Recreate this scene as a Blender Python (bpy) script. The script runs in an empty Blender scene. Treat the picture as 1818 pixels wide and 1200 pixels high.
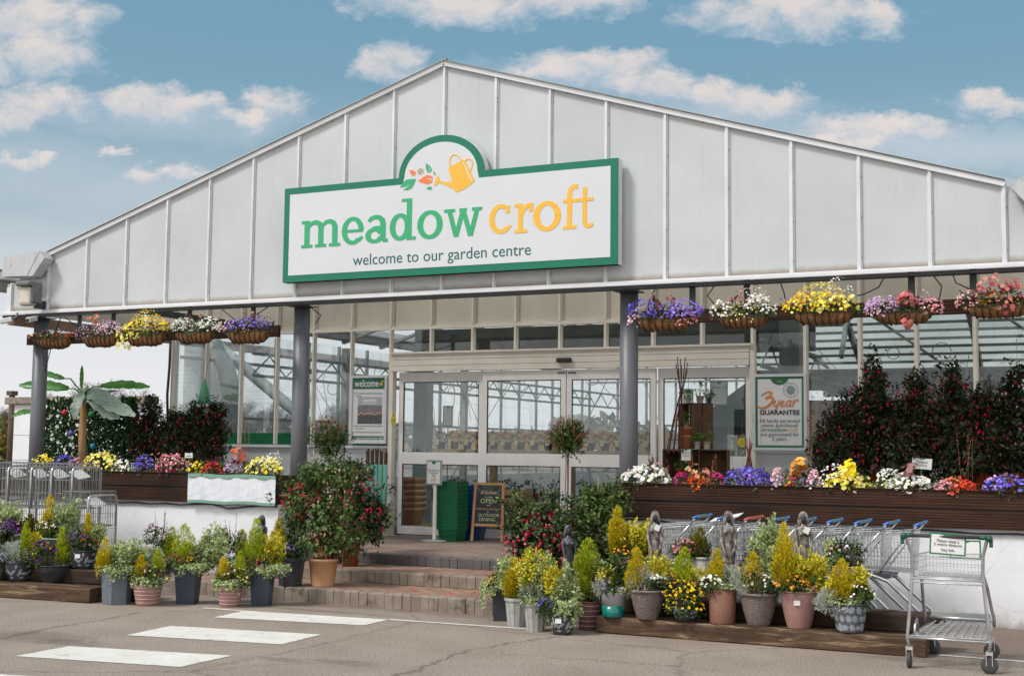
import bpy, math, random
import numpy as np
from mathutils import Vector, Matrix, Euler
R = math.radians
scene = bpy.context.scene
col = scene.collection
# ------------------------------------------------------------------ camera
FPX, YAW, PITCH, ROLL, CH = 2308.0, .4521, .0851, .0111, 1.65
_f = np.array([-math.sin(YAW)*math.cos(PITCH), math.cos(YAW)*math.cos(PITCH), math.sin(PITCH)])
_r = np.array([math.cos(YAW), math.sin(YAW), 0.0]); _u = np.cross(_r, _f)
_r, _u = math.cos(ROLL)*_r + math.sin(ROLL)*_u, -math.sin(ROLL)*_r + math.cos(ROLL)*_u
cam = bpy.data.objects.new('camera', bpy.data.cameras.new('camera')); col.objects.link(cam)
M = Matrix(((_r[0], _u[0], -_f[0], 0), (_r[1], _u[1], -_f[1], 0), (_r[2], _u[2], -_f[2], CH), (0, 0, 0, 1)))
cam.matrix_world = M
cam.data.sensor_width = 36; cam.data.lens = FPX/1818*36
cam.data.clip_start = .1; cam.data.clip_end = 3000
scene.camera = cam
def ray(x, y): return _f + _r*(x-909)/FPX + _u*(600-y)/FPX
def gz(x, y, Z=0.0):
    d = ray(x, y); t = (Z-CH)/d[2]; return Vector((d[0]*t, d[1]*t, Z))
def at(x, y, Y):
    d = ray(x, y); t = Y/d[1]; return Vector((d[0]*t, Y, d[2]*t+CH))
def mpp(p): return (Vector(p)-Vector((0, 0, CH))).dot(Vector(_f))/FPX     # metres per photo pixel at p
# ------------------------------------------------------------------ sun + sky + exposure
SUN_EL, SUN_AZ = R(50), R(-38)      # azimuth: direction the light comes from, measured from -Y towards -X
sun = bpy.data.objects.new('sun', bpy.data.lights.new('sun', 'SUN')); col.objects.link(sun)
sun.data.energy = 2.45; sun.data.angle = R(12); sun.data.color = (1, .965, .91)
_sd = Vector((math.sin(SUN_AZ)*math.cos(SUN_EL), -math.cos(SUN_AZ)*math.cos(SUN_EL), math.sin(SUN_EL)))
sun.rotation_euler = (-_sd).to_track_quat('-Z', 'Y').to_euler()
scene.view_settings.view_transform = 'Standard'; scene.view_settings.look = 'None'
scene.view_settings.exposure = 0.26; scene.view_settings.gamma = 1.0
scene.cycles.max_bounces = 7; scene.cycles.transparent_max_bounces = 16
scene.cycles.diffuse_bounces = 3; scene.cycles.glossy_bounces = 3
scene.cycles.caustics_reflective = False; scene.cycles.caustics_refractive = False
try: scene.cycles.use_denoising = True
except Exception: pass

world = bpy.data.worlds.new("World"); scene.world = world; world.use_nodes = True
class NT:
    def __init__(s, tree): s.t = tree; tree.nodes.clear()
    def n(s, typ, **kw):
        nd = s.t.nodes.new(typ)
        ins = kw.pop('ins', {})
        for k, v in kw.items(): setattr(nd, k, v)
        for k, v in ins.items(): s.set(nd.inputs[k], v)
        return nd
    def set(s, sock, v):
        if isinstance(v, bpy.types.NodeSocket): s.t.links.new(v, sock)
        elif isinstance(v, bpy.types.Node): s.t.links.new(v.outputs[0], sock)
        else:
            if isinstance(v, tuple) and len(v) == 3 and sock.type == 'RGBA': v = v+(1,)
            sock.default_value = v
    def m(s, op, a, b=None, c=None, clamp=False):
        nd = s.t.nodes.new('ShaderNodeMath'); nd.operation = op; nd.use_clamp = clamp
        for i, v in enumerate((a, b, c)):
            if v is not None: s.set(nd.inputs[i], v)
        return nd.outputs[0]
    def mix(s, f, a, b, bt='MIX'):
        nd = s.t.nodes.new('ShaderNodeMix'); nd.data_type = 'RGBA'; nd.blend_type = bt
        s.set(nd.inputs[0], f); s.set(nd.inputs[6], a); s.set(nd.inputs[7], b); return nd.outputs[2]
    def ramp(s, f, stops):
        nd = s.t.nodes.new('ShaderNodeValToRGB'); s.set(nd.inputs[0], f)
        el = nd.color_ramp.elements
        while len(el) < len(stops): el.new(.5)
        for e, (p, c) in zip(el, stops):
            e.position = p; e.color = (c, c, c, 1) if isinstance(c, (int, float)) else tuple(c)+(1,)
        return nd.outputs[0]
    def noise(s, vec, scale, detail=4, rough=.55, dist=0):
        nd = s.n('ShaderNodeTexNoise'); s.set(nd.inputs['Vector'], vec)
        nd.inputs['Scale'].default_value = scale; nd.inputs['Detail'].default_value = detail
        nd.inputs['Roughness'].default_value = rough; nd.inputs['Distortion'].default_value = dist
        return nd.outputs[0]
def build_sky():
    w = NT(world.node_tree)
    sky = w.n('ShaderNodeTexSky', sky_type='NISHITA', sun_disc=False)
    sky.sun_elevation = SUN_EL; sky.sun_rotation = math.atan2(_sd.x, _sd.y)
    sky.altitude = 100; sky.air_density = 1.6; sky.dust_density = 2.5; sky.ozone_density = 1.5
    base = w.mix(1.0, sky.outputs[0], (.105, .105, .105), 'MULTIPLY')
    tc = w.n('ShaderNodeTexCoord')
    sp = w.n('ShaderNodeSeparateXYZ', ins={0: tc.outputs['Generated']})
    X, Y, Z = sp.outputs
    # direction of the shop seen from the forecourt = YAW; u, v are tangents of azimuth and elevation there
    a, b = math.cos(YAW), math.sin(YAW)
    fx = w.m('ADD', w.m('MULTIPLY', X, a), w.m('MULTIPLY', Y, b))
    fy = w.m('MAXIMUM', w.m('ADD', w.m('MULTIPLY', X, -b), w.m('MULTIPLY', Y, a)), .25)
    u = w.m('DIVIDE', fx, fy); v = w.m('DIVIDE', Z, fy)
    uv = w.n('ShaderNodeCombineXYZ', ins={0: u, 1: w.m('MULTIPLY', v, 1.5), 2: 0.0}).outputs[0]
    # deep blue-teal overhead falling to a milky horizon
    el = w.m('MAXIMUM', Z, 0.0)
    grad = w.ramp(el, [(0, (1.0, 1.01, 1.04)), (.085, (.84, .86, .92)), (.13, (.64, .70, .76)), (.17, (.43, .54, .62)), (.27, (.19, .375, .505)), (.40, (.145, .335, .48)), (1, (.15, .32, .50))])
    skyc = w.mix(.82, base, grad)
    # cumulus: ellipses (x, y in photo pixels, half sizes) broken up by noise
    EL = [(70, 45, 150, 62), (60, 100, 150, 50), (60, 190, 120, 42), (0, 215, 90, 30), (250, 180, 95, 40), (330, 195, 110, 30), (500, 178, 62, 34), (440, 205, 60, 24), (30, 292, 42, 18), (75, 290, 34, 18),
          (300, 313, 90, 18), (690, 115, 70, 44), (820, 10, 210, 46), (1030, 5, 130, 40), (1400, 25, 230, 48), (1560, 35, 60, 40), (1050, 120, 160, 38), (1160, 150, 90, 36), (1340, 180, 120, 42), (1260, 165, 60, 34),
          (1740, 180, 70, 32), (1800, 190, 60, 24), (1560, 230, 160, 30), (1640, 225, 80, 24), (950, 130, 90, 26), (215, 275, 22, 12), (1480, 260, 130, 20)]
    warp = w.n('ShaderNodeTexNoise', ins={'Vector': uv, 'Scale': 20.0, 'Detail': 9.0, 'Roughness': .68})
    wc = w.n('ShaderNodeSeparateColor', ins={0: warp.outputs[1]})
    du = w.m('MULTIPLY', w.m('SUBTRACT', wc.outputs[0], .5), .075)
    dv = w.m('MULTIPLY', w.m('SUBTRACT', wc.outputs[1], .5), .05)
    uw, vw = w.m('ADD', u, du), w.m('ADD', v, dv)
    total = None; shade = None
    for (px, py, hx, hy) in EL:
        d = ray(px, py); U = (d[0]*a+d[1]*b)/(-d[0]*b+d[1]*a); V = d[2]/(-d[0]*b+d[1]*a)
        sx, sy = hx/FPX*1.16, hy/FPX*1.22
        ex = w.m('DIVIDE', w.m('SUBTRACT', uw, float(U)), sx); ey = w.m('DIVIDE', w.m('SUBTRACT', vw, float(V)), sy)
        r2 = w.m('ADD', w.m('MULTIPLY', ex, ex), w.m('MULTIPLY', ey, ey))
        k = w.m('SUBTRACT', 1.0, r2, clamp=True)
        total = k if total is None else w.m('MAXIMUM', total, k)
        up = w.m('MULTIPLY', k, w.m('ADD', w.m('MULTIPLY', ey, .5), .5, clamp=True))
        shade = up if shade is None else w.m('MAXIMUM', shade, up)
    n2 = w.noise(uv, 26, 10, .66, .3)
    n3 = w.noise(uv, 9, 5, .55)
    dens = w.m('ADD', w.m('MULTIPLY', total, 1.05), w.m('MULTIPLY', w.m('SUBTRACT', n2, .5), 2.1))
    dens = w.m('MULTIPLY', w.ramp(dens, [(.20, 0.0), (.42, .40), (.90, 1.0)]), w.ramp(total, [(0, 0.0), (.22, 1.0)]))
    cloudc = w.mix(w.ramp(w.m('ADD', w.m('MULTIPLY', shade, 1.1), w.m('MULTIPLY', w.m('SUBTRACT', n2, .5), 1.5)), [(.10, 0.0), (.72, 1.0)]), (.36, .45, .54), (.74, .645, .595))
    # thin veil low down
    veil = w.ramp(w.m('MULTIPLY', n3, w.m('SUBTRACT', 1.0, w.m('MULTIPLY', el, 2.2), clamp=True)), [(.30, 0.0), (.62, .55)])
    for (px, py, hx, hy, s_) in ((1600, 262, 420, 60, .75), (1250, 215, 300, 60, .55), (280, 345, 300, 60, .5), (60, 300, 200, 70, .4), (950, 150, 220, 60, .5), (330, 215, 260, 50, .4)):
        d = ray(px, py); U = (d[0]*a+d[1]*b)/(-d[0]*b+d[1]*a); V = d[2]/(-d[0]*b+d[1]*a)
        ex = w.m('DIVIDE', w.m('SUBTRACT', uw, float(U)), hx/FPX); ey = w.m('DIVIDE', w.m('SUBTRACT', vw, float(V)), hy/FPX)
        kk = w.m('SUBTRACT', 1.0, w.m('ADD', w.m('MULTIPLY', ex, ex), w.m('MULTIPLY', ey, ey)), clamp=True)
        veil = w.m('MAXIMUM', veil, w.m('MULTIPLY', w.m('MULTIPLY', kk, w.m('ADD', .35, n3)), s_))
    veil = w.m('MULTIPLY', veil, w.ramp(el, [(.07, 0.0), (.15, 1.0)]))
    c1 = w.mix(veil, w.mix(1.0, skyc, (.84, .84, .84), 'MULTIPLY'), (.50, .55, .61))
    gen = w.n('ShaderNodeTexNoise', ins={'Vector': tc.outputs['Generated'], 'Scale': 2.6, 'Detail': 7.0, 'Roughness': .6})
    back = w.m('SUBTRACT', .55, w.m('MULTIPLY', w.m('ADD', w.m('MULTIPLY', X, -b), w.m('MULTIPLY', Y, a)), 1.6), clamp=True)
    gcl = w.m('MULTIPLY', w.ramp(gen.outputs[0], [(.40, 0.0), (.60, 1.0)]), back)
    c2 = w.mix(gcl, c1, (1.45, 1.39, 1.32))  # bright cloud added behind the camera, out of view, as frontal fill light
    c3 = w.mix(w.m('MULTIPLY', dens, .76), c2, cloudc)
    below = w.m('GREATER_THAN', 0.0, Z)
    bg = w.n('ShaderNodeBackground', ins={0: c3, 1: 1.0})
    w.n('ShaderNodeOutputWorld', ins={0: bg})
build_sky()
world.cycles.sampling_method = 'MANUAL'; world.cycles.sample_map_resolution = 512

# ------------------------------------------------------------------ materials
MATS = {}
def pm(name, c1, c2=None, scale=6.0, rough=.6, metal=0.0, bump=0.0, bscale=None, detail=5, stretch=(1, 1, 1), spec=.5, coat=0, dirt=None, trans=0):
    m = bpy.data.materials.new(name); m.use_nodes = True; t = NT(m.node_tree)
    p = t.n('ShaderNodeBsdfPrincipled', ins={'Roughness': rough, 'Metallic': metal, 'Specular IOR Level': spec, 'Coat Weight': coat})
    tc = t.n('ShaderNodeTexCoord'); mp = t.n('ShaderNodeMapping', ins={'Vector': tc.outputs['Object']}); mp.inputs['Scale'].default_value = stretch
    n = t.noise(mp, scale, detail)
    if c2 is None: c2 = tuple(x*.82 for x in c1)
    c = t.mix(t.ramp(n, [(.35, 0.0), (.65, 1.0)]), c1, c2)
    if dirt:       # (colour, scale, threshold)
        dn = t.noise(tc.outputs['Object'], dirt[1], 6, .65)
        c = t.mix(t.ramp(dn, [(dirt[2], 0.0), (dirt[2]+.13, 1.0)]), c, dirt[0])
    t.set(p.inputs['Base Color'], c)
    if bump:
        b = t.n('ShaderNodeBump', ins={'Strength': bump, 'Distance': .01, 'Height': t.noise(mp, bscale or scale*4, 4)})
        t.set(p.inputs['Normal'], b)
    out = p
    if trans:
        tr = t.n('ShaderNodeBsdfTranslucent', ins={0: c})
        out = t.n('ShaderNodeMixShader', ins={0: trans, 1: p.outputs[0], 2: tr.outputs[0]})
    t.n('ShaderNodeOutputMaterial', ins={0: out})
    MATS[name] = m; return m
def foliage_mat(name, rough, trans, spec=.4):
    m = bpy.data.materials.new(name); m.use_nodes = True; t = NT(m.node_tree)
    at_ = t.n('ShaderNodeAttribute', attribute_name='col')
    tc = t.n('ShaderNodeTexCoord')
    n = t.noise(tc.outputs['Object'], 60, 2)
    c = t.mix(1.0, at_.outputs[0], t.mix(n, (.95, .95, .95), (1.45, 1.45, 1.45)), 'MULTIPLY')
    p = t.n('ShaderNodeBsdfPrincipled', ins={'Base Color': c, 'Roughness': rough, 'Specular IOR Level': spec})
    tr = t.n('ShaderNodeBsdfTranslucent', ins={0: c})
    mx = t.n('ShaderNodeMixShader', ins={0: trans, 1: p.outputs[0], 2: tr.outputs[0]})
    t.n('ShaderNodeOutputMaterial', ins={0: mx}); MATS[name] = m; return m
foliage_mat('leaf', .55, .25, .18); foliage_mat('petal', .75, .3, .1)
def glass_mat(name, tint, refl, rough=0.02, film=0.0):
    m = bpy.data.materials.new(name); m.use_nodes = True; t = NT(m.node_tree)
    tr = t.n('ShaderNodeBsdfTransparent', ins={0: tint})
    gl = t.n('ShaderNodeBsdfGlossy', ins={0: (.9, .95, 1), 'Roughness': rough})
    lw = t.n('ShaderNodeLayerWeight', ins={0: .35})
    f = t.m('ADD', refl, t.m('MULTIPLY', lw.outputs[0], .22), clamp=True)
    mx = t.n('ShaderNodeMixShader', ins={0: f, 1: tr.outputs[0], 2: gl.outputs[0]})
    if film:
        tc = t.n('ShaderNodeTexCoord')
        df = t.n('ShaderNodeBsdfTranslucent', ins={0: (.93, .95, .95)})
        fac = t.m('MULTIPLY', t.noise(tc.outputs['Object'], 3, 6, .7), film)
        mx = t.n('ShaderNodeMixShader', ins={0: fac, 1: mx.outputs[0], 2: df.outputs[0]})
    t.n('ShaderNodeOutputMaterial', ins={0: mx}); MATS[name] = m; return m
glass_mat('glass', (.95, .98, .97), .03, film=.02)
glass_mat('glass_roof', (.99, .99, .99), .01, film=.22)
def poly_mat(name, c, trans, ribs=26.0, dirtbottom=None):
    """twin-wall polycarbonate: fine vertical ribs, slight staining"""
    m = bpy.data.materials.new(name); m.use_nodes = True; t = NT(m.node_tree)
    tc = t.n('ShaderNodeTexCoord'); sp = t.n('ShaderNodeSeparateXYZ', ins={0: tc.outputs['Object']})
    wv = t.m('SINE', t.m('MULTIPLY', sp.outputs[0], 6.283*ribs*2.2))
    n = t.noise(tc.outputs['Object'], 1.3, 6, .6)
    pn = t.n('ShaderNodeTexWhiteNoise', noise_dimensions='1D', ins={'W': t.m('FLOOR', t.m('DIVIDE', t.m('ADD', sp.outputs[0], 7.548), .707))})
    cc = t.mix(t.ramp(n, [(.3, 0.0), (.7, 1.0)]), c, tuple(x*.88 for x in c))
    cc = t.mix(t.m('MULTIPLY', t.m('ADD', wv, 1.0), .07), cc, tuple(x*.6 for x in c))
    cc = t.mix(pn.outputs[0], cc, t.mix(1.0, cc, (.92, .925, .93), 'MULTIPLY'))
    mp = t.n('ShaderNodeMapping', ins={'Vector': tc.outputs['Object']}); mp.inputs['Scale'].default_value = (22, 1, 1.1)
    st = t.noise(mp, 1.0, 5, .6)
    cc = t.mix(t.ramp(st, [(.60, 0.0), (.8, .16)]), cc, (.30, .26, .20))
    if dirtbottom is not None:
        z = t.m('SUBTRACT', sp.outputs[2], dirtbottom)
        d = t.m('SUBTRACT', 1.0, t.m('DIVIDE', z, t.m('ADD', .025, t.m('MULTIPLY', t.noise(tc.outputs['Object'], 7, 5, .7), .09))), clamp=True)
        cc = t.mix(t.m('MULTIPLY', d, .85), cc, (.24, .17, .10))
    p = t.n('ShaderNodeBsdfPrincipled', ins={'Base Color': cc, 'Roughness': .42})
    b = t.n('ShaderNodeBump', ins={'Strength': .25, 'Distance': .004, 'Height': wv}); t.set(p.inputs['Normal'], b)
    tr = t.n('ShaderNodeBsdfTranslucent', ins={0: cc})
    mx = t.n('ShaderNodeMixShader', ins={0: trans, 1: p.outputs[0], 2: tr.outputs[0]})
    t.n('ShaderNodeOutputMaterial', ins={0: mx}); MATS[name] = m; return m
poly_mat('cladding', (.655, .685, .70), .12, dirtbottom=3.545)
poly_mat('cladding_rear', (.86, .80, .69), .2)
poly_mat('roof_sheet', (.90, .90, .86), .6)
t = NT.__new__(NT); t.t = MATS['roof_sheet'].node_tree
_o = [n for n in t.t.nodes if n.type == 'OUTPUT_MATERIAL'][0]; _s = _o.inputs[0].links[0].from_socket
_m = t.n('ShaderNodeMixShader', ins={0: .68, 1: _s, 2: t.n('ShaderNodeBsdfTransparent', ins={0: (.95, .95, .93)}).outputs[0]}); t.set(_o.inputs[0], _m)
pm('eave_grey', (.50, .51, .53), (.42, .43, .45), 3, .5, stretch=(6, 1, .6), dirt=((.28, .25, .2), 7, .60))
pm('white_metal', (.68, .69, .72), (.60, .61, .64), 3, .4, bump=.05, dirt=((.35, .30, .24), 9, .66))
pm('cream_frame', (.82, .77, .70), (.74, .69, .61), 4, .5, dirt=((.30, .25, .18), 12, .68))
pm('door_frame', (.86, .845, .83), (.80, .78, .77), 3, .4)
pm('post_paint', (.125, .128, .145), (.095, .098, .112), 5, .45, bump=.15, bscale=12, stretch=(1, 1, .25), dirt=((.20, .19, .19), 7, .60))
pm('dark_steel', (.055, .06, .075), (.04, .042, .05), 8, .5)
pm('grey_steel', (.27, .285, .275), (.20, .21, .205), 5, .55)
pm('pale_steel', (.42, .45, .45), (.32, .35, .35), 5, .55)
pm('green_panel', (.005, .125, .052), (.004, .10, .04), 3, .35)
pm('white_render', (.78, .79, .82), (.72, .735, .775), 2.2, .85, bump=.3, bscale=18, dirt=((.50, .49, .49), 3, .60))
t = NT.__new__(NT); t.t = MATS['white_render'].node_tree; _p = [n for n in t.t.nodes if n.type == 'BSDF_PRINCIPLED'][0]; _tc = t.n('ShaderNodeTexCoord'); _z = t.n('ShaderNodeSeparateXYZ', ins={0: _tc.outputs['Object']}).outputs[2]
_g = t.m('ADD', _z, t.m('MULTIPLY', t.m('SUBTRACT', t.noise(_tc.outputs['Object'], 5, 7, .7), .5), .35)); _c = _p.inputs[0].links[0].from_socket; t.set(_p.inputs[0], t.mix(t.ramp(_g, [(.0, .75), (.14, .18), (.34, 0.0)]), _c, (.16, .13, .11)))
_v = t.n('ShaderNodeTexVoronoi', feature='DISTANCE_TO_EDGE', ins={'Vector': _tc.outputs['Object'], 'Scale': 1.1}); _c = _p.inputs[0].links[0].from_socket; t.set(_p.inputs[0], t.mix(t.ramp(t.m('ADD', _v.outputs['Distance'], t.m('MULTIPLY', t.noise(_tc.outputs['Object'], 8, 6, .7), .05)), [(.024, .35), (.030, 0.0)]), _c, (.38, .37, .37)))
pm('grey_render', (.55, .55, .56), (.48, .48, .49), 3, .8, bump=.2)
pm('black', (.012, .012, .013), (.02, .02, .02), 9, .4)
pm('rubber', (.03, .03, .032), (.05, .05, .05), 9, .7)
pm('white_paint', (.76, .76, .75), (.62, .61, .58), 7, .7, bump=.1)
pm('soil', (.03, .02, .013), (.06, .04, .025), 40, .95, bump=1)
pm('chrome', (.62, .63, .65), (.45, .46, .48), 9, .28, metal=.85)
pm('wire', (.62, .63, .64), (.48, .48, .48), 22, .4, metal=.5, dirt=((.22, .13, .07), 20, .66))
pm('terracotta', (.42, .145, .065), (.36, .12, .055), 5, .75, bump=.1)
pm('cane', (.42, .29, .14), (.30, .2, .09), 20, .7, stretch=(1, 1, .2))
pm('bark', (.14, .09, .055), (.07, .045, .03), 20, .9, bump=.6, stretch=(1, 1, .2))
pm('interior_floor', (.10, .08, .065), (.15, .12, .10), 2, .8)
pm('pine', (.50, .33, .15), (.38, .23, .10), 9, .6, stretch=(1, 8, 8), bump=.1)
pm('brown_board', (.40, .25, .18), (.27, .17, .12), 4, .8, stretch=(6, 1, 1), bump=.2)
pm('concrete', (.30, .25, .20), (.20, .165, .13), 9, .9, bump=.5, dirt=((.10, .075, .05), 10, .56))
def wood_mat(name, c1, c2, sx=1.6, sz=34.0, light=None, thr=.62):
    m = bpy.data.materials.new(name); m.use_nodes = True; t = NT(m.node_tree)
    tc = t.n('ShaderNodeTexCoord'); mp = t.n('ShaderNodeMapping', ins={'Vector': tc.outputs['Object']}); mp.inputs['Scale'].default_value = (sx, sz*.6, sz)
    n = t.noise(mp, 1.0, 7, .65, .4)
    c = t.mix(t.ramp(n, [(.3, 0.0), (.7, 1.0)]), c1, c2)
    n1 = t.noise(tc.outputs['Object'], 1.1, 4, .6)
    c = t.mix(t.ramp(n1, [(.35, 0.0), (.7, .7)]), c, tuple(x*.4 for x in c1))
    if light:
        n2 = t.noise(mp, .9, 9, .78, .8)
        c = t.mix(t.ramp(n2, [(thr, 0.0), (thr+.1, .8)]), c, light)
    p = t.n('ShaderNodeBsdfPrincipled', ins={'Base Color': c, 'Roughness': .72, 'Specular IOR Level': .18})
    b = t.n('ShaderNodeBump', ins={'Strength': .7, 'Distance': .008, 'Height': n}); t.set(p.inputs['Normal'], b)
    t.n('ShaderNodeOutputMaterial', ins={0: p}); MATS[name] = m
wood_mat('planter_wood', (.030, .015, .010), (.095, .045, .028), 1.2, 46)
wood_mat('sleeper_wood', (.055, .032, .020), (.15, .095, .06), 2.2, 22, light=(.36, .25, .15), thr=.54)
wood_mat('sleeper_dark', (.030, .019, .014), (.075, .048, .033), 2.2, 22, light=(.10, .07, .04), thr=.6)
wood_mat('crate_wood', (.085, .045, .025), (.19, .11, .062), 3, 30)

# ------------------------------------------------------------------ mesh builder
class MB:
    def __init__(s): s.v = []; s.f = []; s.mi = []; s.sm = []; s.m = 0
    def add(s, vs, fs, smooth=False):
        k = len(s.v); s.v += [tuple(p) for p in vs]
        for f in fs: s.f.append(tuple(i+k for i in f)); s.mi.append(s.m); s.sm.append(smooth)
        return s
    def box(s, c, size, rot=None, taper=None):
        hx, hy, hz = size[0]/2, size[1]/2, size[2]/2; vs = []
        for z in (-hz, hz):
            k = 1 if (z > 0 or not taper) else taper
            for x, y in ((-hx, -hy), (hx, -hy), (hx, hy), (-hx, hy)):
                p = Vector((x*k, y*k, z))
                if rot is not None: p = rot @ p
                vs.append(p+Vector(c))
        return s.add(vs, [(3, 2, 1, 0), (4, 5, 6, 7), (0, 1, 5, 4), (1, 2, 6, 5), (2, 3, 7, 6), (3, 0, 4, 7)])
    def bbox(s, a, b): return s.box([(a[i]+b[i])/2 for i in range(3)], [abs(b[i]-a[i]) for i in range(3)])
    def bar(s, a, b, w, d=None, up=(0, 0, 1)):
        a, b = Vector(a), Vector(b); z = (b-a); L = z.length; z.normalize(); u = Vector(up)
        if abs(z.dot(u)) > .98: u = Vector((0, 1, 0))
        x = z.cross(u).normalized(); y = x.cross(z)
        return s.box((a+b)/2, (w, d or w, L), Matrix((x, y, z)).transposed())
    def tube(s, pts, r, seg=6, closed=False, caps=True):
        pts = [Vector(p) for p in pts]; n = len(pts); rings = []
        rr = r if isinstance(r, (list, tuple)) else [r]*n
        up = None
        for i, p in enumerate(pts):
            a = pts[i-1] if (i or closed) else p; b = pts[(i+1) % n] if (i < n-1 or closed) else p
            t = (b-a).normalized() if (b-a).length > 1e-9 else Vector((0, 0, 1))
            if up is None:
                up = Vector((0, 0, 1)) if abs(t.z) < .9 else Vector((0, 1, 0))
            x = t.cross(up)
            if x.length < 1e-6: x = t.cross(Vector((1, 0, 0)))
            x.normalize(); y = x.cross(t).normalized(); up = -y if False else y
            rings.append([p+(x*math.cos(6.2832*k/seg)+y*math.sin(6.2832*k/seg))*rr[i] for k in range(seg)])
            up = y
        vs = [q for g in rings for q in g]; fs = []
        for i in range(n if closed else n-1):
            for k in range(seg):
                a, b = i*seg+k, i*seg+(k+1) % seg; c, d = ((i+1) % n)*seg+(k+1) % seg, ((i+1) % n)*seg+k
                fs.append((a, b, c, d))
        if caps and not closed: fs += [tuple(range(seg))[::-1], tuple((n-1)*seg+k for k in range(seg))]
        return s.add(vs, fs, seg > 4)
    def lathe(s, prof, seg=24, c=(0, 0, 0), rot0=0, sx=1, sy=1, smooth=True):
        vs = []; fs = []; n = len(prof)
        for r, z in prof:
            for k in range(seg):
                a = rot0+6.28318*k/seg; vs.append((c[0]+r*math.cos(a)*sx, c[1]+r*math.sin(a)*sy, c[2]+z))
        for i in range(n-1):
            for k in range(seg):
                fs.append((i*seg+k, i*seg+(k+1) % seg, (i+1)*seg+(k+1) % seg, (i+1)*seg+k))
        fs.append(tuple(range(seg))[::-1]); fs.append(tuple((n-1)*seg+k for k in range(seg)))
        return s.add(vs, fs, smooth)
    def ball(s, c, r, seg=12, rings=8, sc=(1, 1, 1)):
        prof = [(max(1e-4, math.sin(math.pi*i/rings))*r, -math.cos(math.pi*i/rings)*r*sc[2]) for i in range(rings+1)]
        return s.lathe(prof, seg, c, 0, sc[0], sc[1])
    def prism(s, poly, y0, y1, o=(0, 0, 0)):
        """polygon in x-z (counter-clockwise seen from -Y), from y0 (front) to y1 (back)"""
        n = len(poly); vs = [(o[0]+x, o[1]+y0, o[2]+z) for x, z in poly]+[(o[0]+x, o[1]+y1, o[2]+z) for x, z in poly]
        fs = [tuple(range(n)), tuple(range(n, 2*n))[::-1]]+[(i, i+n, (i+1) % n+n, (i+1) % n) for i in range(n)]
        return s.add(vs, fs)
    def quad(s, a, b, c, d): return s.add([a, b, c, d], [(0, 1, 2, 3)])
    def xf(s, mat):
        s.v = [tuple(mat @ Vector(p)) for p in s.v]; return s
    def build(s, name, mats, parent=None, bevel=0, loc=None):
        me = bpy.data.meshes.new(name); me.from_pydata(s.v, [], s.f)
        for m in (mats if isinstance(mats, (list, tuple)) else [mats]): me.materials.append(MATS[m] if isinstance(m, str) else m)
        me.polygons.foreach_set('material_index', s.mi); me.polygons.foreach_set('use_smooth', s.sm); me.update()
        o = bpy.data.objects.new(name, me); col.objects.link(o)
        if parent is not None: o.parent = parent
        if loc is not None: o.location = loc
        if bevel:
            b = o.modifiers.new('bevel', 'BEVEL'); b.width = bevel; b.segments = 2; b.limit_method = 'ANGLE'; b.angle_limit = R(50)
        return o
def tag(o, label=None, cat=None, group=None, kind=None):
    for k, v in (('label', label), ('category', cat), ('group', group), ('kind', kind)):
        if v: o[k] = v
    return o
def thing(name, label, cat, loc=(0, 0, 0), rz=0, group=None):
    o = bpy.data.objects.new(name, None); col.objects.link(o); o.empty_display_size = .1
    o.location = loc; o.rotation_euler = (0, 0, rz); return tag(o, label, cat, group)
def copy_tree(o, parent=None):
    c = o.copy(); col.objects.link(c)
    if parent is not None: c.parent = parent
    for ch in [x for x in bpy.data.objects if x.parent == o]: copy_tree(ch, c)
    return c
def struct(mb, name, mats, **k): return tag(mb.build(name, mats, **k), kind='structure')
def text_mesh(body, size, name='lettering', mat='black', parent=None, loc=(0, 0, 0), rot=(math.pi/2, 0, 0), align='CENTER', ext=.0008, sx=1.0, bold=0.0, shear=0.0, space=1.0, line=1.0):
    cu = bpy.data.curves.new('text', 'FONT'); cu.body = body; cu.size = size; cu.align_x = align; cu.extrude = ext; cu.offset = bold; cu.shear = shear; cu.space_character = space; cu.space_line = line
    cu.resolution_u = 3
    t = bpy.data.objects.new('text', cu); col.objects.link(t)
    bpy.context.view_layer.update()
    me = bpy.data.meshes.new_from_object(t.evaluated_get(bpy.context.evaluated_depsgraph_get())); me.name = name
    bpy.data.objects.remove(t); bpy.data.curves.remove(cu)
    me.materials.clear(); me.materials.append(MATS[mat] if isinstance(mat, str) else mat)
    o = bpy.data.objects.new(name, me); col.objects.link(o); o.location = loc; o.rotation_euler = rot; o.scale = (sx, 1, 1)
    if parent is not None: o.parent = parent
    return o
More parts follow.
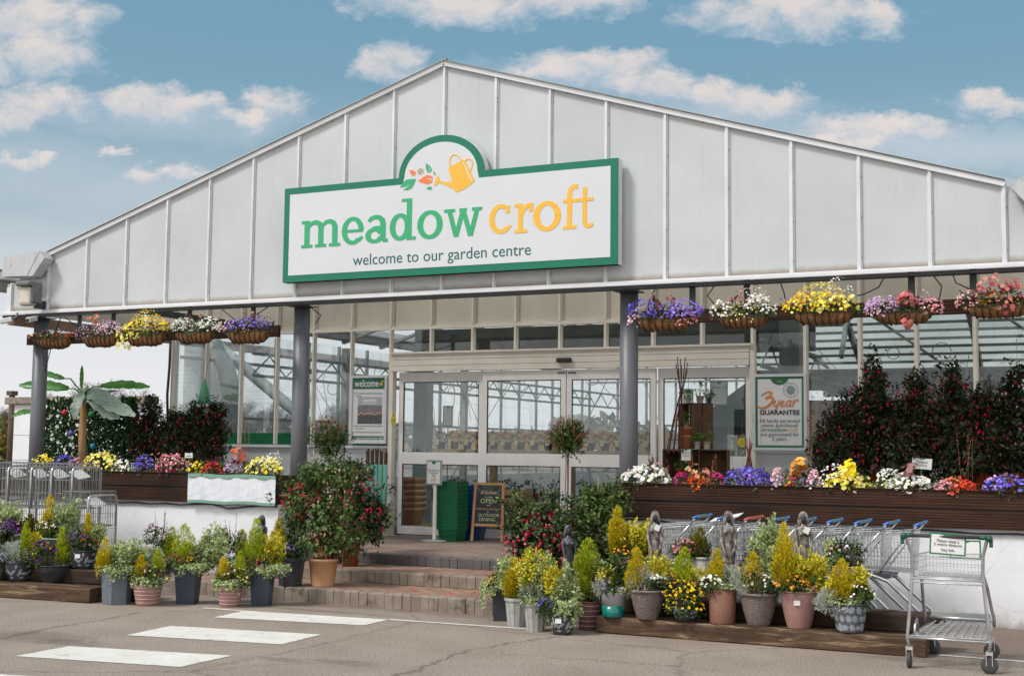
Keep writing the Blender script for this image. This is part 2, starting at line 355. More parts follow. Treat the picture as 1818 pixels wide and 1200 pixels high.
# ================================================================== SETTING: ground
def ground_mat():
    m = bpy.data.materials.new('asphalt'); m.use_nodes = True; t = NT(m.node_tree)
    tc = t.n('ShaderNodeTexCoord'); O = tc.outputs['Object']
    fine = t.noise(O, 55, 4, .75); mid = t.noise(O, 1.2, 6, .6); big = t.noise(O, .35, 4, .5)
    c = t.mix(t.ramp(mid, [(.3, 0.0), (.7, 1.0)]), (.275, .222, .18), (.355, .295, .245))
    c = t.mix(t.ramp(fine, [(.36, .9), (.5, 0.0)]), c, (.07, .055, .047))
    c = t.mix(t.ramp(fine, [(.60, 0.0), (.72, .6)]), c, (.56, .52, .48))
    # tar seams: edge of stretched voronoi cells, broken up
    wv = t.n('ShaderNodeTexNoise', ins={'Vector': O, 'Scale': 1.6, 'Detail': 5.0})
    vec = t.n('ShaderNodeVectorMath', operation='ADD', ins={0: O, 1: t.n('ShaderNodeVectorMath', operation='SCALE', ins={0: wv.outputs[1], 3: .35}).outputs[0]})
    vo = t.n('ShaderNodeTexVoronoi', feature='DISTANCE_TO_EDGE', ins={'Vector': vec.outputs[0], 'Scale': .23})
    ck = t.ramp(t.m('ADD', vo.outputs['Distance'], t.m('MULTIPLY', t.noise(O, 14, 5, .7), .03)), [(.012, .5), (.022, 0.0)])
    c = t.mix(ck, c, (.07, .052, .042))
    # damp and oil spots
    for (x, y, rx, ry) in ((505, 1171, .28, .12), (610, 1175, .36, .15), (60, 1130, .7, .35), (120, 1140, .4, .2), (545, 1082, 1.2, .12), (1640, 1172, .6, .18)):
        p = gz(x, y)
        sx = t.n('ShaderNodeSeparateXYZ', ins={0: O})
        a = t.m('DIVIDE', t.m('SUBTRACT', sx.outputs[0], p.x), rx); b = t.m('DIVIDE', t.m('SUBTRACT', sx.outputs[1], p.y), ry)
        r = t.m('ADD', t.m('ADD', t.m('MULTIPLY', a, a), t.m('MULTIPLY', b, b)), t.m('MULTIPLY', t.m('SUBTRACT', t.noise(O, 9, 7, .75), .5), 3.2))
        c = t.mix(t.ramp(r, [(.2, .36), (1.6, 0.0)]), c, (.075, .056, .045))
    sx = t.n('ShaderNodeSeparateXYZ', ins={0: O}); wob = t.n('ShaderNodeTexNoise', ins={'Vector': O, 'Scale': 2.2, 'Detail': 8.0, 'Roughness': .7}); wc_ = t.n('ShaderNodeSeparateColor', ins={0: wob.outputs[1]})
    wx = t.m('ADD', sx.outputs[0], t.m('MULTIPLY', t.m('SUBTRACT', wc_.outputs[0], .5), .5)); wy = t.m('ADD', sx.outputs[1], t.m('MULTIPLY', t.m('SUBTRACT', wc_.outputs[1], .5), .5))
    for (p, q, wd, s_) in (((0, 1133), (238, 1088), .03, .4), ((690, 1205), (835, 1152), .02, .5), ((835, 1152), (1000, 1128), .012, .6), ((900, 1160), (1300, 1190), .008, .5), ((238, 1088), (420, 1082), .015, .4), ((300, 1190), (640, 1172), .008, .5)):
        p, q = gz(*p), gz(*q); d_ = (q-p); L_ = d_.length; d_.normalize()
        rx_, ry_ = t.m('SUBTRACT', wx, p.x), t.m('SUBTRACT', wy, p.y)
        al = t.m('ADD', t.m('MULTIPLY', rx_, d_.x), t.m('MULTIPLY', ry_, d_.y)); pe_ = t.m('ABSOLUTE', t.m('SUBTRACT', t.m('MULTIPLY', rx_, d_.y), t.m('MULTIPLY', ry_, d_.x)))
        ins_ = t.m('MULTIPLY', t.m('GREATER_THAN', al, 0.0), t.m('LESS_THAN', al, L_)); k_ = t.m('MULTIPLY', ins_, t.ramp(t.m('DIVIDE', pe_, wd*2), [(.3, s_), (.9, 0.0)]))
        c = t.mix(k_, c, (.05, .036, .029))
    # darker brown tone with a noisy edge along the foot of the steps and walls
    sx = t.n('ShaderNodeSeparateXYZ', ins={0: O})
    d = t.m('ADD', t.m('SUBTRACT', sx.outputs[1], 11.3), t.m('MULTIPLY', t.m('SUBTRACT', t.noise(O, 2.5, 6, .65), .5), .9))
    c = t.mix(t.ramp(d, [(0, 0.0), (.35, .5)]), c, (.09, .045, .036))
    p = t.n('ShaderNodeBsdfPrincipled', ins={'Base Color': c, 'Roughness': .88, 'Specular IOR Level': .25})
    b = t.n('ShaderNodeBump', ins={'Strength': .8, 'Distance': .006, 'Height': fine}); t.set(p.inputs['Normal'], b)
    t.n('ShaderNodeOutputMaterial', ins={0: p}); MATS['asphalt'] = m
ground_mat()
g = MB(); g.quad((-400, -100, 0), (400, -100, 0), (400, 700, 0), (-400, 700, 0)); struct(g, 'ground', 'asphalt')
def paint_mat():
    m = bpy.data.materials.new('road_paint'); m.use_nodes = True; t = NT(m.node_tree)
    tc = t.n('ShaderNodeTexCoord'); O = tc.outputs['Object']
    n = t.noise(O, 3, 8, .7); f = t.noise(O, 90, 2, .7)
    c = t.mix(t.ramp(n, [(.3, 0.0), (.7, 1.0)]), (.70, .68, .63), (.58, .55, .50))
    w = t.ramp(t.m('ADD', t.noise(O, 7, 8, .75), t.m('MULTIPLY', f, .35)), [(.74, 0.0), (.86, .8)])
    c = t.mix(w, c, (.22, .19, .165))
    p = t.n('ShaderNodeBsdfPrincipled', ins={'Base Color': c, 'Roughness': .8})
    b = t.n('ShaderNodeBump', ins={'Strength': .5, 'Distance': .004, 'Height': f}); t.set(p.inputs['Normal'], b)
    t.n('ShaderNodeOutputMaterial', ins={0: p}); MATS['road_paint'] = m
paint_mat()
def ragged(poly, z=.004, step=.05, amp=.006):
    out = []; rnd = random.Random(4)
    for i, a in enumerate(poly):
        b = poly[(i+1) % len(poly)]; a, b = Vector(a), Vector(b); n = max(1, int((b-a).length/step))
        for k in range(n):
            p = a.lerp(b, k/n); out.append((p.x+rnd.uniform(-amp, amp), p.y+rnd.uniform(-amp, amp), z))
    return out
for poly in ([(380, 1096), (434, 1084), (690, 1100), (646, 1110)], [(225, 1127.5), (303, 1111), (571, 1126.5), (500, 1144)],
             [(27, 1165), (122, 1147), (412, 1164), (320, 1184)], [(-330, 1213), (-190, 1187), (125, 1204), (10, 1232)]):
    g = MB(); pts = ragged([gz(x, y) for x, y in poly]); g.add(pts, [tuple(range(len(pts)))[::-1]]); struct(g, 'road_marking', 'road_paint')
for a, b in (((362, 1079), (434, 1084.5)), ((690, 1099.5), (960, 1118)), ((1668, 1162.5), (1900, 1181))):
    a, b = gz(*a), gz(*b); n = Vector((-(b-a).y, (b-a).x, 0)).normalized()*.03
    pts = ragged([a-n, b-n, b+n, a+n]); g = MB(); g.add(pts, [tuple(range(len(pts)))]); struct(g, 'road_marking', 'road_paint')
# ---- brick steps and platform
def paving_mat(name, ca, cb, joint, bw=.2, bh=.1, rot=0.0):
    m = bpy.data.materials.new(name); m.use_nodes = True; t = NT(m.node_tree)
    tc = t.n('ShaderNodeTexCoord'); mp = t.n('ShaderNodeMapping', ins={'Vector': tc.outputs['Object']}); mp.inputs['Rotation'].default_value = (0, 0, rot)
    br = t.n('ShaderNodeTexBrick', ins={'Vector': mp.outputs[0], 'Color1': ca, 'Color2': cb, 'Mortar': joint, 'Scale': 1.0, 'Mortar Size': .0055, 'Mortar Smooth': .2, 'Bias': 0.0, 'Brick Width': bw, 'Row Height': bh})
    n = t.noise(tc.outputs['Object'], 1.5, 6, .65); c = t.mix(t.ramp(n, [(.42, 0.0), (.72, .6)]), br.outputs[0], (.075, .055, .047))
    f = t.noise(tc.outputs['Object'], 120, 2); c = t.mix(t.ramp(f, [(.3, .35), (.5, 0.0)]), c, (.06, .045, .04))
    p = t.n('ShaderNodeBsdfPrincipled', ins={'Base Color': c, 'Roughness': .85})
    b = t.n('ShaderNodeBump', ins={'Strength': .7, 'Distance': .006, 'Height': t.m('SUBTRACT', 1.0, br.outputs[1])}); t.set(p.inputs['Normal'], b)
    t.n('ShaderNodeOutputMaterial', ins={0: p}); MATS[name] = m
paving_mat('paving', (.40, .235, .16), (.28, .165, .115), (.045, .03, .025), .2, .1, R(90))
paving_mat('paving_porch', (.30, .215, .17), (.245, .17, .135), (.05, .035, .03), .2, .1, R(90))
pm('kerb_block', (.28, .23, .185), (.18, .145, .115), 6, .85, bump=.4, bscale=60, dirt=((.09, .07, .055), 5, .55))
pm('kerb_block_dark', (.115, .105, .105), (.085, .078, .078), 6, .85, bump=.4, bscale=60)
SX0, SX1 = -9.95, -4.9
STEPS = [(11.70, 0.0, .15), (12.52, .15, .283), (13.30, .283, .40)]
def nosing(y, z0, z1, x0, x1, name, mat):
    b = MB(); rnd = random.Random(7); x = x0; w = .105
    while x < x1:
        dy = rnd.uniform(-.006, .006); dz = rnd.uniform(-.004, .003); h = z1-z0
        prof = [(0, 0), (0, h-.018)]+[(.018-.018*math.cos(a), h-.018+.018*math.sin(a)) for a in (R(30), R(60), R(90))]+[(.105, h), (.105, 0)]
        vs = []; g2 = .003
        for xx in (x+g2, x+w-g2):
            for (py, pz) in prof: vs.append((xx, y+dy+py, z0+pz+(dz if pz > 0 else 0)))
        n = len(prof); fs = [tuple(range(n)), tuple(range(n, 2*n))[::-1]]+[(i, i+n, (i+1) % n+n, (i+1) % n) for i in range(n)]
        b.add(vs, fs); x += w
    b.m = 1; b.bbox((x0, y+.03, z0), (x1, y+.10, z1-.012))
    struct(b, name, [mat, 'black'])
nosing(11.70, 0, .15, SX0, SX1, 'step_kerb', 'kerb_block'); nosing(12.52, .15, .283, SX0, SX1, 'step_kerb', 'kerb_block'); nosing(13.30, .283, .40, -9.75, -5.1, 'step_kerb', 'kerb_block_dark')
g = MB(); g.bbox((SX0, 11.805, 0), (SX1, 12.53, .146)); struct(g, 'pavement', 'paving')
g = MB(); g.bbox((SX0, 12.625, 0), (SX1, 13.31, .279)); struct(g, 'pavement', 'paving')
g = MB(); g.bbox((-9.75, 13.405, 0), (-5.1, 16.55, .396)); struct(g, 'pavement', 'paving_porch')
g = MB(); g.bbox((-14.5, 13.9, 0), (-9.752, 16.45, .39)); struct(g, 'pavement', 'grey_render')
g = MB(); g.bbox((-5.098, 13.9, 0), (2.0, 16.45, .39)); struct(g, 'pavement', 'grey_render')

# ================================================================== BUILDING
YF, YR = 13.6, 16.5
XA, SP, ZA, SL = -7.548, .707, 6.331, .3128
BZ = 3.545                                   # bottom of the gable sheets
def rz(X): return ZA-SL*abs(X-XA)
bld = thing('garden_centre', 'wide white gabled greenhouse shop with glass sliding doors under a deep canopy', 'building')
XL, XR = XA-10.2*SP, XA+10.2*SP
pan = MB()
for n in range(-10, 10):                     # gable sheets, one bay each, inside one part (the cladding)
    a, b = XA+n*SP+.012, XA+(n+1)*SP-.012
    if n == -10: za, zb = 3.93, 4.32
    elif n == 9: za, zb = 4.32, 3.93
    else: za, zb = rz(a)-.02, rz(b)-.02
    pan.prism([(a, BZ), (b, BZ), (b, zb), (a, za)], YF, YF+.016)
pan.build('gable_cladding', 'cladding', bld)
g = MB(); g.prism([(XL-.0, BZ-.002), (XR, BZ-.002), (XR, 3.9), (XL, 3.9)], YF+.03, YF+.05); g.build('gable_backing', 'white_metal', bld)
rnd = random.Random(3)
for n in range(-10, 11):
    X = XA+n*SP; m = MB(); top = rz(X)-.03 if abs(n) < 10 else 3.95
    m.bbox((X-.029, YF-.012, BZ-.01), (X+.029, YF-.002, top)); m.bbox((X-.012, YF-.034, BZ-.01), (X+.014, YF-.012, top-.006))
    m.m = 1
    z = BZ+.12
    while z < top-.1: m.box((X+.023, YF-.0135, z), (.009, .004, .009)); z += .42
    m.build('mullion', ['white_metal', 'dark_steel'], bld)
m = MB(); m.bbox((XL-.02, YF-.055, BZ-.045), (XR+.02, YF+.05, BZ-.008)); m.bbox((XL-.02, YF-.075, BZ-.06), (XR+.02, YF-.045, BZ-.03)); m.build('fascia_rail', 'white_metal', bld)
m = MB(); m.bbox((XL, YF-.03, BZ-.095), (XR, YF+.05, BZ-.062)); m.bbox((XL, YF+.05, BZ-.095), (XR, YF+.12, BZ-.085)); m.build('lintel_beam', 'dark_steel', bld)
for s in (-1, 1):
    m = MB(); x1 = XA+s*9.02*SP
    m.bar((XA, YF-.02, ZA-.012), (x1, YF-.02, rz(x1)-.012), .060, .06, up=(0, 1, 0)); m.m = 1
    m.bar((XA, YF-.02, ZA+.022), (x1, YF-.02, rz(x1)+.022), .007, .09, up=(0, 1, 0)); m.build('verge_trim', ['white_metal', 'dark_steel'], bld)
    # boxed gutter end: front plate, sloping return, gutter running back along the eave
    q = [(4, 458), (70, 446), (47, 490), (4, 491)]
    P = [at(x, y, 13.38)+Vector((0 if s < 0 else -.19, 0, 0)) for x, y in q]; pl = [(p.x, p.z) for p in P][::-1]
    ed = [at(70, 446, 13.38), at(78, 458, 13.38), at(57, 490, 13.38), at(47, 490, 13.38)]; ed = [e_+Vector((0 if s < 0 else -.19, 0, 0)) for e_ in ed]
    mir = lambda L: [(2*XA-x, z) for x, z in L][::-1]
    el = [(p.x, p.z) for p in ed][::-1]
    m = MB(); pl2, el2 = (pl, el) if s < 0 else (mir(pl), mir(el))
    m.prism(pl2, 13.38, 13.398); m.prism(el2, 13.386, YF-.036)
    m.prism([(x, z-.01) for x, z in pl2], 13.42, YF-.04)
    m.build('gutter_end', 'eave_grey', bld)
    m = MB(); gx = pl[1][0] if s < 0 else 2*XA-pl[1][0]
    X0 = XA+s*10.9*SP; m.box((X0, 24, 4.12), (.5, 20.6, .14)); m.box((X0-s*.02, 24, 3.98), (.36, 20.6, .14)); m.build('gutter', 'grey_steel', bld)
    m = MB(); m.bbox((XA+s*10.2*SP-.02, YF+.06, BZ), (XA+s*10.2*SP+.02, YR, 3.95)); m.build('canopy_side', 'cladding_rear', bld)
m = MB(); m.box((XA, YF-.03, ZA+.03), (.07, .06, .03)); m.build('ridge_cap', 'grey_steel', bld)
# roof: translucent sheets over the canopy, glazed behind, carried on bars
for s in (-1, 1):
    xe = XA+s*10.9*SP; ze = rz(XA+s*10.9*SP)-.02
    ze = 3.955
    zr = ZA+.012
    for ya_, yb_, rm in ((YF-.08, 16.45, 'roof_sheet'), (16.46, 34, 'glass_roof')):
      m = MB(); m.add([(XA, ya_, zr), (xe, ya_, ze), (xe, yb_, ze), (XA, yb_, zr), (XA, ya_, zr+.01), (xe, ya_, ze+.01), (xe, yb_, ze+.01), (XA, yb_, zr+.01)],
              [(0, 1, 2, 3), (7, 6, 5, 4), (0, 4, 5, 1), (1, 5, 6, 2), (2, 6, 7, 3), (3, 7, 4, 0)])
      m.build('roof', rm, bld)
    m = MB()
    for k in range(14):
        y = 14.2+k*1.5; m.bar((XA, y, ZA-.07), (xe, y, ze-.10), .06, .10, up=(0, 1, 0))
    for k in range(1, 9):
        x = XA+s*k*.96*SP*1.2; zz = zr+(ze-zr)*(abs(x-XA)/abs(xe-XA)); m.bar((x, YF, zz-.05), (x, 34, zz-.05), .03, .045)
    m.build('rafters', 'grey_steel', bld)
# canopy soffit steel: outriggers back to the shop front
m = MB()
m.bar((-12.6, YF+.2, BZ-.02), (-12.6, YR, BZ-.02), .06, .09)
m.build('canopy_beam', 'dark_steel', bld)
m = MB(); m.bbox((-14.76, YF+.06, BZ-.19), (-14.62, 25, BZ-.05)); m.build('eave_beam', 'brown_board', bld)
# posts
for X in (-14.36, -9.80, -5.275, -.72):
    m = MB(); m.lathe([(.105, .15), (.105, 3.46)], 28, (X, 13.93, 0)); m.bbox((X-.14, 13.79, 3.455), (X+.14, 14.07, 3.468)); m.build('post', 'post_paint', bld)
# ---- shop front behind the canopy
ZT = at(700, 583, YR).z; ZD = at(697, 630, YR-.05).z; ZS = at(560, 791, YR).z
XD0, XD1 = at(697, 700, YR-.05).x, at(1338, 700, YR-.05).x
XC = at(312, 700, YR).x
x0m, x1m = at(696, 560, YR).x, at(1337, 560, YR).x
sm = (x1m-x0m)/8
XM = [x0m+sm*k for k in range(-6, 17)]
XM = [x for x in XM if x > XC+.1]
m = MB()
xs = [XL+.1]+[x for x in XM if x < XR-.1]+[XR-.1]
g = MB()
for k in range(-9, 16):
    a, b = x0m+sm*k+.012, x0m+sm*(k+1)-.012
    a, b = max(a, XL+.05), min(b, XR-.05)
    if b-a < .1: continue
    if a < XA < b: poly = [(a, ZT), (b, ZT), (b, rz(b)-.13), (XA, ZA-.13), (a, rz(a)-.13)]
    else: poly = [(a, ZT), (b, ZT), (b, max(ZT+.1, rz(b)-.13)), (a, max(ZT+.1, rz(a)-.13))]
    g.prism(poly, YR+.02, YR+.035)
g.build('upper_cladding', 'cladding_rear', bld)
m = MB(); m.bbox((XC, YR-.03, ZT-.03), (XR-.02, YR+.05, ZT+.022)); m.build('transom', 'cream_frame', bld)
for k in range(-9, 17):
    X = x0m+sm*k
    if X < XL+.1 or X > XR: continue
    m = MB(); zb = ZT+.022
    if X > XC-.05: zb = ZD+.02 if XD0+.05 < X < XD1-.05 else ZS+.02
    for (a, b) in (((zb, ZT-.031), (ZT+.023, max(ZT+.3, rz(X)-.14))) if X > XC-.05 else ((zb, max(ZT+.3, rz(X)-.14)),)):
        if b-a < .02: continue
        m.bbox((X-.032, YR-.01, a), (X+.032, YR+.018, b)); m.bbox((X-.013, YR-.04, a), (X+.013, YR-.01, b))
    m.build('mullion', 'cream_frame', bld)
m = MB(); m.bbox((XC-.09, YR-.03, .4), (XC-.01, YR+.06, ZT)); m.build('corner_post', 'cream_frame', bld)
# window bays (frame pieces above; each pane its own part)
xsw = [XC]+[x0m+sm*k for k in range(-6, 17) if x0m+sm*k > XC+.15 and x0m+sm*k < XR+.1]
for a, b in zip(xsw, xsw[1:]):
    mid = (a+b)/2; z0 = ZD+.02 if XD0 < mid < XD1 else ZS+.19
    m = MB(); m.bbox((a+.03, YR+.02, z0), (b-.03, YR+.026, ZT-.03)); m.build('window_pane', 'glass', bld)
    if not XD0 < mid < XD1:
        m = MB(); m.bbox((a+.03, YR+.015, ZS+.01), (b-.03, YR+.03, ZS+.188)); m.build('green_panel', 'green_panel', bld)
for q in (((XC-.09, YR-.06, ZS-.03), (XD0-.01, YR+.05, ZS+.01)), ((XD1+.01, YR-.06, ZS-.03), (XR, YR+.05, ZS+.01))): m = MB(); m.bbox(*q); m.build('sill', 'white_metal', bld)
for q in (((XC-.09, YR, .3), (XD0-.0, YR+.1, ZS-.03)), ((XD1, YR, .3), (XR, YR+.1, ZS-.03))): m = MB(); m.bbox(*q); m.build('dado_wall', 'grey_render', bld)
# door head and surround
YD = YR-.05
ZH = at(1000, 655, YD).z
m = MB(); m.bbox((XD0, YD-.10, ZD-.0), (XD1, YR+.02, ZD+.03)); m.build('door_head_rail', 'cream_frame', bld)
m = MB()
for k in range(3):
    h = (ZD-ZH)/3; m.bbox((XD0+.04, YD-.08+k*.006, ZH+h*k+.004), (XD1-.04, YR, ZH+h*(k+1)-.002))
m.build('door_head', 'cream_frame', bld)
for q in (((XD0-.03, YD-.06, .4), (XD0+.035, YR, ZD)), ((XD1-.035, YD-.06, .4), (XD1+.03, YR, ZD))): m = MB(); m.bbox(*q); m.build('door_jamb', 'cream_frame', bld)
m = MB(); a = at(984, 640, YD-.12); m.box((at(1001, 639, YD-.12).x, YD-.12, at(1001, 639, YD-.12).z), (.21, .07, .065)); m.build('door_sensor', 'black', bld, bevel=.012)
dx = [at(x, 800, YD).x for x in (704, 856, 1006, 1166, 1334)]
zr0, zr1, zr2, zr3 = at(1000, 828, YD).z, at(1000, 806, YD).z, at(1000, 674, YD).z, ZH-.01
for i in range(4):
    a, b = dx[i]+.006, dx[i+1]-.006; y = YD-.03 if i in (1, 2) else YD+.03
    w = .075; m = MB()
    for (p, q) in (((a, .405), (a+w, zr3)), ((b-w, .405), (b, zr3))): m.bbox((p[0], y, p[1]), (q[0], y+.05, q[1]))
    for (z0, z1) in ((.405, .52), (zr0, zr1), (zr2, zr3)): m.bbox((a+w, y+.002, z0), (b-w, y+.048, z1))
    d = m.build('sliding_door', 'door_frame', bld, bevel=.004)
    for (z0, z1) in ((.52, zr0), (zr1, zr2)):
        m = MB(); m.bbox((a+w, y+.022, z0), (b-w, y+.028, z1)); m.build('glass', 'glass', d)
    m = MB()
    for (z0, z1) in ((.52, zr0), (zr1, zr2)):
        for q in ((a+w, a+w+.012), (b-w-.012, b-w)): m.bbox((q[0], y+.006, z0+.001), (q[1], y+.02, z1-.001))
        m.bbox((a+w+.0125, y+.006, z1-.013), (b-w-.0125, y+.02, z1-.001))
    m.build('gasket', 'black', d)
    if i in (1, 2):
        bx = b-.10 if i == 1 else a+.05
        m = MB(); m.box((bx+.03, y-.002, zr3-.045), (.11, .004, .025)); bd = m.build('badge', 'black', d)
        text_mesh('STANLEY', .021, 'badge_lettering', 'white_paint', d, (bx+.03, y-.005, zr3-.052), sx=.95)
# ---- interior: floor, glazed side and back walls, trusses, sawtooth roof on the right
m = MB(); m.bbox((XC-.1, YR+.1, .3), (XR, 34, .395)); m.build('shop_floor', 'interior_floor', bld)
for X in (XC-.05, XR):
    m = MB(); m.bbox((X-.004, YR+.1, 1.05), (X+.004, 34, 3.6)); m.build('side_glazing', 'glass_roof', bld)
    m = MB(); m.bbox((X-.05, YR+.1, .3), (X+.05, 34, 1.05)); m.build('side_wall', 'grey_render', bld)
    m = MB(); y = YR+.7
    while y < 34: m.bbox((X-.03, y-.02, 1.05), (X+.03, y+.02, 3.6)); y += 1.02
    for z in (2.1, 3.05): m.bbox((X+.03, YR+.1, z), (X+.07, 34, z+.05))
    m.build('side_mullions', 'grey_steel', bld)
m = MB(); m.bbox((XC, 33.99, 1.0), (XR, 34, 6)); m.build('back_glazing', 'glass_roof', bld)
m = MB(); m.bbox((XC, 33.95, .3), (XR, 34.05, 1.0)); m.build('back_wall', 'grey_render', bld)
m = MB(); x = XC
while x < XR: m.bbox((x-.025, 33.9, 1.0), (x+.025, 33.96, 5)); x += .85
for z in (2.3, 3.5): m.bbox((XC, 33.84, z), (XR, 33.9, z+.06))
m.build('back_mullions', 'grey_steel', bld)
# lattice girders running back into the shop and columns under them
for X in (-12.75, -4.5):
    m = MB()
    for z in (2.75, 3.10): m.bbox((X-.025, YR+.3, z), (X+.025, 33.8, z+.045))
    y = YR+.3
    while y < 33: m.bar((X, y, 2.79), (X, y+.45, 3.10), .018); m.bar((X, y+.45, 3.10), (X, y+.9, 2.79), .018); y += .9
    m.build('lattice_girder', 'grey_steel', bld)
for X, Y in ((-12.75, 19.5), (-12.75, 24), (-4.5, 24)): m = MB(); m.bbox((X-.06, Y-.06, .4), (X+.06, Y+.06, 3.4)); m.build('inner_column', 'grey_steel', bld)
for q in (((-4.32, 17.0, .4), (-4.05, 17.3, 3.5)), ((-10.3, 17.7, .4), (-10.06, 17.9, 3.5))): m = MB(); m.bbox(*q); m.build('inner_column', 'grey_steel', bld)
m = MB(); rnd = random.Random(5)       # loops of irrigation pipe and cable
for k in range(34):
    X = rnd.uniform(XC+.2, -2); Y = rnd.uniform(17.2, 22); z = rnd.uniform(2.5, 3.1); r = rnd.uniform(.05, .13)
    if k % 2: m.tube([(X+r*math.cos(a*.55), Y, z+r*math.sin(a*.55)) for a in range(12)], .006, 4)
    else: m.tube([(X+.04*math.sin(a*.9+k), Y, 2.95-a*.13) for a in range(rnd.randint(4, 9))], .006, 4)
for k in range(12):
    X = rnd.uniform(XC+.2, -3); m.bar((X, 18+rnd.random()*3, 3.3), (X+rnd.choice((-1, 1))*rnd.uniform(.8, 1.8), 19, .9+rnd.random()), .008)
m.build('irrigation_pipes', 'grey_steel', bld)
pm('olive_sheet', (.085, .08, .06), (.13, .12, .09), 3, .7); pm('galv_sheet', (.26, .28, .26), (.16, .175, .16), 40, .5)
m = MB(); m.bbox((x0m, 17.4, 3.12), (x1m+.6, 17.44, 3.46)); m.build('inner_fascia', 'olive_sheet', bld); m = MB(); m.bbox((x0m, 17.36, 3.0), (x1m+.6, 17.44, 3.118)); m.build('inner_gutter', 'galv_sheet', bld)
m = MB(); m.tube([at(372, 600, 17.6), at(382, 625, 17.6), at(400, 655, 17.6), at(409, 690, 17.6), at(408, 740, 17.6), at(404, 830, 17.6)], .17, 14); m.tube([at(372, 600, 18.1), at(430, 650, 18.1), at(530, 735, 18.1), at(620, 815, 18.1)], .10, 12)
m.build('air_duct', 'pale_steel', bld)
m = MB(); a, b = at(328, 600, 17.9), at(372, 800, 17.9); m.bbox((a.x, 17.9, .4), (b.x, 18.3, 3.4)); m.build('boiler_flue', 'pale_steel', bld)
poly_mat('skylight', (.96, .95, .88), .85, ribs=.3)
for k in range(5):                       # sawtooth bays behind the right-hand windows
    y0 = 18.6+k*2.7; zb, zt = 2.95+.0*k, 3.95
    m = MB(); x = -5.6
    while x < 3:
        m.add([(x+.03, y0, zt), (x+1.66, y0, zt), (x+1.66, y0+1.9, zb), (x+.03, y0+1.9, zb)], [(0, 1, 2, 3)]); x += 1.72
    m.build('skylight_sheet', 'skylight', bld)
    m = MB(); m.bbox((-5.7, y0-.06, zt), (3, y0+.0, zt+.1)); m.bbox((-5.7, y0+1.9, zb-.2), (3, y0+2.0, zb-.02))
    for q in range(1, 11): m.bar((-5.7, y0+.19*q-.015, zt-.1*q-.02), (3, y0+.19*q-.015, zt-.1*q-.02), .03, .04)
    x = -5.6
    while x < 3: m.bar((x-.0, y0, zt-.05), (x, y0+1.9, zb-.05), .07, .10); m.bar((x, y0+.05, zt-.03), (x+1.3, y0+1.3, zb-.02), .03); m.bar((x+.2, y0, zt), (x+.2, y0-.75, zb), .05, .08); x += 1.72
    m.build('sawtooth_frame', 'grey_steel', bld)
m = MB(); a, b = at(1395, 690, 19.2), at(1760, 700, 19.2); m.bbox((a.x, 17.6, .4), (2.2, 17.66, 2.35)); m.build('inner_board_wall', 'brown_board', bld)

# ---- low white walls and planters flanking the steps
def lowwall(x0, x1, label):
    t = thing('low_wall', label, 'wall', ((x0+x1)/2, 13.38, 0))
    w = x1-x0; b = MB(); b.bbox((-w/2, 0, 0), (w/2, .5, .935)); b.build('wall_body', 'white_render', t)
    b = MB(); b.tube([(-w/2+w*i/20, -.025, .90+.014*math.sin(i*1.7)-.03*(i % 5 == 2)) for i in range(21)], .011, 6); b.build('cable', 'black', t)
lowwall(-14.75, -9.70, 'low white rendered wall left of the brick steps, under the dark planter'); lowwall(-5.16, 2.2, 'low white rendered wall right of the brick steps, behind the trolley row')
def planter(x0, x1, label, group):
    t = thing('planter_box', label, 'planter', ((x0+x1)/2, 13.33, .93), group=group)
    w = x1-x0; h = .365; b = MB()
    for z0, z1 in ((.012, .172), (.192, h-.002)):
        b.bbox((-w/2, .006, z0), (w/2, .035, z1)); n = 6; s_ = (z1-z0)/n
        for k in range(n): b.bbox((-w/2+.001, 0, z0+s_*k+.0035), (w/2-.001, .0055, z0+s_*(k+1)-.002))
    f = b.build('front_boards', 'planter_wood', t)
    b = MB(); b.bbox((-w/2+.02, .036, 0), (w/2-.02, .05, h-.03)); b.build('lining', 'black', t)
    for s in (-1, 1):
        b = MB(); b.bbox((s*w/2-.0175-s*.0175, .036, .0), (s*w/2+.0175-s*.0175, .45, h-.01)); b.build('end_board', 'planter_wood', t)
    b = MB(); b.bbox((-w/2+.036, .43, 0), (w/2-.036, .46, h-.01)); b.build('back_board', 'planter_wood', t)
    b = MB(); b.bbox((-w/2, -.012, 0), (w/2, .0, .010)); b.bbox((-w/2, -.015, h-.001), (w/2, .04, h+.006)); b.build('trim', 'planter_wood', t)
    b = MB(); b.bbox((-w/2+.04, .052, .02), (w/2-.04, .428, h-.05)); b.build('soil', 'soil', t)
planter(-14.7, -11.055, 'long dark stained planter box left of the steps, partly behind the stacked wire trolleys', 'dark planter boxes along the front walls')
planter(-11.05, -9.70, 'short dark planter box covered by the blank white and green banner', 'dark planter boxes along the front walls')
planter(-5.16, 2.2, 'long dark stained planter box right of the steps above the trolley row', 'dark planter boxes along the front walls')
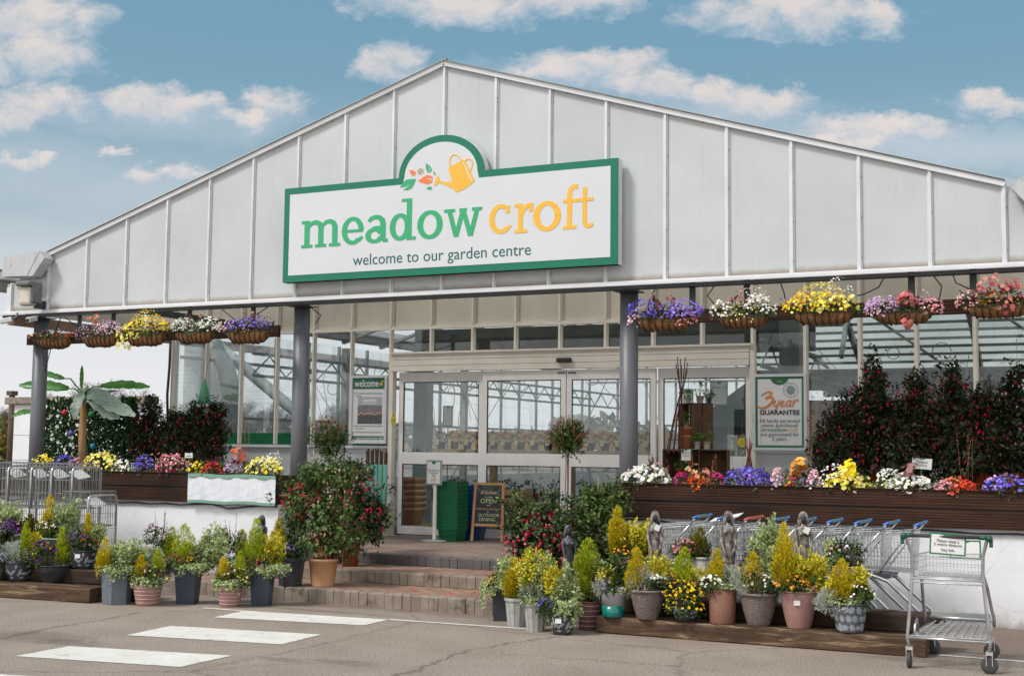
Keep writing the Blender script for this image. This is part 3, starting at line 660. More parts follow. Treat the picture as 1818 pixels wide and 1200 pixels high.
# blank banner tied over the short planter
pm('banner_white', (.74, .76, .80), (.64, .67, .72), 6, .6, bump=.5, bscale=9); pm('banner_green', (.20, .36, .28), (.16, .31, .24), 8, .6)
t = thing('banner', 'blank white banner with faded green edges tied over the left planter end', 'banner', (-10.375, 13.3, .92))
b = MB(); n = 24; vs = []
for j, z in enumerate((.035, .10, .2, .325)):
    for i in range(n+1): vs.append((-.685+1.37*i/n, -.006*math.sin(i*1.3+j), z+.006*math.sin(i*.5)))
b.add(vs, [(j*(n+1)+i, j*(n+1)+i+1, (j+1)*(n+1)+i+1, (j+1)*(n+1)+i) for j in range(3) for i in range(n)]); b.build('sheet', 'banner_white', t)
for nm, z0, z1 in (('top_hem', .325, .372), ('bottom_hem', .0, .034)):
    b = MB(); vs = []
    for z in (z0, z1):
        for i in range(n+1): vs.append((-.685+1.37*i/n, -.008-.004*math.sin(i*1.3), z+.006*math.sin(i*.5)))
    b.add(vs, [(i, i+1, n+2+i, n+1+i) for i in range(n)]); b.build(nm, 'banner_green', t)

# ================================================================== MAIN SIGN
pm('sign_white', (.62, .635, .67), (.60, .615, .65), 2, .35, coat=.1); pm('sign_green', (.0, .165, .095), (.0, .15, .085), 2, .35); pm('sign_edge', (.66, .67, .68), (.6, .6, .6), 4, .4)
pm('letter_green', (.03, .37, .16), (.03, .35, .15), 3, .45); pm('letter_yellow', (.80, .45, .045), (.78, .43, .04), 3, .45); pm('letter_dark', (.0, .10, .085), (.0, .10, .085), 3, .45)
pm('leaf_orange', (.80, .20, .05), (.78, .19, .05), 3, .45); pm('leaf_olive', (.34, .30, .07), (.34, .30, .07), 3, .45)
YS = 13.42
S = lambda x, y, Y=YS: (lambda p: (p.x, p.z))(at(x, y, Y))
Q = lambda x, y: S(690+x/10, 230+y/10)
pBL, pTR = at(502.5, 502, YS), at(1097, 281, YS); pTL, pBR = at(505, 335, YS), at(1096, 469, YS)
sx0 = (pBL.x+pTL.x)/2; sx1 = (pTR.x+pBR.x)/2; sz0 = (pBL.z+pBR.z)/2; sz1 = (pTL.z+pTR.z)/2
sign = thing('shop_sign', 'large white sign with green border, arched top, green and yellow lettering', 'sign', (sx0, YS, sz0))
oo = lambda L: [(x-sx0, z-sz0) for x, z in L]
a0, a1 = Q(178, 860), Q(1692, 715); acx = (a0[0]+a1[0])/2; Ra = (a1[0]-a0[0])/2; top = Q(1000, 95)[1]; Rz = top-sz1
outer = [(sx0, sz0), (sx1, sz0), (sx1, sz1), (acx+Ra, sz1)]+[(acx+Ra*math.cos(t_), sz1+Rz*math.sin(t_)) for t_ in [R(6+168*i/36) for i in range(37)]]+[(acx-Ra, sz1), (sx0, sz1)]
bd = .085; Ri, Rzi = Ra-bd*1.0, Rz-bd
inner = [(sx0+bd, sz0+bd), (sx1-bd, sz0+bd), (sx1-bd, sz1-bd), (acx+Ri+.02, sz1-bd)]+[(acx+Ri*math.cos(t_), sz1+Rzi*math.sin(t_)) for t_ in [R(2+176*i/36) for i in range(37)]]+[(acx-Ri-.02, sz1-bd), (sx0+bd, sz1-bd)]
b = MB(); b.prism(oo(outer), 0, .11); b.build('sign_border', 'sign_green', sign)
b = MB(); b.prism([(x*1.0006+.004, z) for x, z in oo(outer)], .02, .125); b.build('sign_return', 'sign_edge', sign)
b = MB(); b.prism(oo(inner), -.004, .002); b.build('sign_face', 'sign_white', sign)
b = MB()
for x in (.8, 2.2, 3.5): b.bbox((x, .12, .1), (x+.05, .165, 1.0))
b.build('brackets', 'grey_steel', sign)
# slab-serif lettering drawn as broad strokes
class Pen:
    def __init__(s): s.parts = []
    def st(s, pts, w):
        pts = [Vector(p) for p in pts]; n = len(pts); L = []; Rr = []
        ws = w if isinstance(w, (list, tuple)) else [w]*n
        for i, p in enumerate(pts):
            t = (pts[min(i+1, n-1)]-pts[max(i-1, 0)]).normalized(); q = Vector((-t.y, t.x))*ws[i]/2; L.append(p+q); Rr.append(p-q)
        s.parts.append(Rr+L[::-1]); return s
    def box(s, x0, y0, x1, y1): s.parts.append([Vector((x0, y0)), Vector((x1, y0)), Vector((x1, y1)), Vector((x0, y1))]); return s
    def ring(s, cx, cy, rx, ry, a0=0, a1=360, wv=.2, wh=.13, n=28):
        A = [R(a0+(a1-a0)*i/n) for i in range(n+1)]
        return s.st([(cx+rx*math.cos(a), cy+ry*math.sin(a)) for a in A], [wh+(wv-wh)*abs(math.cos(a))**1.3 for a in A])
def glyph(c):
    p = Pen(); V, Hh = .19, .115
    if c == 'm':
        for x in (.20, .70, 1.20): p.box(x-V/2, 0, x+V/2, .72 if x > .3 else .99); p.box(x-.2, 0, x+.2, Hh)
        p.box(.0, .88, .2, .99)
        for x in (.20, .70): p.st([(x+.02, .70), (x+.09, .82), (x+.20, .90), (x+.33, .915), (x+.44, .86), (x+.495, .74), (x+.5, .6)], [.10, .13, .15, .17, .18, .19, .19])
    elif c == 'e':
        p.ring(.42, .5, .325, .43, 2, 312, .2, .14); p.box(.18, .44, .82, .545)
        p.st([(.60, .14), (.72, .20), (.80, .27)], [.15, .13, .10])
    elif c == 'a':
        p.st([(.12, .78), (.22, .88), (.36, .925), (.50, .90), (.60, .80), (.63, .66), (.63, .2), (.68, .08), (.80, .07)], [.12, .15, .16, .17, .19, .2, .19, .15, .12])
        p.ring(.34, .27, .235, .21, 20, 340, .19, .125)
        p.box(.4, .50, .63, .60); p.st([(.2, .44), (.30, .53), (.42, .55)], .115)
    elif c == 'd':
        p.ring(.37, .48, .275, .41, 0, 360, .2, .14); p.box(.60, .0, .60+V, 1.46); p.box(.42, 1.35, .62, 1.46); p.box(.70, 0, .94, Hh)
    elif c == 'o': p.ring(.45, .5, .345, .43, 0, 360, .205, .14, 40)
    elif c == 'w':
        for x0, x1 in ((.19, .45), (.70, .45), (.70, .98), (1.22, .98)): p.st([(x0, .95), (x1, .03)], .165)
        p.box(.0, .88, .40, .99); p.box(1.02, .88, 1.40, .99); p.box(.56, .88, .84, .99)
    elif c == 'c':
        p.ring(.43, .5, .33, .43, 62, 305, .2, .145); p.box(.60, .68, .76, .93); p.st([(.60, .13), (.70, .18), (.80, .26)], [.15, .13, .10])
    elif c == 'r':
        p.box(.14, 0, .14+V, .99); p.box(.0, .88, .2, .99); p.box(.0, 0, .50, Hh)
        p.st([(.30, .62), (.38, .80), (.50, .90), (.66, .92)], [.10, .13, .16, .17]); p.box(.58, .70, .74, .98)
    elif c == 'f':
        p.box(.16, 0, .16+V, 1.2); p.box(.0, 0, .52, Hh); p.box(.0, .88, .62, .99); p.st([(.255, 1.15), (.28, 1.30), (.40, 1.40), (.58, 1.395)], [.19, .18, .155, .15])
    elif c == 't':
        p.box(.12, .18, .12+V, 1.34); p.box(-.05, .88, .60, .99); p.st([(.215, .24), (.25, .10), (.36, .055), (.52, .08), (.60, .13)], [.19, .17, .14, .12, .1])
    return p.parts
Z7 = lambda x, y: (480+x/2.8406, 220+y/2.84)
XH = at(*Z7(175, 487), YS).z-at(*Z7(175, 622), YS).z
def word(letters, mat, name):
    b = MB(); e = 0
    for c, xl, xr, yb in letters:
        P = glyph(c); mn = min(v.x for q in P for v in q); mx = max(v.x for q in P for v in q)
        X0, X1 = at(*Z7(xl, yb), YS).x, at(*Z7(xr, yb), YS).x; zb = at(*Z7((xl+xr)/2, yb), YS).z
        for q in P:
            e += 1; b.prism([(X0+(v.x-mn)/(mx-mn)*(X1-X0)-sx0, zb+v.y*XH*1.02-sz0) for v in q], -.0075-.00012*(e % 9), -.0035)
    b.build(name, mat, sign)
word([('m', 157, 353, 622), ('e', 360, 471, 610), ('a', 479, 593, 601), ('d', 602, 734, 588), ('o', 741, 869, 581), ('w', 876, 1068, 571)], 'letter_green', 'word')
word([('c', 1104, 1218, 555), ('r', 1232, 1325, 550), ('o', 1326, 1466, 541), ('f', 1476, 1556, 531), ('t', 1556, 1632, 525)], 'letter_yellow', 'word')
a, c_ = at(*Z7(418, 710), YS), at(*Z7(1316, 662), YS)
tx = text_mesh('welcome to our garden centre', .2, 'lettering', 'letter_dark', sign, ((a.x+c_.x)/2-sx0, -.0055, (a.z+c_.z)/2-sz0-.005))
w0 = tx.dimensions.x; k = (c_.x-a.x)/w0; tx.scale = (k, k*1.02, 1)
# logo: watering can and leaves
def lp(pts): return oo([Q(x, y) for x, y in pts])
b = MB(); yy = (-.0075, -.0035)
b.prism(lp([(1062, 700), (1085, 675), (1290, 560), (1300, 543), (1345, 540), (1365, 560), (1532, 900), (1525, 925), (1440, 1000), (1340, 1065), (1215, 1118), (1185, 1110), (1165, 1060), (1150, 985)][::-1]), *yy)
b.prism(lp([(905, 905), (1000, 935), (1040, 940), (1115, 895), (1150, 960), (1175, 1060), (1100, 1030), (1000, 990), (895, 945)][::-1]), yy[0]-.0002, yy[1])
b.prism(lp([(870, 820), (895, 835), (910, 900), (895, 945), (850, 1000), (812, 1006), (830, 930)][::-1]), yy[0]-.0004, yy[1])
def pen3(pts, w, j):
    p = Pen(); p.st(pts, w)
    for q in p.parts: b.prism([(x, z) for x, z in lp([(v.x, v.y) for v in q])][::-1], yy[0]-.0006-j*.0002, yy[1])
pen3([(1100, 665), (1085, 580), (1095, 510), (1130, 465), (1170, 450), (1220, 465), (1260, 505), (1290, 550)], 22, 0)
pen3([(1365, 560), (1390, 535), (1430, 527), (1470, 545), (1492, 590), (1485, 660), (1450, 740)], 22, 1)
b.build('watering_can_emblem', 'letter_yellow', sign)
b = MB(); b.prism(lp([(1320, 590), (1340, 590), (1490, 915), (1470, 925)][::-1]), -.0095, -.0078); b.prism(lp([(1072, 940), (1115, 905), (1130, 960)][::-1]), -.0095, -.0078); b.build('emblem_highlight', 'sign_white', sign)
b = MB()
b.prism(lp([(205, 1035), (250, 960), (310, 900), (380, 885), (490, 880), (455, 980), (410, 1050), (340, 1082), (260, 1075), (330, 1030), (400, 960), (300, 1020)][::-1]), *yy)
b.prism(lp([(670, 600), (740, 655), (770, 710), (765, 745), (745, 765), (735, 700), (690, 650), (725, 720), (728, 775), (690, 755), (662, 690)][::-1]), *yy)
b.prism(lp([(670, 1045), (700, 1035), (715, 1018), (740, 1020), (765, 1018), (762, 1040), (772, 1050), (758, 1065), (745, 1082), (725, 1075), (705, 1068)][::-1]), *yy); b.build('green_leaf_emblem', 'letter_green', sign)
b = MB()
b.prism(lp([(370, 725), (440, 728), (485, 760), (490, 808), (425, 765), (478, 825), (440, 832), (405, 805)][::-1]), *yy)
b.prism(lp([(515, 903), (560, 895), (620, 845), (690, 812), (750, 820), (788, 860), (785, 895), (765, 870), (700, 868), (620, 900), (700, 885), (782, 905), (780, 935), (745, 965), (718, 955), (705, 978), (665, 975), (655, 958), (640, 970), (600, 945), (585, 952)][::-1]), *yy); b.build('orange_leaf_emblem', 'leaf_orange', sign)
b = MB()
for k in range(6):
    an = R(60*k+20); cx, cy = 568+math.cos(an)*36, 748+math.sin(an)*40
    b.prism(lp([(568+8*math.cos(an), 748+8*math.sin(an)), (cx+14*math.cos(an+1.2), cy+16*math.sin(an+1.2)), (568+60*math.cos(an+.25), 748+66*math.sin(an+.25)), (568+48*math.cos(an), 748+52*math.sin(an)), (568+60*math.cos(an-.25), 748+66*math.sin(an-.25)), (cx+14*math.cos(an-1.2), cy+16*math.sin(an-1.2))][::-1]), *yy)
b.prism(lp([(800, 740), (830, 770), (840, 800), (825, 818), (803, 790)][::-1]), *yy); b.build('seed_emblem', 'leaf_olive', sign)
# ================================================================== PLANT TOOLKIT
rng = np.random.default_rng(11)
LEAF_V = np.array([(0, 0, 0), (.32, -.5, .0), (.72, -.34, -.05), (1, 0, -.12), (.72, .34, -.05), (.32, .5, .0), (.45, 0, -.12)])   # along, across, normal
LEAF_F = np.array([(6, 0, 1), (6, 1, 2), (6, 2, 3), (6, 3, 4), (6, 4, 5), (6, 5, 0)]); LEAF_I = np.array([.6, .25, .3, 0, .3, .25, 1.0])
SPK_V = np.array([(0, -.5, 0), (0, .5, 0), (.6, .3, .0), (1, 0, .1), (.6, -.3, 0)]); SPK_F = np.array([(0, 2, 1), (0, 4, 2), (4, 3, 2)]); SPK_I = np.array([0, 0, .5, 1, .5])
def _flower(lobes, depth, cup, n=15, ri=.34):
    vs = [(0, 0, 0)]; ii = [1.0]
    for k in range(n):
        a = 6.2832*k/n; vs.append((ri*math.cos(a), ri*math.sin(a), .03)); ii.append(.06)
    for k in range(n):
        a = 6.2832*k/n; r = 1-depth*(.5+.5*math.cos(lobes*a)); vs.append((r*math.cos(a), r*math.sin(a), cup)); ii.append(0)
    fs = []
    for k in range(n):
        j = (k+1) % n; fs += [(0, 1+k, 1+j), (1+k, 1+n+k, 1+n+j), (1+k, 1+n+j, 1+j)]
    return np.array(vs), np.array(fs), np.array(ii)
PANSY = _flower(5, .25, .10, 15, .30); DAISY = _flower(9, .35, .12, 18, .26); SMALL = _flower(5, .35, .05, 10, .25); ROSE = _flower(7, .18, .45, 14, .3)
def _bell():
    vs = []; ii = []; prof = [(.05, 0, 0), (.16, .18, 0), (.20, .34, 0), (.30, .42, 0), (.5, .40, .3), (.20, .62, 1.0), (.25, .82, 1), (.03, 1.05, 1)]
    n = 5; fs = []
    for (r, x, q) in prof:
        for k in range(n):
            rr = r*(1.5 if (q == .3 and k % 1 == 0) else 1); a = 6.2832*k/n; vs.append((x, rr*math.cos(a), rr*math.sin(a))); ii.append(q)
    for i in range(len(prof)-1):
        for k in range(n):
            a, b, c, d = i*n+k, i*n+(k+1) % n, (i+1)*n+(k+1) % n, (i+1)*n+k; fs += [(a, b, c), (a, c, d)]
    return np.array(vs), np.array(fs), np.array(ii)
BELL = _bell()
def unit(a): return a/np.maximum(np.linalg.norm(a, axis=-1, keepdims=True), 1e-9)
class Fol:
    """collects many small leaves / petals, each with its own colour, into one mesh"""
    def __init__(s): s.V = []; s.F = []; s.C = []; s.k = 0
    def inst(s, T, P, D, N, L, W, ce, ci):
        tv, tf, ti = T; n = len(P)
        if n == 0: return s
        P = np.asarray(P, float); D = unit(np.asarray(D, float)); N = np.asarray(N, float)
        B = unit(np.cross(N, D)); N = np.cross(D, B)
        L = np.broadcast_to(np.asarray(L, float), (n,)); W = np.broadcast_to(np.asarray(W, float), (n,))
        X = tv[None, :, 0, None]*L[:, None, None]*D[:, None, :]+tv[None, :, 1, None]*W[:, None, None]*B[:, None, :]+tv[None, :, 2, None]*W[:, None, None]*N[:, None, :]
        V = P[:, None, :]+X; ce = np.broadcast_to(np.asarray(ce, float), (n, 3)); ci = np.broadcast_to(np.asarray(ci, float), (n, 3))
        C = ce[:, None, :]*(1-ti[None, :, None])+ci[:, None, :]*ti[None, :, None]
        F = tf[None]+(np.arange(n)*len(tv))[:, None, None]+s.k
        s.V.append(V.reshape(-1, 3)); s.C.append(C.reshape(-1, 3)); s.F.append(F.reshape(-1, 3)); s.k += n*len(tv); return s
    def stem(s, a, b, r0, r1, c):
        a, b = np.array(a, float), np.array(b, float); d = unit(b-a); u = unit(np.cross(d, [.3, .9, .2])); w = np.cross(d, u)
        vs = []
        for p, r in ((a, r0), (b, r1)):
            for k in range(4): an = math.pi/2*k; vs.append(p+r*(u*math.cos(an)+w*math.sin(an)))
        fs = []
        for k in range(4): i, j = k, (k+1) % 4; fs += [(i, j, j+4), (i, j+4, i+4)]
        s.V.append(np.array(vs)); s.F.append(np.array(fs)+s.k); s.C.append(np.tile(np.array(c, float), (8, 1))); s.k += 8; return s
    def build(s, name, mat, parent=None, loc=None):
        if not s.V: return None
        V = np.concatenate(s.V); F = np.concatenate(s.F); C = np.concatenate(s.C)
        me = bpy.data.meshes.new(name); me.vertices.add(len(V)); me.vertices.foreach_set('co', V.astype('f').ravel())
        me.loops.add(F.size); me.loops.foreach_set('vertex_index', F.astype('i').ravel())
        me.polygons.add(len(F)); me.polygons.foreach_set('loop_start', (np.arange(len(F))*3).astype('i'))
        try: me.polygons.foreach_set('loop_total', np.full(len(F), 3, 'i'))
        except Exception: pass
        a = me.color_attributes.new('col', 'FLOAT_COLOR', 'POINT'); a.data.foreach_set('color', np.concatenate([np.clip(C, 0, 1), np.ones((len(C), 1))], 1).astype('f').ravel())
        me.update(calc_edges=True); me.validate(); me.materials.append(MATS[mat])
        o = bpy.data.objects.new(name, me); col.objects.link(o)
        if parent is not None: o.parent = parent
        if loc is not None: o.location = loc
        return o
def rdir(n, up=0.0, out=None, k=1.0):
    d = rng.normal(size=(n, 3)); d = unit(d)*k
    if out is not None: d = d+out
    d[:, 2] += up; return unit(d)
def vary(c, n, s=.18):
    c = np.array(c, float); m = 1+rng.normal(0, s, (n, 1)); h = 1+rng.normal(0, s*.35, (n, 3)); return np.clip(c*m*h, .003, .95)
def pick(cols, n, s=.15):
    cols = np.array(cols, float); return vary(cols[rng.integers(0, len(cols), n)], n, s)
def blob_pts(n, r, lump=.25, shell=.55, seed=None):
    """points filling an ellipsoid of half sizes r with an uneven outline"""
    d = unit(rng.normal(size=(n, 3))); g = rng.normal(size=(7, 3)); g = unit(g); ph = rng.uniform(0, 6.28, 7)
    m = 1+lump*np.sum(np.sin(d@g.T*4.2+ph), 1)/3.2
    rad = (shell+(1-shell)*rng.random(n)**.6)*m
    return d*rad[:, None]*np.array(r), d
# --- plants: every function adds to a Fol; c = base point (x,y,z), sizes in metres
GOLD = [(.60, .46, .015), (.48, .40, .015), (.70, .52, .02), (.26, .27, .015)]
LIME = [(.36, .42, .02), (.50, .50, .03), (.18, .27, .02)]
GREEN = [(.06, .12, .028), (.085, .155, .04), (.04, .08, .022), (.13, .19, .05)]
DARK = [(.018, .038, .014), (.03, .055, .018), (.012, .026, .010)]
BRONZE = [(.035, .03, .018), (.06, .035, .022), (.02, .022, .012)]
def conifer(f, c, h, r, cols=GOLD, n=None):
    m = 10; base = np.array(c)
    for q in range(m):
        a = rng.uniform(0, 6.283); e = 0 if q == 0 else r*(.35+.55*rng.random()); hh = h*(1 if q == 0 else (.45+.5*rng.random())*(1-.25*e/r)); lean = rng.uniform(.15, .5)*e
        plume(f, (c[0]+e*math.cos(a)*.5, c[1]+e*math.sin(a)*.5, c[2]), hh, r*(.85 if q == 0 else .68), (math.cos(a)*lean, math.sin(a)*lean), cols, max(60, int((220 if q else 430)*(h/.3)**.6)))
    f.stem(c, (c[0], c[1], c[2]+h*.6), .006, .003, (.08, .05, .03))
def plume(f, c, h, r, lean, cols, n):
    t = rng.random(n)**.8; a = rng.uniform(0, 6.2832, n); rr = r*np.sin(np.pi*np.clip(t*.9+.1, 0, 1))**.7*(.3+.7*rng.random(n)); x = lean[0]*t**1.5+rr*np.cos(a); y = lean[1]*t**1.5+rr*np.sin(a)
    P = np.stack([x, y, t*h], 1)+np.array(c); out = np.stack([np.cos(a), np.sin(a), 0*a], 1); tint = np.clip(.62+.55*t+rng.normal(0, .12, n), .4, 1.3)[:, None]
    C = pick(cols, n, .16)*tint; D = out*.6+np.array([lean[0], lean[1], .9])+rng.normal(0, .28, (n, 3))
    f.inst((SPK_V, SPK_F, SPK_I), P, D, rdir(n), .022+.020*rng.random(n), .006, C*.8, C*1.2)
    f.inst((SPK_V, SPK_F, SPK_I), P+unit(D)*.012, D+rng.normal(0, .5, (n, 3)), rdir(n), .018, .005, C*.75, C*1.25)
def old_conifer(f, c, h, r, cols=GOLD, n=None):
    n = n or int(950*(h/.3)**.7)
    t = rng.random(n)**.85; a = rng.uniform(0, 6.2832, n); k = 7; lob = 1+.30*np.sin(a*k+t*9)+.17*rng.normal(size=n)
    rr = r*(np.sin(np.pi*np.clip(t*.86+.13, 0, 1)))**.75*(.45+.55*rng.random(n)**.5)*lob*np.where(t > .8, (1.02-t)/.22*.9+.12, 1)
    P = np.stack([rr*np.cos(a), rr*np.sin(a), t*h*(.95+.08*rng.normal(size=n))], 1)+np.array(c)
    out = np.stack([np.cos(a), np.sin(a), np.zeros(n)], 1); D = out*.55+np.array([0, 0, 1.0])+rng.normal(0, .22, (n, 3))
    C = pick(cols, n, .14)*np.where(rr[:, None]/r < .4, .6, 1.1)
    for sc, off in ((1, 0), (.7, .5)):
        m = len(P); D2 = D+rng.normal(0, .28*off, (m, 3))
        f.inst((SPK_V, SPK_F, SPK_I), P+unit(D)*h*.03*off, D2, rdir(m), h*.10*sc+.012, .0065+.008*r, C*.8, C*1.2)
    f.stem(c, (c[0], c[1], c[2]+h*.6), .006, .003, (.08, .05, .03))
def bush(f, c, r, leaf=.03, n=260, edge=GREEN, inner=None, up=.4, wid=.55, lump=.25, clump=5, droop=0, shell=.5):
    """broad-leaved bush: clumps of leaves"""
    m = max(4, n//clump); P, d = blob_pts(m, r, lump, shell); out = unit(d+np.array([0, 0, up]))
    P = np.repeat(P, clump, 0)+rng.normal(0, leaf*.45, (m*clump, 3)); out = np.repeat(out, clump, 0); nn = len(P)
    D = unit(out*.9+rng.normal(0, .75, (nn, 3))+np.array([0, 0, -droop])); N = unit(out+np.array([0, 0, .8])+rng.normal(0, .4, (nn, 3)))
    tint = np.repeat(1+rng.normal(0, .13, (m, 1)), clump, 0)
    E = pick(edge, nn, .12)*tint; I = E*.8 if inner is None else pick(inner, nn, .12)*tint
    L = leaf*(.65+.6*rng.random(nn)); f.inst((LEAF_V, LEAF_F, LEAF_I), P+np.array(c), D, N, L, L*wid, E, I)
    for k in range(max(3, m//9)):
        q = P[rng.integers(0, nn)]; f.stem((c[0]+q[0]*.12, c[1]+q[1]*.12, c[2]-r[2]*.9), np.array(c)+q*.9, .0035, .0018, (.07, .055, .03))
CREAM = [(.66, .66, .36), (.74, .74, .48), (.50, .56, .24)]; CREAM_IN = [(.045, .12, .03), (.08, .17, .04), (.12, .23, .05)]
YEL = [(.80, .62, .03), (.70, .58, .04), (.85, .70, .10)]; YEL_IN = [(.30, .34, .03), (.50, .45, .03), (.08, .15, .02)]
def euonymus(f, c, h, r, edge=CREAM, inner=CREAM_IN, stems=9, leaf=.026, dens=1.0):
    """upright twiggy stems with paired variegated leaves"""
    bush(f, (c[0], c[1], c[2]+h*.34), (r*.72, r*.6, h*.32), leaf=leaf*1.0, n=int(1500*r*h/.03), edge=edge, inner=inner, up=.9, wid=.5, lump=.7, shell=.2)
    for s in range(stems):
        a = rng.uniform(0, 6.283); q = r*math.sqrt(rng.random()); hh = h*(.55+.45*rng.random())*(1-.25*q/r)
        tip = np.array([q*math.cos(a), q*math.sin(a), hh]); base = np.array([q*.3*math.cos(a), q*.3*math.sin(a), 0])
        n = max(6, int(dens*hh/leaf*3.4)); t = .12+.88*rng.random(n)**.8
        P = base+(tip-base)*t[:, None]+rng.normal(0, leaf*.22, (n, 3)); P[:, :2] += (t*(1-t)*r*.5)[:, None]*np.array([math.cos(a), math.sin(a)])
        an = rng.uniform(0, 6.283, n); D = np.stack([np.cos(an), np.sin(an), .35+1.1*(t > .85)+.3*rng.random(n)], 1)
        E = pick(edge, n, .10); I = pick(inner, n, .14); L = leaf*(.7+.5*rng.random(n))
        f.inst((LEAF_V, LEAF_F, LEAF_I), P+np.array(c), D, rdir(n, 1.5), L, L*.52, E, I)
        f.stem(np.array(c)+base, np.array(c)+tip, .003, .0015, (.10, .12, .04))
def ivy(f, c, r, drop, n=110, leaf=.026, edge=CREAM, inner=CREAM_IN, front=True):
    """skirt of trailing ivy over the pot's rim"""
    a = rng.uniform(-math.pi, 0, n) if front else rng.uniform(0, 6.283, n)
    ph = rng.uniform(0, 6.28); keep = rng.random(n) < .35+.65*(np.sin(a*2.5+ph) > -.2); a = a[keep]; n = len(a); t = rng.random(n)**1.4; rr = r*(.55+.55*rng.random(n)); P = np.stack([rr*np.cos(a), rr*np.sin(a), .05*rng.random(n)-drop*t*(.15+.95*np.abs(np.sin(a*2.2+ph))**2)], 1)+np.array(c)
    out = np.stack([np.cos(a), np.sin(a), -.5*t], 1); L = leaf*(.7+.5*rng.random(n))
    f.inst((LEAF_V, LEAF_F, LEAF_I), P, out+rng.normal(0, .55, (n, 3)), out+np.array([0, 0, .7])+rng.normal(0, .35, (n, 3)), L, L*.85, pick(edge, n, .1), pick(inner, n, .15))
SILV = [(.46, .50, .44), (.34, .39, .34), (.58, .60, .55)]
def wispy(f, c, r, cols=SILV, n=420, L=.028, w=.005, up=.7):
    P, d = blob_pts(n, r, .25, .25); f.inst((SPK_V, SPK_F, SPK_I), P+np.array(c), unit(d)+np.array([0, 0, up])+rng.normal(0, .5, (n, 3)), rdir(n), L, w, pick(cols, n, .15)*.8, pick(cols, n, .12))
def flowers(f, c, r, size=.02, n=18, petal=((.25, .02, .5),), eye=(.8, .5, .02), T=None, face=(0, -.55, .6), spread=.45, top=.1, flat=.8):
    T = T or PANSY; n = int(n*1.6); size = size*.90; d = unit(rng.normal(size=(n, 3))); d[:, 1] = -np.abs(d[:, 1])*.9+.18*rng.random(n); d[:, 2] = np.abs(d[:, 2])*1.0+top-.25*rng.random(n)*(1-flat)*3; d = unit(d)
    P = d*np.array(r)*(.86+.2*rng.random((n, 1)))+np.array(c); N = unit(d*.8+np.array(face)+rng.normal(0, spread, (n, 3)))
    D = np.cross(N, rdir(n)); L = .86*size*(.7+.5*rng.random(n)); f.inst(T, P, D, N, L, L*rng.uniform(.75, 1, n), pick(petal, n, .20), np.broadcast_to(np.array(eye, float), (n, 3)))
def upright_twigs(f, c, h, r, cols=DARK, stems=9, leaf=.014):
    for s in range(stems):
        a = rng.uniform(0, 6.283); q = r*math.sqrt(rng.random()); hh = h*(.5+.5*rng.random()); n = int(hh/.0058)
        t = np.linspace(.05, 1, n); base = np.array([q*math.cos(a)*.5, q*math.sin(a)*.5, 0]); tip = np.array([q*math.cos(a), q*math.sin(a), hh])
        P = base+(tip-base)*t[:, None]; an = rng.uniform(0, 6.283, n); D = np.stack([np.cos(an), np.sin(an), .9+0*an], 1)
        C = pick(cols, n, .2); C2 = C*np.where(rng.random((n, 1)) > .6, 2.2, 1.2); f.inst((LEAF_V, LEAF_F, LEAF_I), P+np.array(c), D, rdir(n, 1), leaf*(.7+.5*rng.random(n))*(1.25-.5*t), leaf*.6, C2, C)
def round_leaves(f, c, r, cols, n=60, leaf=.03):
    P, d = blob_pts(n, r, .2, .5); N = unit(d+np.array([0, -.4, .6])+rng.normal(0, .35, (n, 3))); D = np.cross(N, rdir(n)); L = leaf*(.6+.5*rng.random(n))
    C = pick(cols, n, .15); f.inst(_flower(6, .18, .08, 12, .4), P+np.array(c), D, N, L, L, C*1.15, C*.7)
def bells(f, c, r, n=40, size=.03, sepal=((.62, .02, .05), (.70, .05, .12)), skirt=((.55, .03, .22),), front=True, k=1.0):
    d = unit(rng.normal(size=(n, 3)))
    if front: d[:, 1] = -np.abs(d[:, 1])*1.1
    d = unit(d); P = d*np.array(r)*(.85+.22*rng.random((n, 1)))*k+np.array(c); D = np.tile(np.array([[0, 0, -1.0]]), (n, 1))+rng.normal(0, .28, (n, 3))
    L = size*(.7+.6*rng.random(n)); f.inst(BELL, P, D, rdir(n), L, L*.62, pick(sepal, n, .12), pick(skirt, n, .12))

# ================================================================== POTS
def mat2(name, **k): pm(name, **k)
pm('pot_granite', (.17, .20, .23), (.08, .095, .115), 95, .6, bump=.5, bscale=120, detail=2)
pm('pot_pink', (.34, .185, .165), (.28, .15, .135), 7, .55); pm('pot_pink_band', (.60, .45, .42), (.52, .38, .35), 30, .6)
pm('pot_navy', (.030, .046, .075), (.024, .037, .062), 4, .4, bump=.08, stretch=(1, 1, 6)); pm('pot_black', (.022, .025, .034), (.035, .038, .048), 5, .4, bump=.2)
pm('pot_peach', (.62, .36, .20), (.56, .31, .17), 3, .6); pm('pot_orange', (.33, .075, .025), (.28, .06, .02), 5, .4)
pm('pot_grey', (.40, .40, .39), (.31, .31, .30), 14, .65, bump=.25, bscale=70); pm('pot_redbrown', (.19, .085, .075), (.15, .065, .06), 6, .5)
pm('pot_taupe', (.20, .155, .14), (.13, .10, .092), 40, .6, bump=.5, bscale=90); pm('pot_brown', (.21, .095, .062), (.17, .075, .05), 30, .65, bump=.35, bscale=110)
pm('pot_teal', (.0, .17, .145), (.0, .15, .13), 3, .25, coat=.4); pm('pot_glazed_grey', (.36, .37, .39), (.31, .32, .34), 3, .3, coat=.3)
pm('pot_mint', (.42, .50, .46), (.36, .44, .40), 3, .45); pm('pot_leafbase', (.028, .032, .045), (.05, .055, .07), 10, .4); pm('pot_leafprint', (.34, .37, .41), (.25, .28, .32), 25, .55)
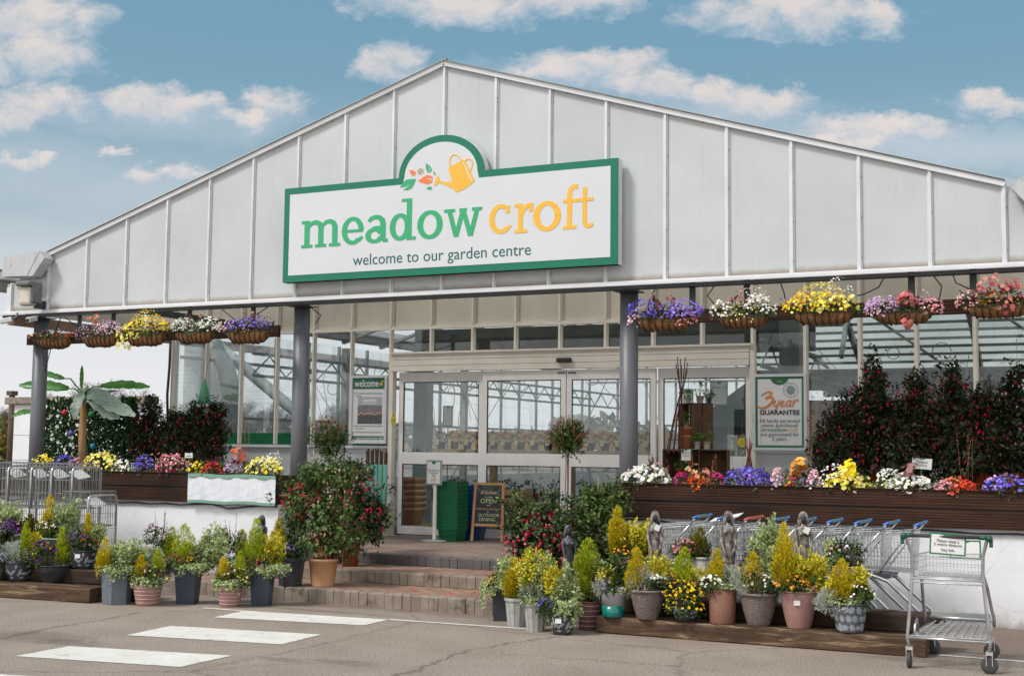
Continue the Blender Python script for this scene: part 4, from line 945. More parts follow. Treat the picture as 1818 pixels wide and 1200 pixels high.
pm('pot_greybase', (.105, .115, .13), (.08, .09, .105), 10, .5); pm('pot_white', (.62, .60, .58), (.54, .52, .50), 5, .5); pm('pot_beige', (.42, .36, .33), (.36, .31, .28), 5, .55)
pm('label_white', (.80, .80, .80), (.74, .74, .74), 8, .5); pm('silverleaf', (.3, .32, .3), None, 5)
pm('label_print', (.10, .12, .12), (.14, .16, .16), 8, .6)
def pot(root, kind, w, h, sticker=False):
    """w = rim width, h = height; built at the root's origin, base on z = 0. returns rim radius"""
    r = w/2; b = MB(); name = 'pot'; wall = h
    if kind == 'granite':
        pr = [(r*.86, 0), (r*.97, h*.93), (r*1.0, h*.93), (r*1.0, h), (r*.9, h), (r*.88, h-.03)]; b.lathe(pr, 6, rot0=R(30), smooth=False); m = 'pot_granite'
    elif kind in ('navy', 'blacksq'):
        k = 1.13; pr = [(r*.74*k, 0), (r*.92*k, h*.88), (r*1.02*k, h*.88), (r*1.04*k, h), (r*.92*k, h), (r*.9*k, h-.03)]; b.lathe(pr, 4, rot0=R(45), smooth=False, sx=1, sy=1); m = 'pot_navy' if kind == 'navy' else 'pot_black'
        if kind == 'blacksq':
            for s in range(4):
                a = R(90*s-90); c, sn = math.cos(a), math.sin(a)
                for q in (-.55, 0, .55):
                    x0, y0 = r*.70*.8, q*r*.74*.8; x1, y1 = r*.87*.8+.002, q*r*.90*.8
                    b.bar((x0*1.0*c-y0*sn, x0*sn+y0*c, .01), (x1*c*1.0-y1*sn, x1*sn+y1*c, h*.86), .004)
    elif kind == 'blackoct':
        pr = [(r*.74, 0), (r*.93, h*.86), (r*1.03, h*.87), (r*1.03, h), (r*.92, h), (r*.9, h-.03)]; b.lathe(pr, 8, rot0=R(22.5), smooth=False); m = 'pot_black'
    elif kind == 'grey_ribbed':
        seg = 12; pr = [(r*.72, 0), (r*.92, h*.90), (r*1.03, h*.90), (r*1.03, h), (r*.92, h), (r*.9, h-.03)]; b.lathe(pr, seg, rot0=R(15), smooth=False); m = 'pot_grey'
        for s in range(seg): a = R(15+30*s); b.bar((r*.72*math.cos(a), r*.72*math.sin(a), .0), (r*.92*math.cos(a), r*.92*math.sin(a), h*.9), .006)
    elif kind in ('pink', 'redbrown', 'pink_ridged'):
        n = 22; pr = []
        for i in range(n+1):
            t = i/n; rad = r*(.70+.30*t**.8) if kind != 'pink_ridged' else r*(.62+.36*math.sin(t*1.5))
            pr.append((rad*(1+(.022 if i % 2 else 0)), h*t*.97))
        pr += [(r*1.03, h*.97), (r*1.03, h), (r*.92, h), (r*.9, h-.03)]; b.lathe(pr, 28); m = {'pink': ['pot_pink', 'pot_pink_band'], 'redbrown': ['pot_redbrown', 'pot_pink_band'], 'pink_ridged': ['pot_pink', 'pot_pink_band']}[kind]
        if kind != 'pink_ridged':
            b.m = 1
            for i in range(3, n-1, 4):
                t = (i+.5)/n; rad = r*(.70+.30*t**.8)*1.02; b.lathe([(rad, h*t*.97-.003), (rad+.002, h*t*.97), (rad, h*t*.97+.003)], 28)
    elif kind in ('peach', 'orange', 'brown', 'mint', 'teal', 'white', 'beige'):
        lip = {'peach': .10, 'orange': .14, 'brown': .0, 'mint': .05, 'teal': .0, 'white': .04, 'beige': .05}[kind]; tp = {'brown': .84, 'teal': .84}.get(kind, .74)
        pr = [(r*tp, 0), (r*(tp+.01), .005), (r*.95, h*(1-lip)), (r*.95+(.008 if lip else 0), h*(1-lip)), (r*1.0, h*.99), (r*.99, h), (r*.92, h), (r*.9, h-.03)]
        if kind == 'orange': pr = [(r*.72, 0), (r*.88, h*.80), (r*.93, h*.81), (r*.95, h*.97), (r*1.02, h*.97), (r*1.02, h), (r*.93, h), (r*.9, h-.03)]
        if kind == 'white': pr = [(r*(.72+.24*i/14)*(1+.02*(i % 2)), h*.95*i/14) for i in range(15)]+[(r*1.02, h*.95), (r*1.02, h), (r*.93, h), (r*.9, h-.03)]
        if kind == 'teal':
            b.lathe([(r*.80, 0), (r*.86, .01), (r*.915, h*.47)], 32); b.m = 1; b.lathe([(r*.916, h*.47), (r*.985, h*.97), (r*1.0, h), (r*.93, h), (r*.9, h-.03)], 32); m = ['pot_teal', 'pot_glazed_grey']
        else:
            b.lathe(pr, 32); m = 'pot_'+kind
    elif kind == 'taupe':
        pr = [(r*.56, 0), (r*.60, .01)]+[(r*(.60+.35*math.sin(t*1.45)), .01+(h*.90)*t) for t in [i/12 for i in range(1, 13)]]+[(r*1.06, h*.92), (r*1.08, h*.97), (r*1.04, h), (r*.93, h), (r*.9, h-.03)]
        b.lathe(pr, 36); m = 'pot_taupe'
        for i in range(2, 18):
            t = i/19; rad = r*(.60+.35*math.sin(t*1.45)); b.lathe([(rad, .01+h*.9*t-.003), (rad+.003, .01+h*.9*t), (rad, .01+h*.9*t+.003)], 36)
    else:      # bowls and buckets with printed leaves
        if kind == 'leafbowl': f_ = lambda t: r*(.62+.34*math.sin(t*1.5))
        elif kind == 'darkbowl': f_ = lambda t: r*(.55+.43*math.sin(t*1.55))
        else: f_ = lambda t: r*(.70+.28*t)
        pr = [(r*.5, 0)]+[(f_(i/10), .004+h*.95*i/10) for i in range(11)]+[(r*1.02, h*.96), (r*1.02, h), (r*.92, h), (r*.9, h-.03)]
        b.lathe(pr, 36); m = ['pot_leafbase', 'pot_leafprint'] if kind != 'leafbucket' else ['pot_greybase', 'pot_leafprint']
        if kind == 'darkbowl': m = 'pot_black'
        else:
            b.m = 1; rr = random.Random(9)
            def lf(a0, z0, L, an, wd, lob=0):
                pts = []
                N = 7
                if lob:
                    for k in range(16):
                        q = 6.283*k/16; R_ = L*.5*(1 if k % 2 == 0 else .62)*(1+.15*math.sin(q*2)); pts.append((R_*math.cos(q), R_*math.sin(q)))
                else:
                    for k in range(N+1): t = k/N; pts.append((L*(t-.5), wd*math.sin(math.pi*t)**.8*L*.5))
                    for k in range(N, -1, -1)[1:-1] if False else list(range(N-1, 0, -1)): t = k/N; pts.append((L*(t-.5), -wd*math.sin(math.pi*t)**.8*L*.5))
                vs = []
                for (u_, v_) in pts:
                    x = u_*math.cos(an)-v_*math.sin(an); z = min(h*.93, max(.008, z0+u_*math.sin(an)+v_*math.cos(an))); t = (z-.004)/(h*.95); R_ = f_(t)+.0022; th = a0+x/R_
                    vs.append((R_*math.cos(th), R_*math.sin(th), z))
                c = [sum(v[i] for v in vs)/len(vs) for i in range(3)]; l_ = math.hypot(c[0], c[1]); zt = (c[2]-.004)/(h*.95); c[0] *= (f_(zt)+.003)/l_; c[1] *= (f_(zt)+.003)/l_
                k0 = len(vs); vs.append(tuple(c)); b.add(vs, [(k0, i, (i+1) % k0) for i in range(k0)])
            n = 14
            for i in range(n):
                a0 = 6.283*i/n+.2
                if kind == 'leafbucket':
                    for z in (.2, .5, .8): lf(a0+(.22 if z == .5 else 0)+rr.uniform(-.06, .06), h*z, h*rr.uniform(.24, .32), rr.uniform(0, 3), .4, 1)
                else:
                    lf(a0+rr.uniform(-.05, .05), h*(.5+.1*rr.uniform(-1, 1)), h*rr.uniform(.42, .58), R(60)+rr.uniform(-.5, .5)+(1.6 if i % 3 == 0 else 0), .30); lf(a0+.22, h*(.22 if i % 2 else .8), h*.25, rr.uniform(0, 3), .42)
    po_ = b.build('pot', m, root)
    b = MB(); b.lathe([(r*.86, h-.035), (r*.86, h-.022)], 20, sx=.98 if kind not in ('navy', 'blacksq') else .85, sy=.98 if kind not in ('navy', 'blacksq') else .85); b.build('soil', 'soil', po_)
    if sticker:
        q = MB(); q.box((-r*.25, -r*(.80 if kind in ('blackoct', 'blacksq') else .97), h*.72), (.055, .004, .042)); s_ = q.build('sticker', 'label_white', po_)
    return r
def potplant(label, px, py, pw, ph, kind, elems, z=None, Y=None, name='potted_plant', group=None, rz=None, sticker=False, cat='potted plant', ytop=None):
    """px,py = where the pot's front foot stands in view (on the level z), or Y = its depth when the foot is hidden"""
    if Y is None:
        p = gz(px, py, z); k = mpp(p); rr = pw*k*.38; p = Vector((p.x-math.sin(YAW)*rr, p.y+math.cos(YAW)*rr, z))
    else:
        p = at(px, py, Y)
        if z is not None: p.z = z
    k = mpp(p); w = pw*k; h = ph*k
    if ytop is not None: h = at(px, ytop, p.y).z-p.z
    root = thing(name, label, cat, p, YAW*.85 if rz is None else rz, group); r = pot(root, kind, w, h, sticker)
    for e in elems: add_elem(root, e, h, r, k)
    return root
def add_elem(root, e, h, r, k):
    """e = (kind, dx, dz, ...) measured in photo pixels from the rim's middle, turned into metres"""
    t, dx, dy = e[0], e[1]*k, (e[2] if len(e) > 2 else 0)*k
    a = [x*k if isinstance(x, (int, float)) else x for x in e[3:]]
    f = Fol(); c = (dx, -abs(r)*(.45 if t in ('pansy', 'daisy', 'small', 'rose') else (.18 if t in ('conifer', 'gconifer') else .1)) if t not in ('twigs', 'euonymus', 'yeuonymus', 'tall') else r*.22, h-.02+dy); mat = 'leaf'
    nm = {'conifer': 'conifer_foliage', 'gconifer': 'conifer_foliage', 'euonymus': 'variegated_shrub', 'yeuonymus': 'golden_shrub', 'ivy': 'trailing_ivy', 'wispy': 'silver_foliage', 'heather': 'heather_foliage', 'green': 'foliage', 'dark': 'foliage', 'twigs': 'upright_shrub', 'pansy': 'pansy_flowers', 'daisy': 'daisy_flowers', 'small': 'small_flowers', 'heuchera': 'heuchera_foliage', 'rose': 'flowers', 'grass': 'foliage', 'ybush': 'golden_foliage'}[t]
    if t == 'conifer': conifer(f, c, a[0], a[1], GOLD if len(a) < 3 else a[2])
    elif t == 'gconifer': conifer(f, c, a[0], a[1], LIME)
    elif t == 'euonymus': euonymus(f, c, a[0], a[1], stems=20, leaf=.037, dens=1.1)
    elif t == 'yeuonymus': euonymus(f, c, a[0], a[1], YEL, YEL_IN, stems=20, leaf=.036, dens=1.15)
    elif t == 'ivy': ivy(f, (dx, 0, h+.005+dy), a[0] if a else r, a[1] if len(a) > 1 else .1, n=int(190+1900*(a[0] if a else r)), leaf=.027)
    elif t == 'wispy': wispy(f, (c[0], c[1], c[2]+a[1]*.6), (a[0], a[0]*.8, a[1]), n=int(900*(a[0]/.1)), L=.032, w=.006)
    elif t == 'heather': wispy(f, (c[0], c[1], c[2]+a[1]*.6), (a[0], a[0]*.8, a[1]), cols=[(.42, .33, .34), (.5, .42, .42), (.30, .26, .24)], n=420, L=.022)
    elif t in ('green', 'dark'): bush(f, (c[0], c[1]+.02, c[2]+a[1]*.7), (a[0], a[0]*.8, a[1]), leaf=.030, n=int(420*max(1, a[0]/.1)), edge=GREEN if t == 'green' else DARK+GREEN[:2])
    elif t == 'ybush': bush(f, (c[0], c[1]+.02, c[2]+a[1]*.7), (a[0], a[0]*.8, a[1]), leaf=.030, n=int(420*max(1, a[0]/.1)), edge=YEL, inner=YEL_IN)
    elif t == 'twigs': upright_twigs(f, c, a[0], a[1], cols=[(.03, .06, .02), (.05, .09, .03), (.09, .14, .04)], stems=11)
    elif t in ('pansy', 'daisy', 'small', 'rose'):
        colr, eye = PAL[e[5]]; rx, rz_ = a[0], a[1]; n = e[6] if len(e) > 6 else 20
        g = Fol(); bush(g, (c[0], c[1]+.01, c[2]+rz_*.45), (rx*.95, rx*.75, rz_*.8), leaf=.026, n=int(330*max(1, rx/.1)), edge=GREEN+DARK); g.build('foliage', 'leaf', root)
        sz = {'pansy': .020, 'daisy': .024, 'small': .012, 'rose': .023}[t]; T = {'pansy': PANSY, 'daisy': DAISY, 'small': SMALL, 'rose': ROSE}[t]
        flowers(f, (c[0], c[1], c[2]+rz_*.4), (rx, rx*.85, rz_), size=sz*(e[7] if len(e) > 7 else 1), n=n, petal=colr, eye=eye, T=T); mat = 'petal'
    elif t == 'heuchera': round_leaves(f, (c[0], c[1], c[2]+a[1]*.6), (a[0], a[0]*.8, a[1]), PAL[e[5]][0], n=44, leaf=.022)
    f.build(nm, mat, root)
PAL = {'purple': ([(.14, .01, .30), (.20, .02, .36), (.09, .01, .2)], (.03, .0, .05)), 'violet': ([(.20, .12, .60), (.14, .08, .50), (.28, .2, .66)], (.75, .6, .05)), 'blue': ([(.06, .04, .48), (.10, .07, .55), (.16, .14, .62)], (.7, .6, .1)),
       'white': ([(.80, .80, .76), (.72, .72, .68)], (.75, .55, .05)), 'yellow': ([(.80, .62, .02), (.75, .50, .01), (.82, .72, .15)], (.60, .25, .01)), 'pale': ([(.82, .76, .28), (.80, .72, .18)], (.80, .50, .03)),
       'viola': ([(.80, .52, .01), (.78, .48, .01)], (.10, .01, .08)), 'dkviola': ([(.07, .02, .07), (.55, .45, .2), (.04, .01, .06)], (.75, .5, .05)), 'magenta': ([(.42, .01, .14), (.52, .03, .22), (.36, .01, .1)], (.55, .3, .1)),
       'pink': ([(.70, .28, .32), (.62, .16, .24), (.75, .45, .46)], (.65, .3, .1)), 'palepink': ([(.72, .42, .50), (.66, .34, .44), (.8, .62, .66)], (.6, .2, .2)), 'red': ([(.52, .015, .02), (.42, .01, .02), (.6, .04, .03)], (.70, .45, .03)), 'orange': ([(.72, .22, .02), (.70, .32, .03)], (.3, .04, .02)),
       'coral': ([(.66, .14, .07), (.60, .20, .10)], (.5, .1, .04)), 'peachleaf': ([(.58, .26, .16), (.48, .20, .13), (.50, .33, .16)], (.3, .1, .1)), 'mauve': ([(.46, .24, .50), (.56, .36, .60), (.62, .45, .62)], (.3, .1, .3)),
       'roseleaf': ([(.46, .14, .13), (.55, .22, .18), (.34, .09, .11)], (.2, .05, .06)), 'bronzeleaf': ([(.16, .05, .06), (.22, .09, .09), (.30, .16, .15)], (.1, .03, .04)), 'goldleaf': ([(.62, .34, .06), (.66, .42, .08), (.55, .26, .05)], (.4, .2, .03)),
       'darkpurple': ([(.05, .006, .09), (.08, .01, .14), (.035, .005, .06)], (.02, .0, .03)), 'indigo': ([(.035, .02, .30), (.06, .04, .38), (.12, .09, .5)], (.6, .5, .2))}
# ================================================================== SLEEPERS
def sleeper(name, label, x0, x1, y, z0, h, d, rot=0, mat='sleeper_wood'):
    L = x1-x0; t = MB(); r = random.Random(int(abs(x0*100))); n = 26
    vs = []; pr = [(0, .012), (.012, 0), (d-.012, 0), (d, .012), (d, h-.014), (d-.014, h), (.014, h), (0, h-.016)]
    for i in range(n+1):
        x = L*i/n
        for (py, pz) in pr: vs.append((x+(r.uniform(-.006, .006) if i in (0, n) else 0), py+r.uniform(-.004, .004), pz+(r.uniform(-.004, .004) if pz > .02 else 0)))
    m = len(pr); fs = [(i*m+k, (i+1)*m+k, (i+1)*m+(k+1) % m, i*m+(k+1) % m) for i in range(n) for k in range(m)]
    fs += [tuple(range(m))[::1], tuple(n*m+k for k in range(m))[::-1]]
    t.add(vs, fs); o = t.build(name, mat); o.location = (x0, y, z0); o.rotation_euler = (0, 0, rot); return tag(o, label, 'sleeper', 'old railway sleepers edging the beds')
S1 = .152
sleeper('railway_sleeper', 'split weathered railway sleeper on the tarmac, front one under the right-hand pots', -4.51, -1.64, 11.11, 0, S1, .27)
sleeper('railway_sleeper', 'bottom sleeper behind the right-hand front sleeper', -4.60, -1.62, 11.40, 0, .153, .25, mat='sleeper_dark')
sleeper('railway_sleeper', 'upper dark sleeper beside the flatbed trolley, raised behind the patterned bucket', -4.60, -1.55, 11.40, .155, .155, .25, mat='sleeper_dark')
pc = gz(158, 1071)
RL = R(4)
def lsl(label, dx0, dx1, dy, z0, mat):
    x0, y0 = pc.x, pc.y; c, s = math.cos(RL), math.sin(RL)
    sleeper('railway_sleeper', label, x0+dx0*c-dy*s, x0+dx0*c-dy*s+(dx1-dx0), y0+dx0*s+dy*c, z0, S1, .30, RL, mat)
lsl('weathered railway sleeper on the tarmac at the far left, under the leaf print bowl', -3.2, 0, 0, 0, 'sleeper_wood')
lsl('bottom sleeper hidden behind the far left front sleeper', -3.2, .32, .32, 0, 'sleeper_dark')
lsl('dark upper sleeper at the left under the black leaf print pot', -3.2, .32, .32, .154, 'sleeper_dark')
def lpos(px, dy): # depth of a point on the left sleepers at photo column px
    p = at(px, 1000, pc.y+dy); return p.y+(p.x-pc.x)*math.sin(RL)
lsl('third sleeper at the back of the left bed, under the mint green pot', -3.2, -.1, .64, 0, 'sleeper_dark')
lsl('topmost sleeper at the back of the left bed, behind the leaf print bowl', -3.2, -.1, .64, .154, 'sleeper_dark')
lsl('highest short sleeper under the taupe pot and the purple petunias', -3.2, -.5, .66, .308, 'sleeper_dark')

# ================================================================== POTTED PLANTS, LEFT OF THE STEPS
G1 = 'mixed spring planters standing left of the steps'; G2 = 'mixed spring planters standing right of the steps'
potplant('speckled grey granite hexagonal pot beside the left sleepers with golden conifer and variegated shrub', 200, 1074, 57, 60, 'granite',
    [('conifer', -22, -8, 66, 14), ('euonymus', 18, -4, 74, 42), ('green', 20, 0, 34, 18), ('ivy', 4, 0, 34, 16), ('ivy', 22, 2, 26, 22), ('small', 14, 6, 20, 14, 'white', 5)], 0, group=G1)
def pinkset(dx): return [('conifer', -12+dx, 0, 52, 12), ('gconifer', 18+dx, 0, 62, 10, LIME), ('dark', 6+dx, 6, 24, 18), ('pansy', 16+dx, 6, 28, 22, 'dkviola', 30, .8), ('ivy', dx, 0, 26, 14), ('ivy', 4+dx, 4, 30, 10), ('small', -18+dx, 8, 10, 10, 'orange', 6)]
potplant('pink pot with pale bands right of the granite pot, dark violas and cream ivy', 256, 1076, 52, 38, 'pink', pinkset(0), 0, group=G1)
def navyset(): return [('conifer', -8, 0, 80, 24, LIME), ('euonymus', 32, 2, 84, 38), ('daisy', -16, 6, 22, 16, 'magenta', 9, .8), ('small', 6, 14, 14, 10, 'goldleaf', 26), ('ivy', 8, 0, 30, 14), ('ivy', 20, 2, 26, 12), ('green', 18, 2, 28, 16)]
potplant('tall navy square pot between the two pink banded pots, magenta daisies and lime conifer', 328, 1073, 52, 62, 'navy', navyset(), 0, group=G1)
potplant('pink pot with pale bands between the two navy pots, dark violas and cream ivy', 404, 1078, 46, 36, 'pink', pinkset(0), 0, group=G1)
potplant('tall navy square pot nearest the steps, magenta daisies, lime conifer and statue behind', 461, 1076, 50, 62, 'navy',
    [('conifer', -12, 0, 92, 20, LIME), ('yeuonymus', 18, 4, 74, 18), ('green', 14, 0, 28, 26), ('daisy', -14, 6, 22, 16, 'magenta', 9, .8), ('small', 4, 16, 14, 10, 'goldleaf', 26), ('ivy', 6, 0, 30, 14), ('ivy', 20, 2, 28, 16)], 0, group=G1)
potplant('black ribbed octagonal pot with white price label on the bottom step, purple violas', 512, 1041, 54, 50, 'blackoct',
    [('conifer', -22, 0, 70, 15), ('dark', 16, 10, 30, 30), ('green', 0, 0, 26, 20), ('pansy', 2, 6, 26, 16, 'violet', 17, .85), ('wispy', 30, 0, 14, 14), ('pansy', 4, 10, 20, 12, 'purple', 10, .85)], .15, group=G1, sticker=True)
for (px, base, lab, yt) in ((290, 1030, 'dark grey pot behind the first pink banded pot with spiky dark shrub and pink daisies', 1000), (415, 1034, 'dark grey pot behind the second pink banded pot with spiky dark shrub and pink daisies', 1004)):
    potplant(lab, px, base, 40, 30, 'blackoct', [('twigs', -8, 22, 76, 15), ('dark', -4, 4, 22, 26), ('small', -22, 44, 14, 20, 'magenta', 7, 1.2), ('daisy', -4, 40, 20, 20, 'palepink', 8, .85), ('conifer', 14, 10, 56, 15, LIME), ('wispy', 10, 0, 12, 12), ('ivy', 0, 4, 20, 12)], .15, Y=12.15, group=G1, ytop=yt)
# upper tier at far left
potplant('shallow black bowl printed with pale leaves, lavender and golden shrub, far left', 26, 1033, 50, 34, 'leafbowl', [('wispy', -4, 4, 28, 24), ('yeuonymus', 22, 6, 54, 14), ('green', 12, 0, 22, 16), ('gconifer', 12, 8, 62, 9), ('small', -24, 2, 14, 12, 'white', 8)], S1, group=G1)
potplant('plain dark bowl with deep purple pansies and pale heather on the left sleeper', 88, 1036, 62, 31, 'darkbowl', [('pansy', -14, 0, 28, 34, 'darkpurple', 30), ('heather', 12, -4, 15, 16), ('conifer', 14, 6, 62, 12, LIME), ('euonymus', 26, 2, 54, 12), ('rose', -10, 24, 12, 14, 'coral', 4, .7)], S1, group=G1)
def tier(px, dy): return pc.y+dy+(at(px, 1000, 11).x-pc.x)*math.sin(RL)
potplant('black pot printed with pale leaves and a price sticker on the upper sleeper, red blooms', 151, 1003, 44, 30, 'leafbowl', [('pansy', -10, 6, 24, 26, 'purple', 16, .8), ('green', -4, 4, 24, 24), ('rose', 10, 6, 18, 16, 'coral', 8, .8), ('conifer', 4, 14, 52, 8), ('euonymus', 14, 12, 46, 18)], .306, Y=tier(151, .46), group=G1, sticker=True, ytop=976)
potplant('mint green round pot in the back row with tall gold conifer and cream variegated shrub', 98, 990, 50, 50, 'mint', [('conifer', -12, 0, 76, 17), ('euonymus', 16, 0, 84, 26), ('green', 0, 0, 30, 20), ('small', -14, 12, 20, 16, 'white', 34, 1.1), ('wispy', 20, 0, 16, 20), ('ivy', -20, 0, 12, 6)], .306, Y=tier(98, .78), group=G1, ytop=954)
potplant('taupe pot at the back left with a round bronze gold conifer', 52, 975, 26, 30, 'beige', [('conifer', 0, -2, 36, 19, [(.20, .16, .015), (.10, .11, .015), (.06, .08, .015)]), ('conifer', 3, -2, 30, 16, [(.20, .16, .015), (.06, .08, .015)])], .462, Y=tier(52, .86), group=G1, ytop=946)
potplant('low taupe pot far left full of purple petunias and a pink bloom', 22, 975, 28, 20, 'beige', [('pansy', -4, 4, 30, 30, 'purple', 40, 1.1), ('rose', 12, 30, 10, 8, 'palepink', 3), ('euonymus', -8, 30, 40, 26)], .462, Y=tier(22, .80), group=G1, ytop=962)
potplant('cream and green variegated shrub in a plain pot at the far left edge', 2, 975, 30, 20, 'beige', [('euonymus', 6, 0, 92, 28), ('small', 0, 4, 22, 16, 'goldleaf', 20), ('green', 0, 0, 24, 24)], .462, Y=tier(0, .90), group=G1, ytop=958)
potplant('grey ribbed pot at the left frame edge with blue violas', -18, 1030, 40, 30, 'grey_ribbed', [('pansy', 8, 0, 30, 24, 'violet', 16), ('green', 0, 0, 26, 20)], S1, Y=tier(-18, .18), group=G1, ytop=1004)

# ================================================================== POTTED PLANTS, RIGHT OF THE STEPS
potplant('black square ribbed pot at the right end of the steps, cream ivy and violas', 889, 1103, 40, 56, 'blacksq', [('ivy', -22, 2, 14, 46), ('ivy', -10, 4, 22, 20), ('green', 0, 0, 24, 20), ('small', -8, 10, 18, 12, 'goldleaf', 22, 1.2), ('pansy', 6, 6, 20, 14, 'violet', 7, .9), ('euonymus', 12, 6, 62, 18)], 0, group=G2)
potplant('light grey ribbed pot, left one of the pair, with gold conifer and yellow leaves', 918, 1113, 46, 50, 'grey_ribbed', [('conifer', -8, 0, 70, 16), ('yeuonymus', 12, 8, 66, 20), ('euonymus', -20, 16, 70, 14), ('small', 12, 14, 16, 18, 'yellow', 12, .9), ('gconifer', 20, 30, 60, 12), ('green', 0, 0, 22, 18)], 0, group=G2)
potplant('light grey ribbed pot, right one of the pair, with feathery grey foliage and white flowers', 951, 1122, 44, 50, 'grey_ribbed', [('wispy', -2, 0, 28, 30), ('euonymus', 10, 10, 96, 26), ('ybush', -6, 50, 34, 26), ('ivy', 0, 2, 22, 10), ('small', -14, 8, 10, 10, 'white', 5, 1.2), ('gconifer', -10, 20, 60, 12)], 0, group=G2)
potplant('navy leaf print bowl on the tarmac with trailing cream ivy, purple pansies and price sticker', 999, 1128, 52, 36, 'leafbowl', [('pansy', -30, 2, 16, 20, 'indigo', 9, 1.15), ('ivy', 6, 2, 26, 30), ('ivy', 8, 16, 24, 14), ('euonymus', 2, 10, 96, 24), ('green', 0, 0, 26, 24), ('yeuonymus', -16, 40, 56, 22)], 0, group=G2, sticker=True)
potplant('dark red banded pot next to the leaf print bowl, lime conifer and silver foliage', 1046, 1119, 46, 50, 'redbrown', [('gconifer', -8, 0, 96, 22), ('wispy', 14, 0, 18, 20), ('euonymus', 10, 20, 70, 22), ('conifer', -2, 50, 62, 24, LIME), ('small', 4, 6, 12, 10, 'orange', 6), ('dark', 8, 0, 20, 20)], 0, group=G2)
potplant('grey and teal two-tone glazed pot on the end of the right sleeper', 1090, 1096, 45, 43, 'teal', [('pansy', -2, 2, 22, 18, 'violet', 8, .9), ('ybush', -6, 18, 20, 16), ('green', 14, 10, 26, 34), ('dark', 4, 16, 22, 30), ('ivy', 14, 0, 16, 10), ('wispy', -18, 2, 18, 18), ('small', 10, 40, 10, 8, 'white', 3)], S1, group=G2)
potplant('taupe woven-texture round pot right of the teal pot, silver foliage and white cushion blooms', 1152, 1101, 62, 52, 'taupe', [('conifer', -20, 0, 74, 18), ('yeuonymus', 16, 6, 66, 28), ('wispy', -4, 0, 32, 26), ('small', 18, 12, 20, 14, 'white', 22, 1.5), ('heather', -14, 18, 16, 16), ('dark', 16, 0, 22, 16)], S1, group=G2)
potplant('navy leaf bowl smothered in yellow and purple violas', 1220, 1104, 56, 40, 'leafbowl', [('conifer', -2, 12, 78, 22, LIME), ('ybush', 10, 20, 38, 22), ('pansy', 0, -6, 40, 34, 'viola', 52, .9), ('pansy', -2, -24, 38, 26, 'viola', 30, .9), ('pansy', 4, -2, 36, 30, 'darkpurple', 18, .9), ('small', -26, 20, 14, 18, 'coral', 14)], S1, group=G2)
potplant('plain brown straight sided pot in the middle of the right sleeper, white cushion blooms', 1286, 1108, 53, 62, 'brown', [('conifer', -10, 4, 66, 16), ('wispy', 12, 6, 24, 24), ('rose', -18, 2, 22, 18, 'white', 16, .9), ('ivy', 2, 0, 22, 8), ('yeuonymus', 28, 4, 40, 12), ('green', 0, 0, 24, 18)], S1, group=G2)
potplant('taupe woven-texture round pot left of the tall pink pot, silver foliage and white flowers', 1352, 1113, 66, 58, 'taupe', [('conifer', -12, 4, 70, 20), ('wispy', -8, 0, 38, 30), ('rose', 8, 2, 34, 26, 'white', 18, .8), ('euonymus', 20, 14, 90, 20), ('small', -14, 26, 20, 14, 'peachleaf', 12)], S1, group=G2)
potplant('tall pink ridged pot with price sticker, golden shrub and orange violas', 1424, 1118, 64, 66, 'pink_ridged', [('conifer', -26, 8, 112, 24), ('yeuonymus', 12, 6, 86, 34), ('yeuonymus', 26, 4, 70, 26), ('pansy', -14, 0, 34, 24, 'orange', 24, .8), ('heuchera', 24, 0, 18, 16, 'roseleaf'), ('ivy', 12, 0, 18, 24), ('dark', 10, 0, 30, 20)], S1, group=G2, sticker=True)
potplant('grey bucket pot patterned with pale maple leaves at the right end of the sleeper', 1515, 1125, 64, 52, 'leafbucket', [('conifer', -14, 4, 74, 22), ('yeuonymus', 18, 4, 76, 18), ('wispy', -36, -8, 28, 24), ('ivy', -10, 0, 28, 12), ('green', 10, 0, 30, 20), ('ybush', -32, 8, 16, 24), ('rose', 16, 4, 26, 24, 'white', 7, .8)], S1, group=G2)
T2 = .312
potplant('pink pot in the back row beside the first statue, yellow variegated shrub and orange pansies', 1118, 1000, 44, 30, 'pink', [('conifer', -22, 4, 86, 15), ('yeuonymus', 14, 0, 92, 32), ('dark', 14, 0, 30, 34), ('pansy', -6, 4, 28, 20, 'orange', 10, 1.1), ('heuchera', -12, 4, 16, 14, 'peachleaf')], T2, Y=11.78, group=G2, ytop=988)
potplant('white ridged pot in the back row with pink and magenta daisies', 1219, 1000, 40, 40, 'white', [('daisy', -6, 8, 26, 22, 'pink', 18, .9), ('daisy', 8, 4, 16, 12, 'magenta', 6, .8), ('green', 0, 0, 24, 18), ('twigs', 6, 10, 50, 8), ('heuchera', 12, 20, 12, 12, 'bronzeleaf')], T2, Y=11.58, group=G2, ytop=990)
potplant('white ridged pot in the back row with a bronze gold conifer', 1245, 1000, 32, 40, 'white', [('conifer', -2, 0, 54, 15, [(.22, .20, .015), (.12, .13, .015)]), ('daisy', 6, 8, 12, 10, 'magenta', 4, .8), ('dark', -6, 0, 20, 24)], T2, Y=11.6, group=G2, ytop=988)
potplant('tall cream variegated shrub and dark purple pansies in a pot left of the third statue', 1362, 1000, 50, 40, 'beige', [('euonymus', 12, 6, 98, 24), ('euonymus', -2, 4, 70, 30), ('pansy', -20, -2, 28, 24, 'darkpurple', 26, .9), ('pansy', 14, -4, 20, 12, 'orange', 8, .7), ('green', 0, 0, 26, 20)], T2, Y=11.58, group=G2, ytop=1004)
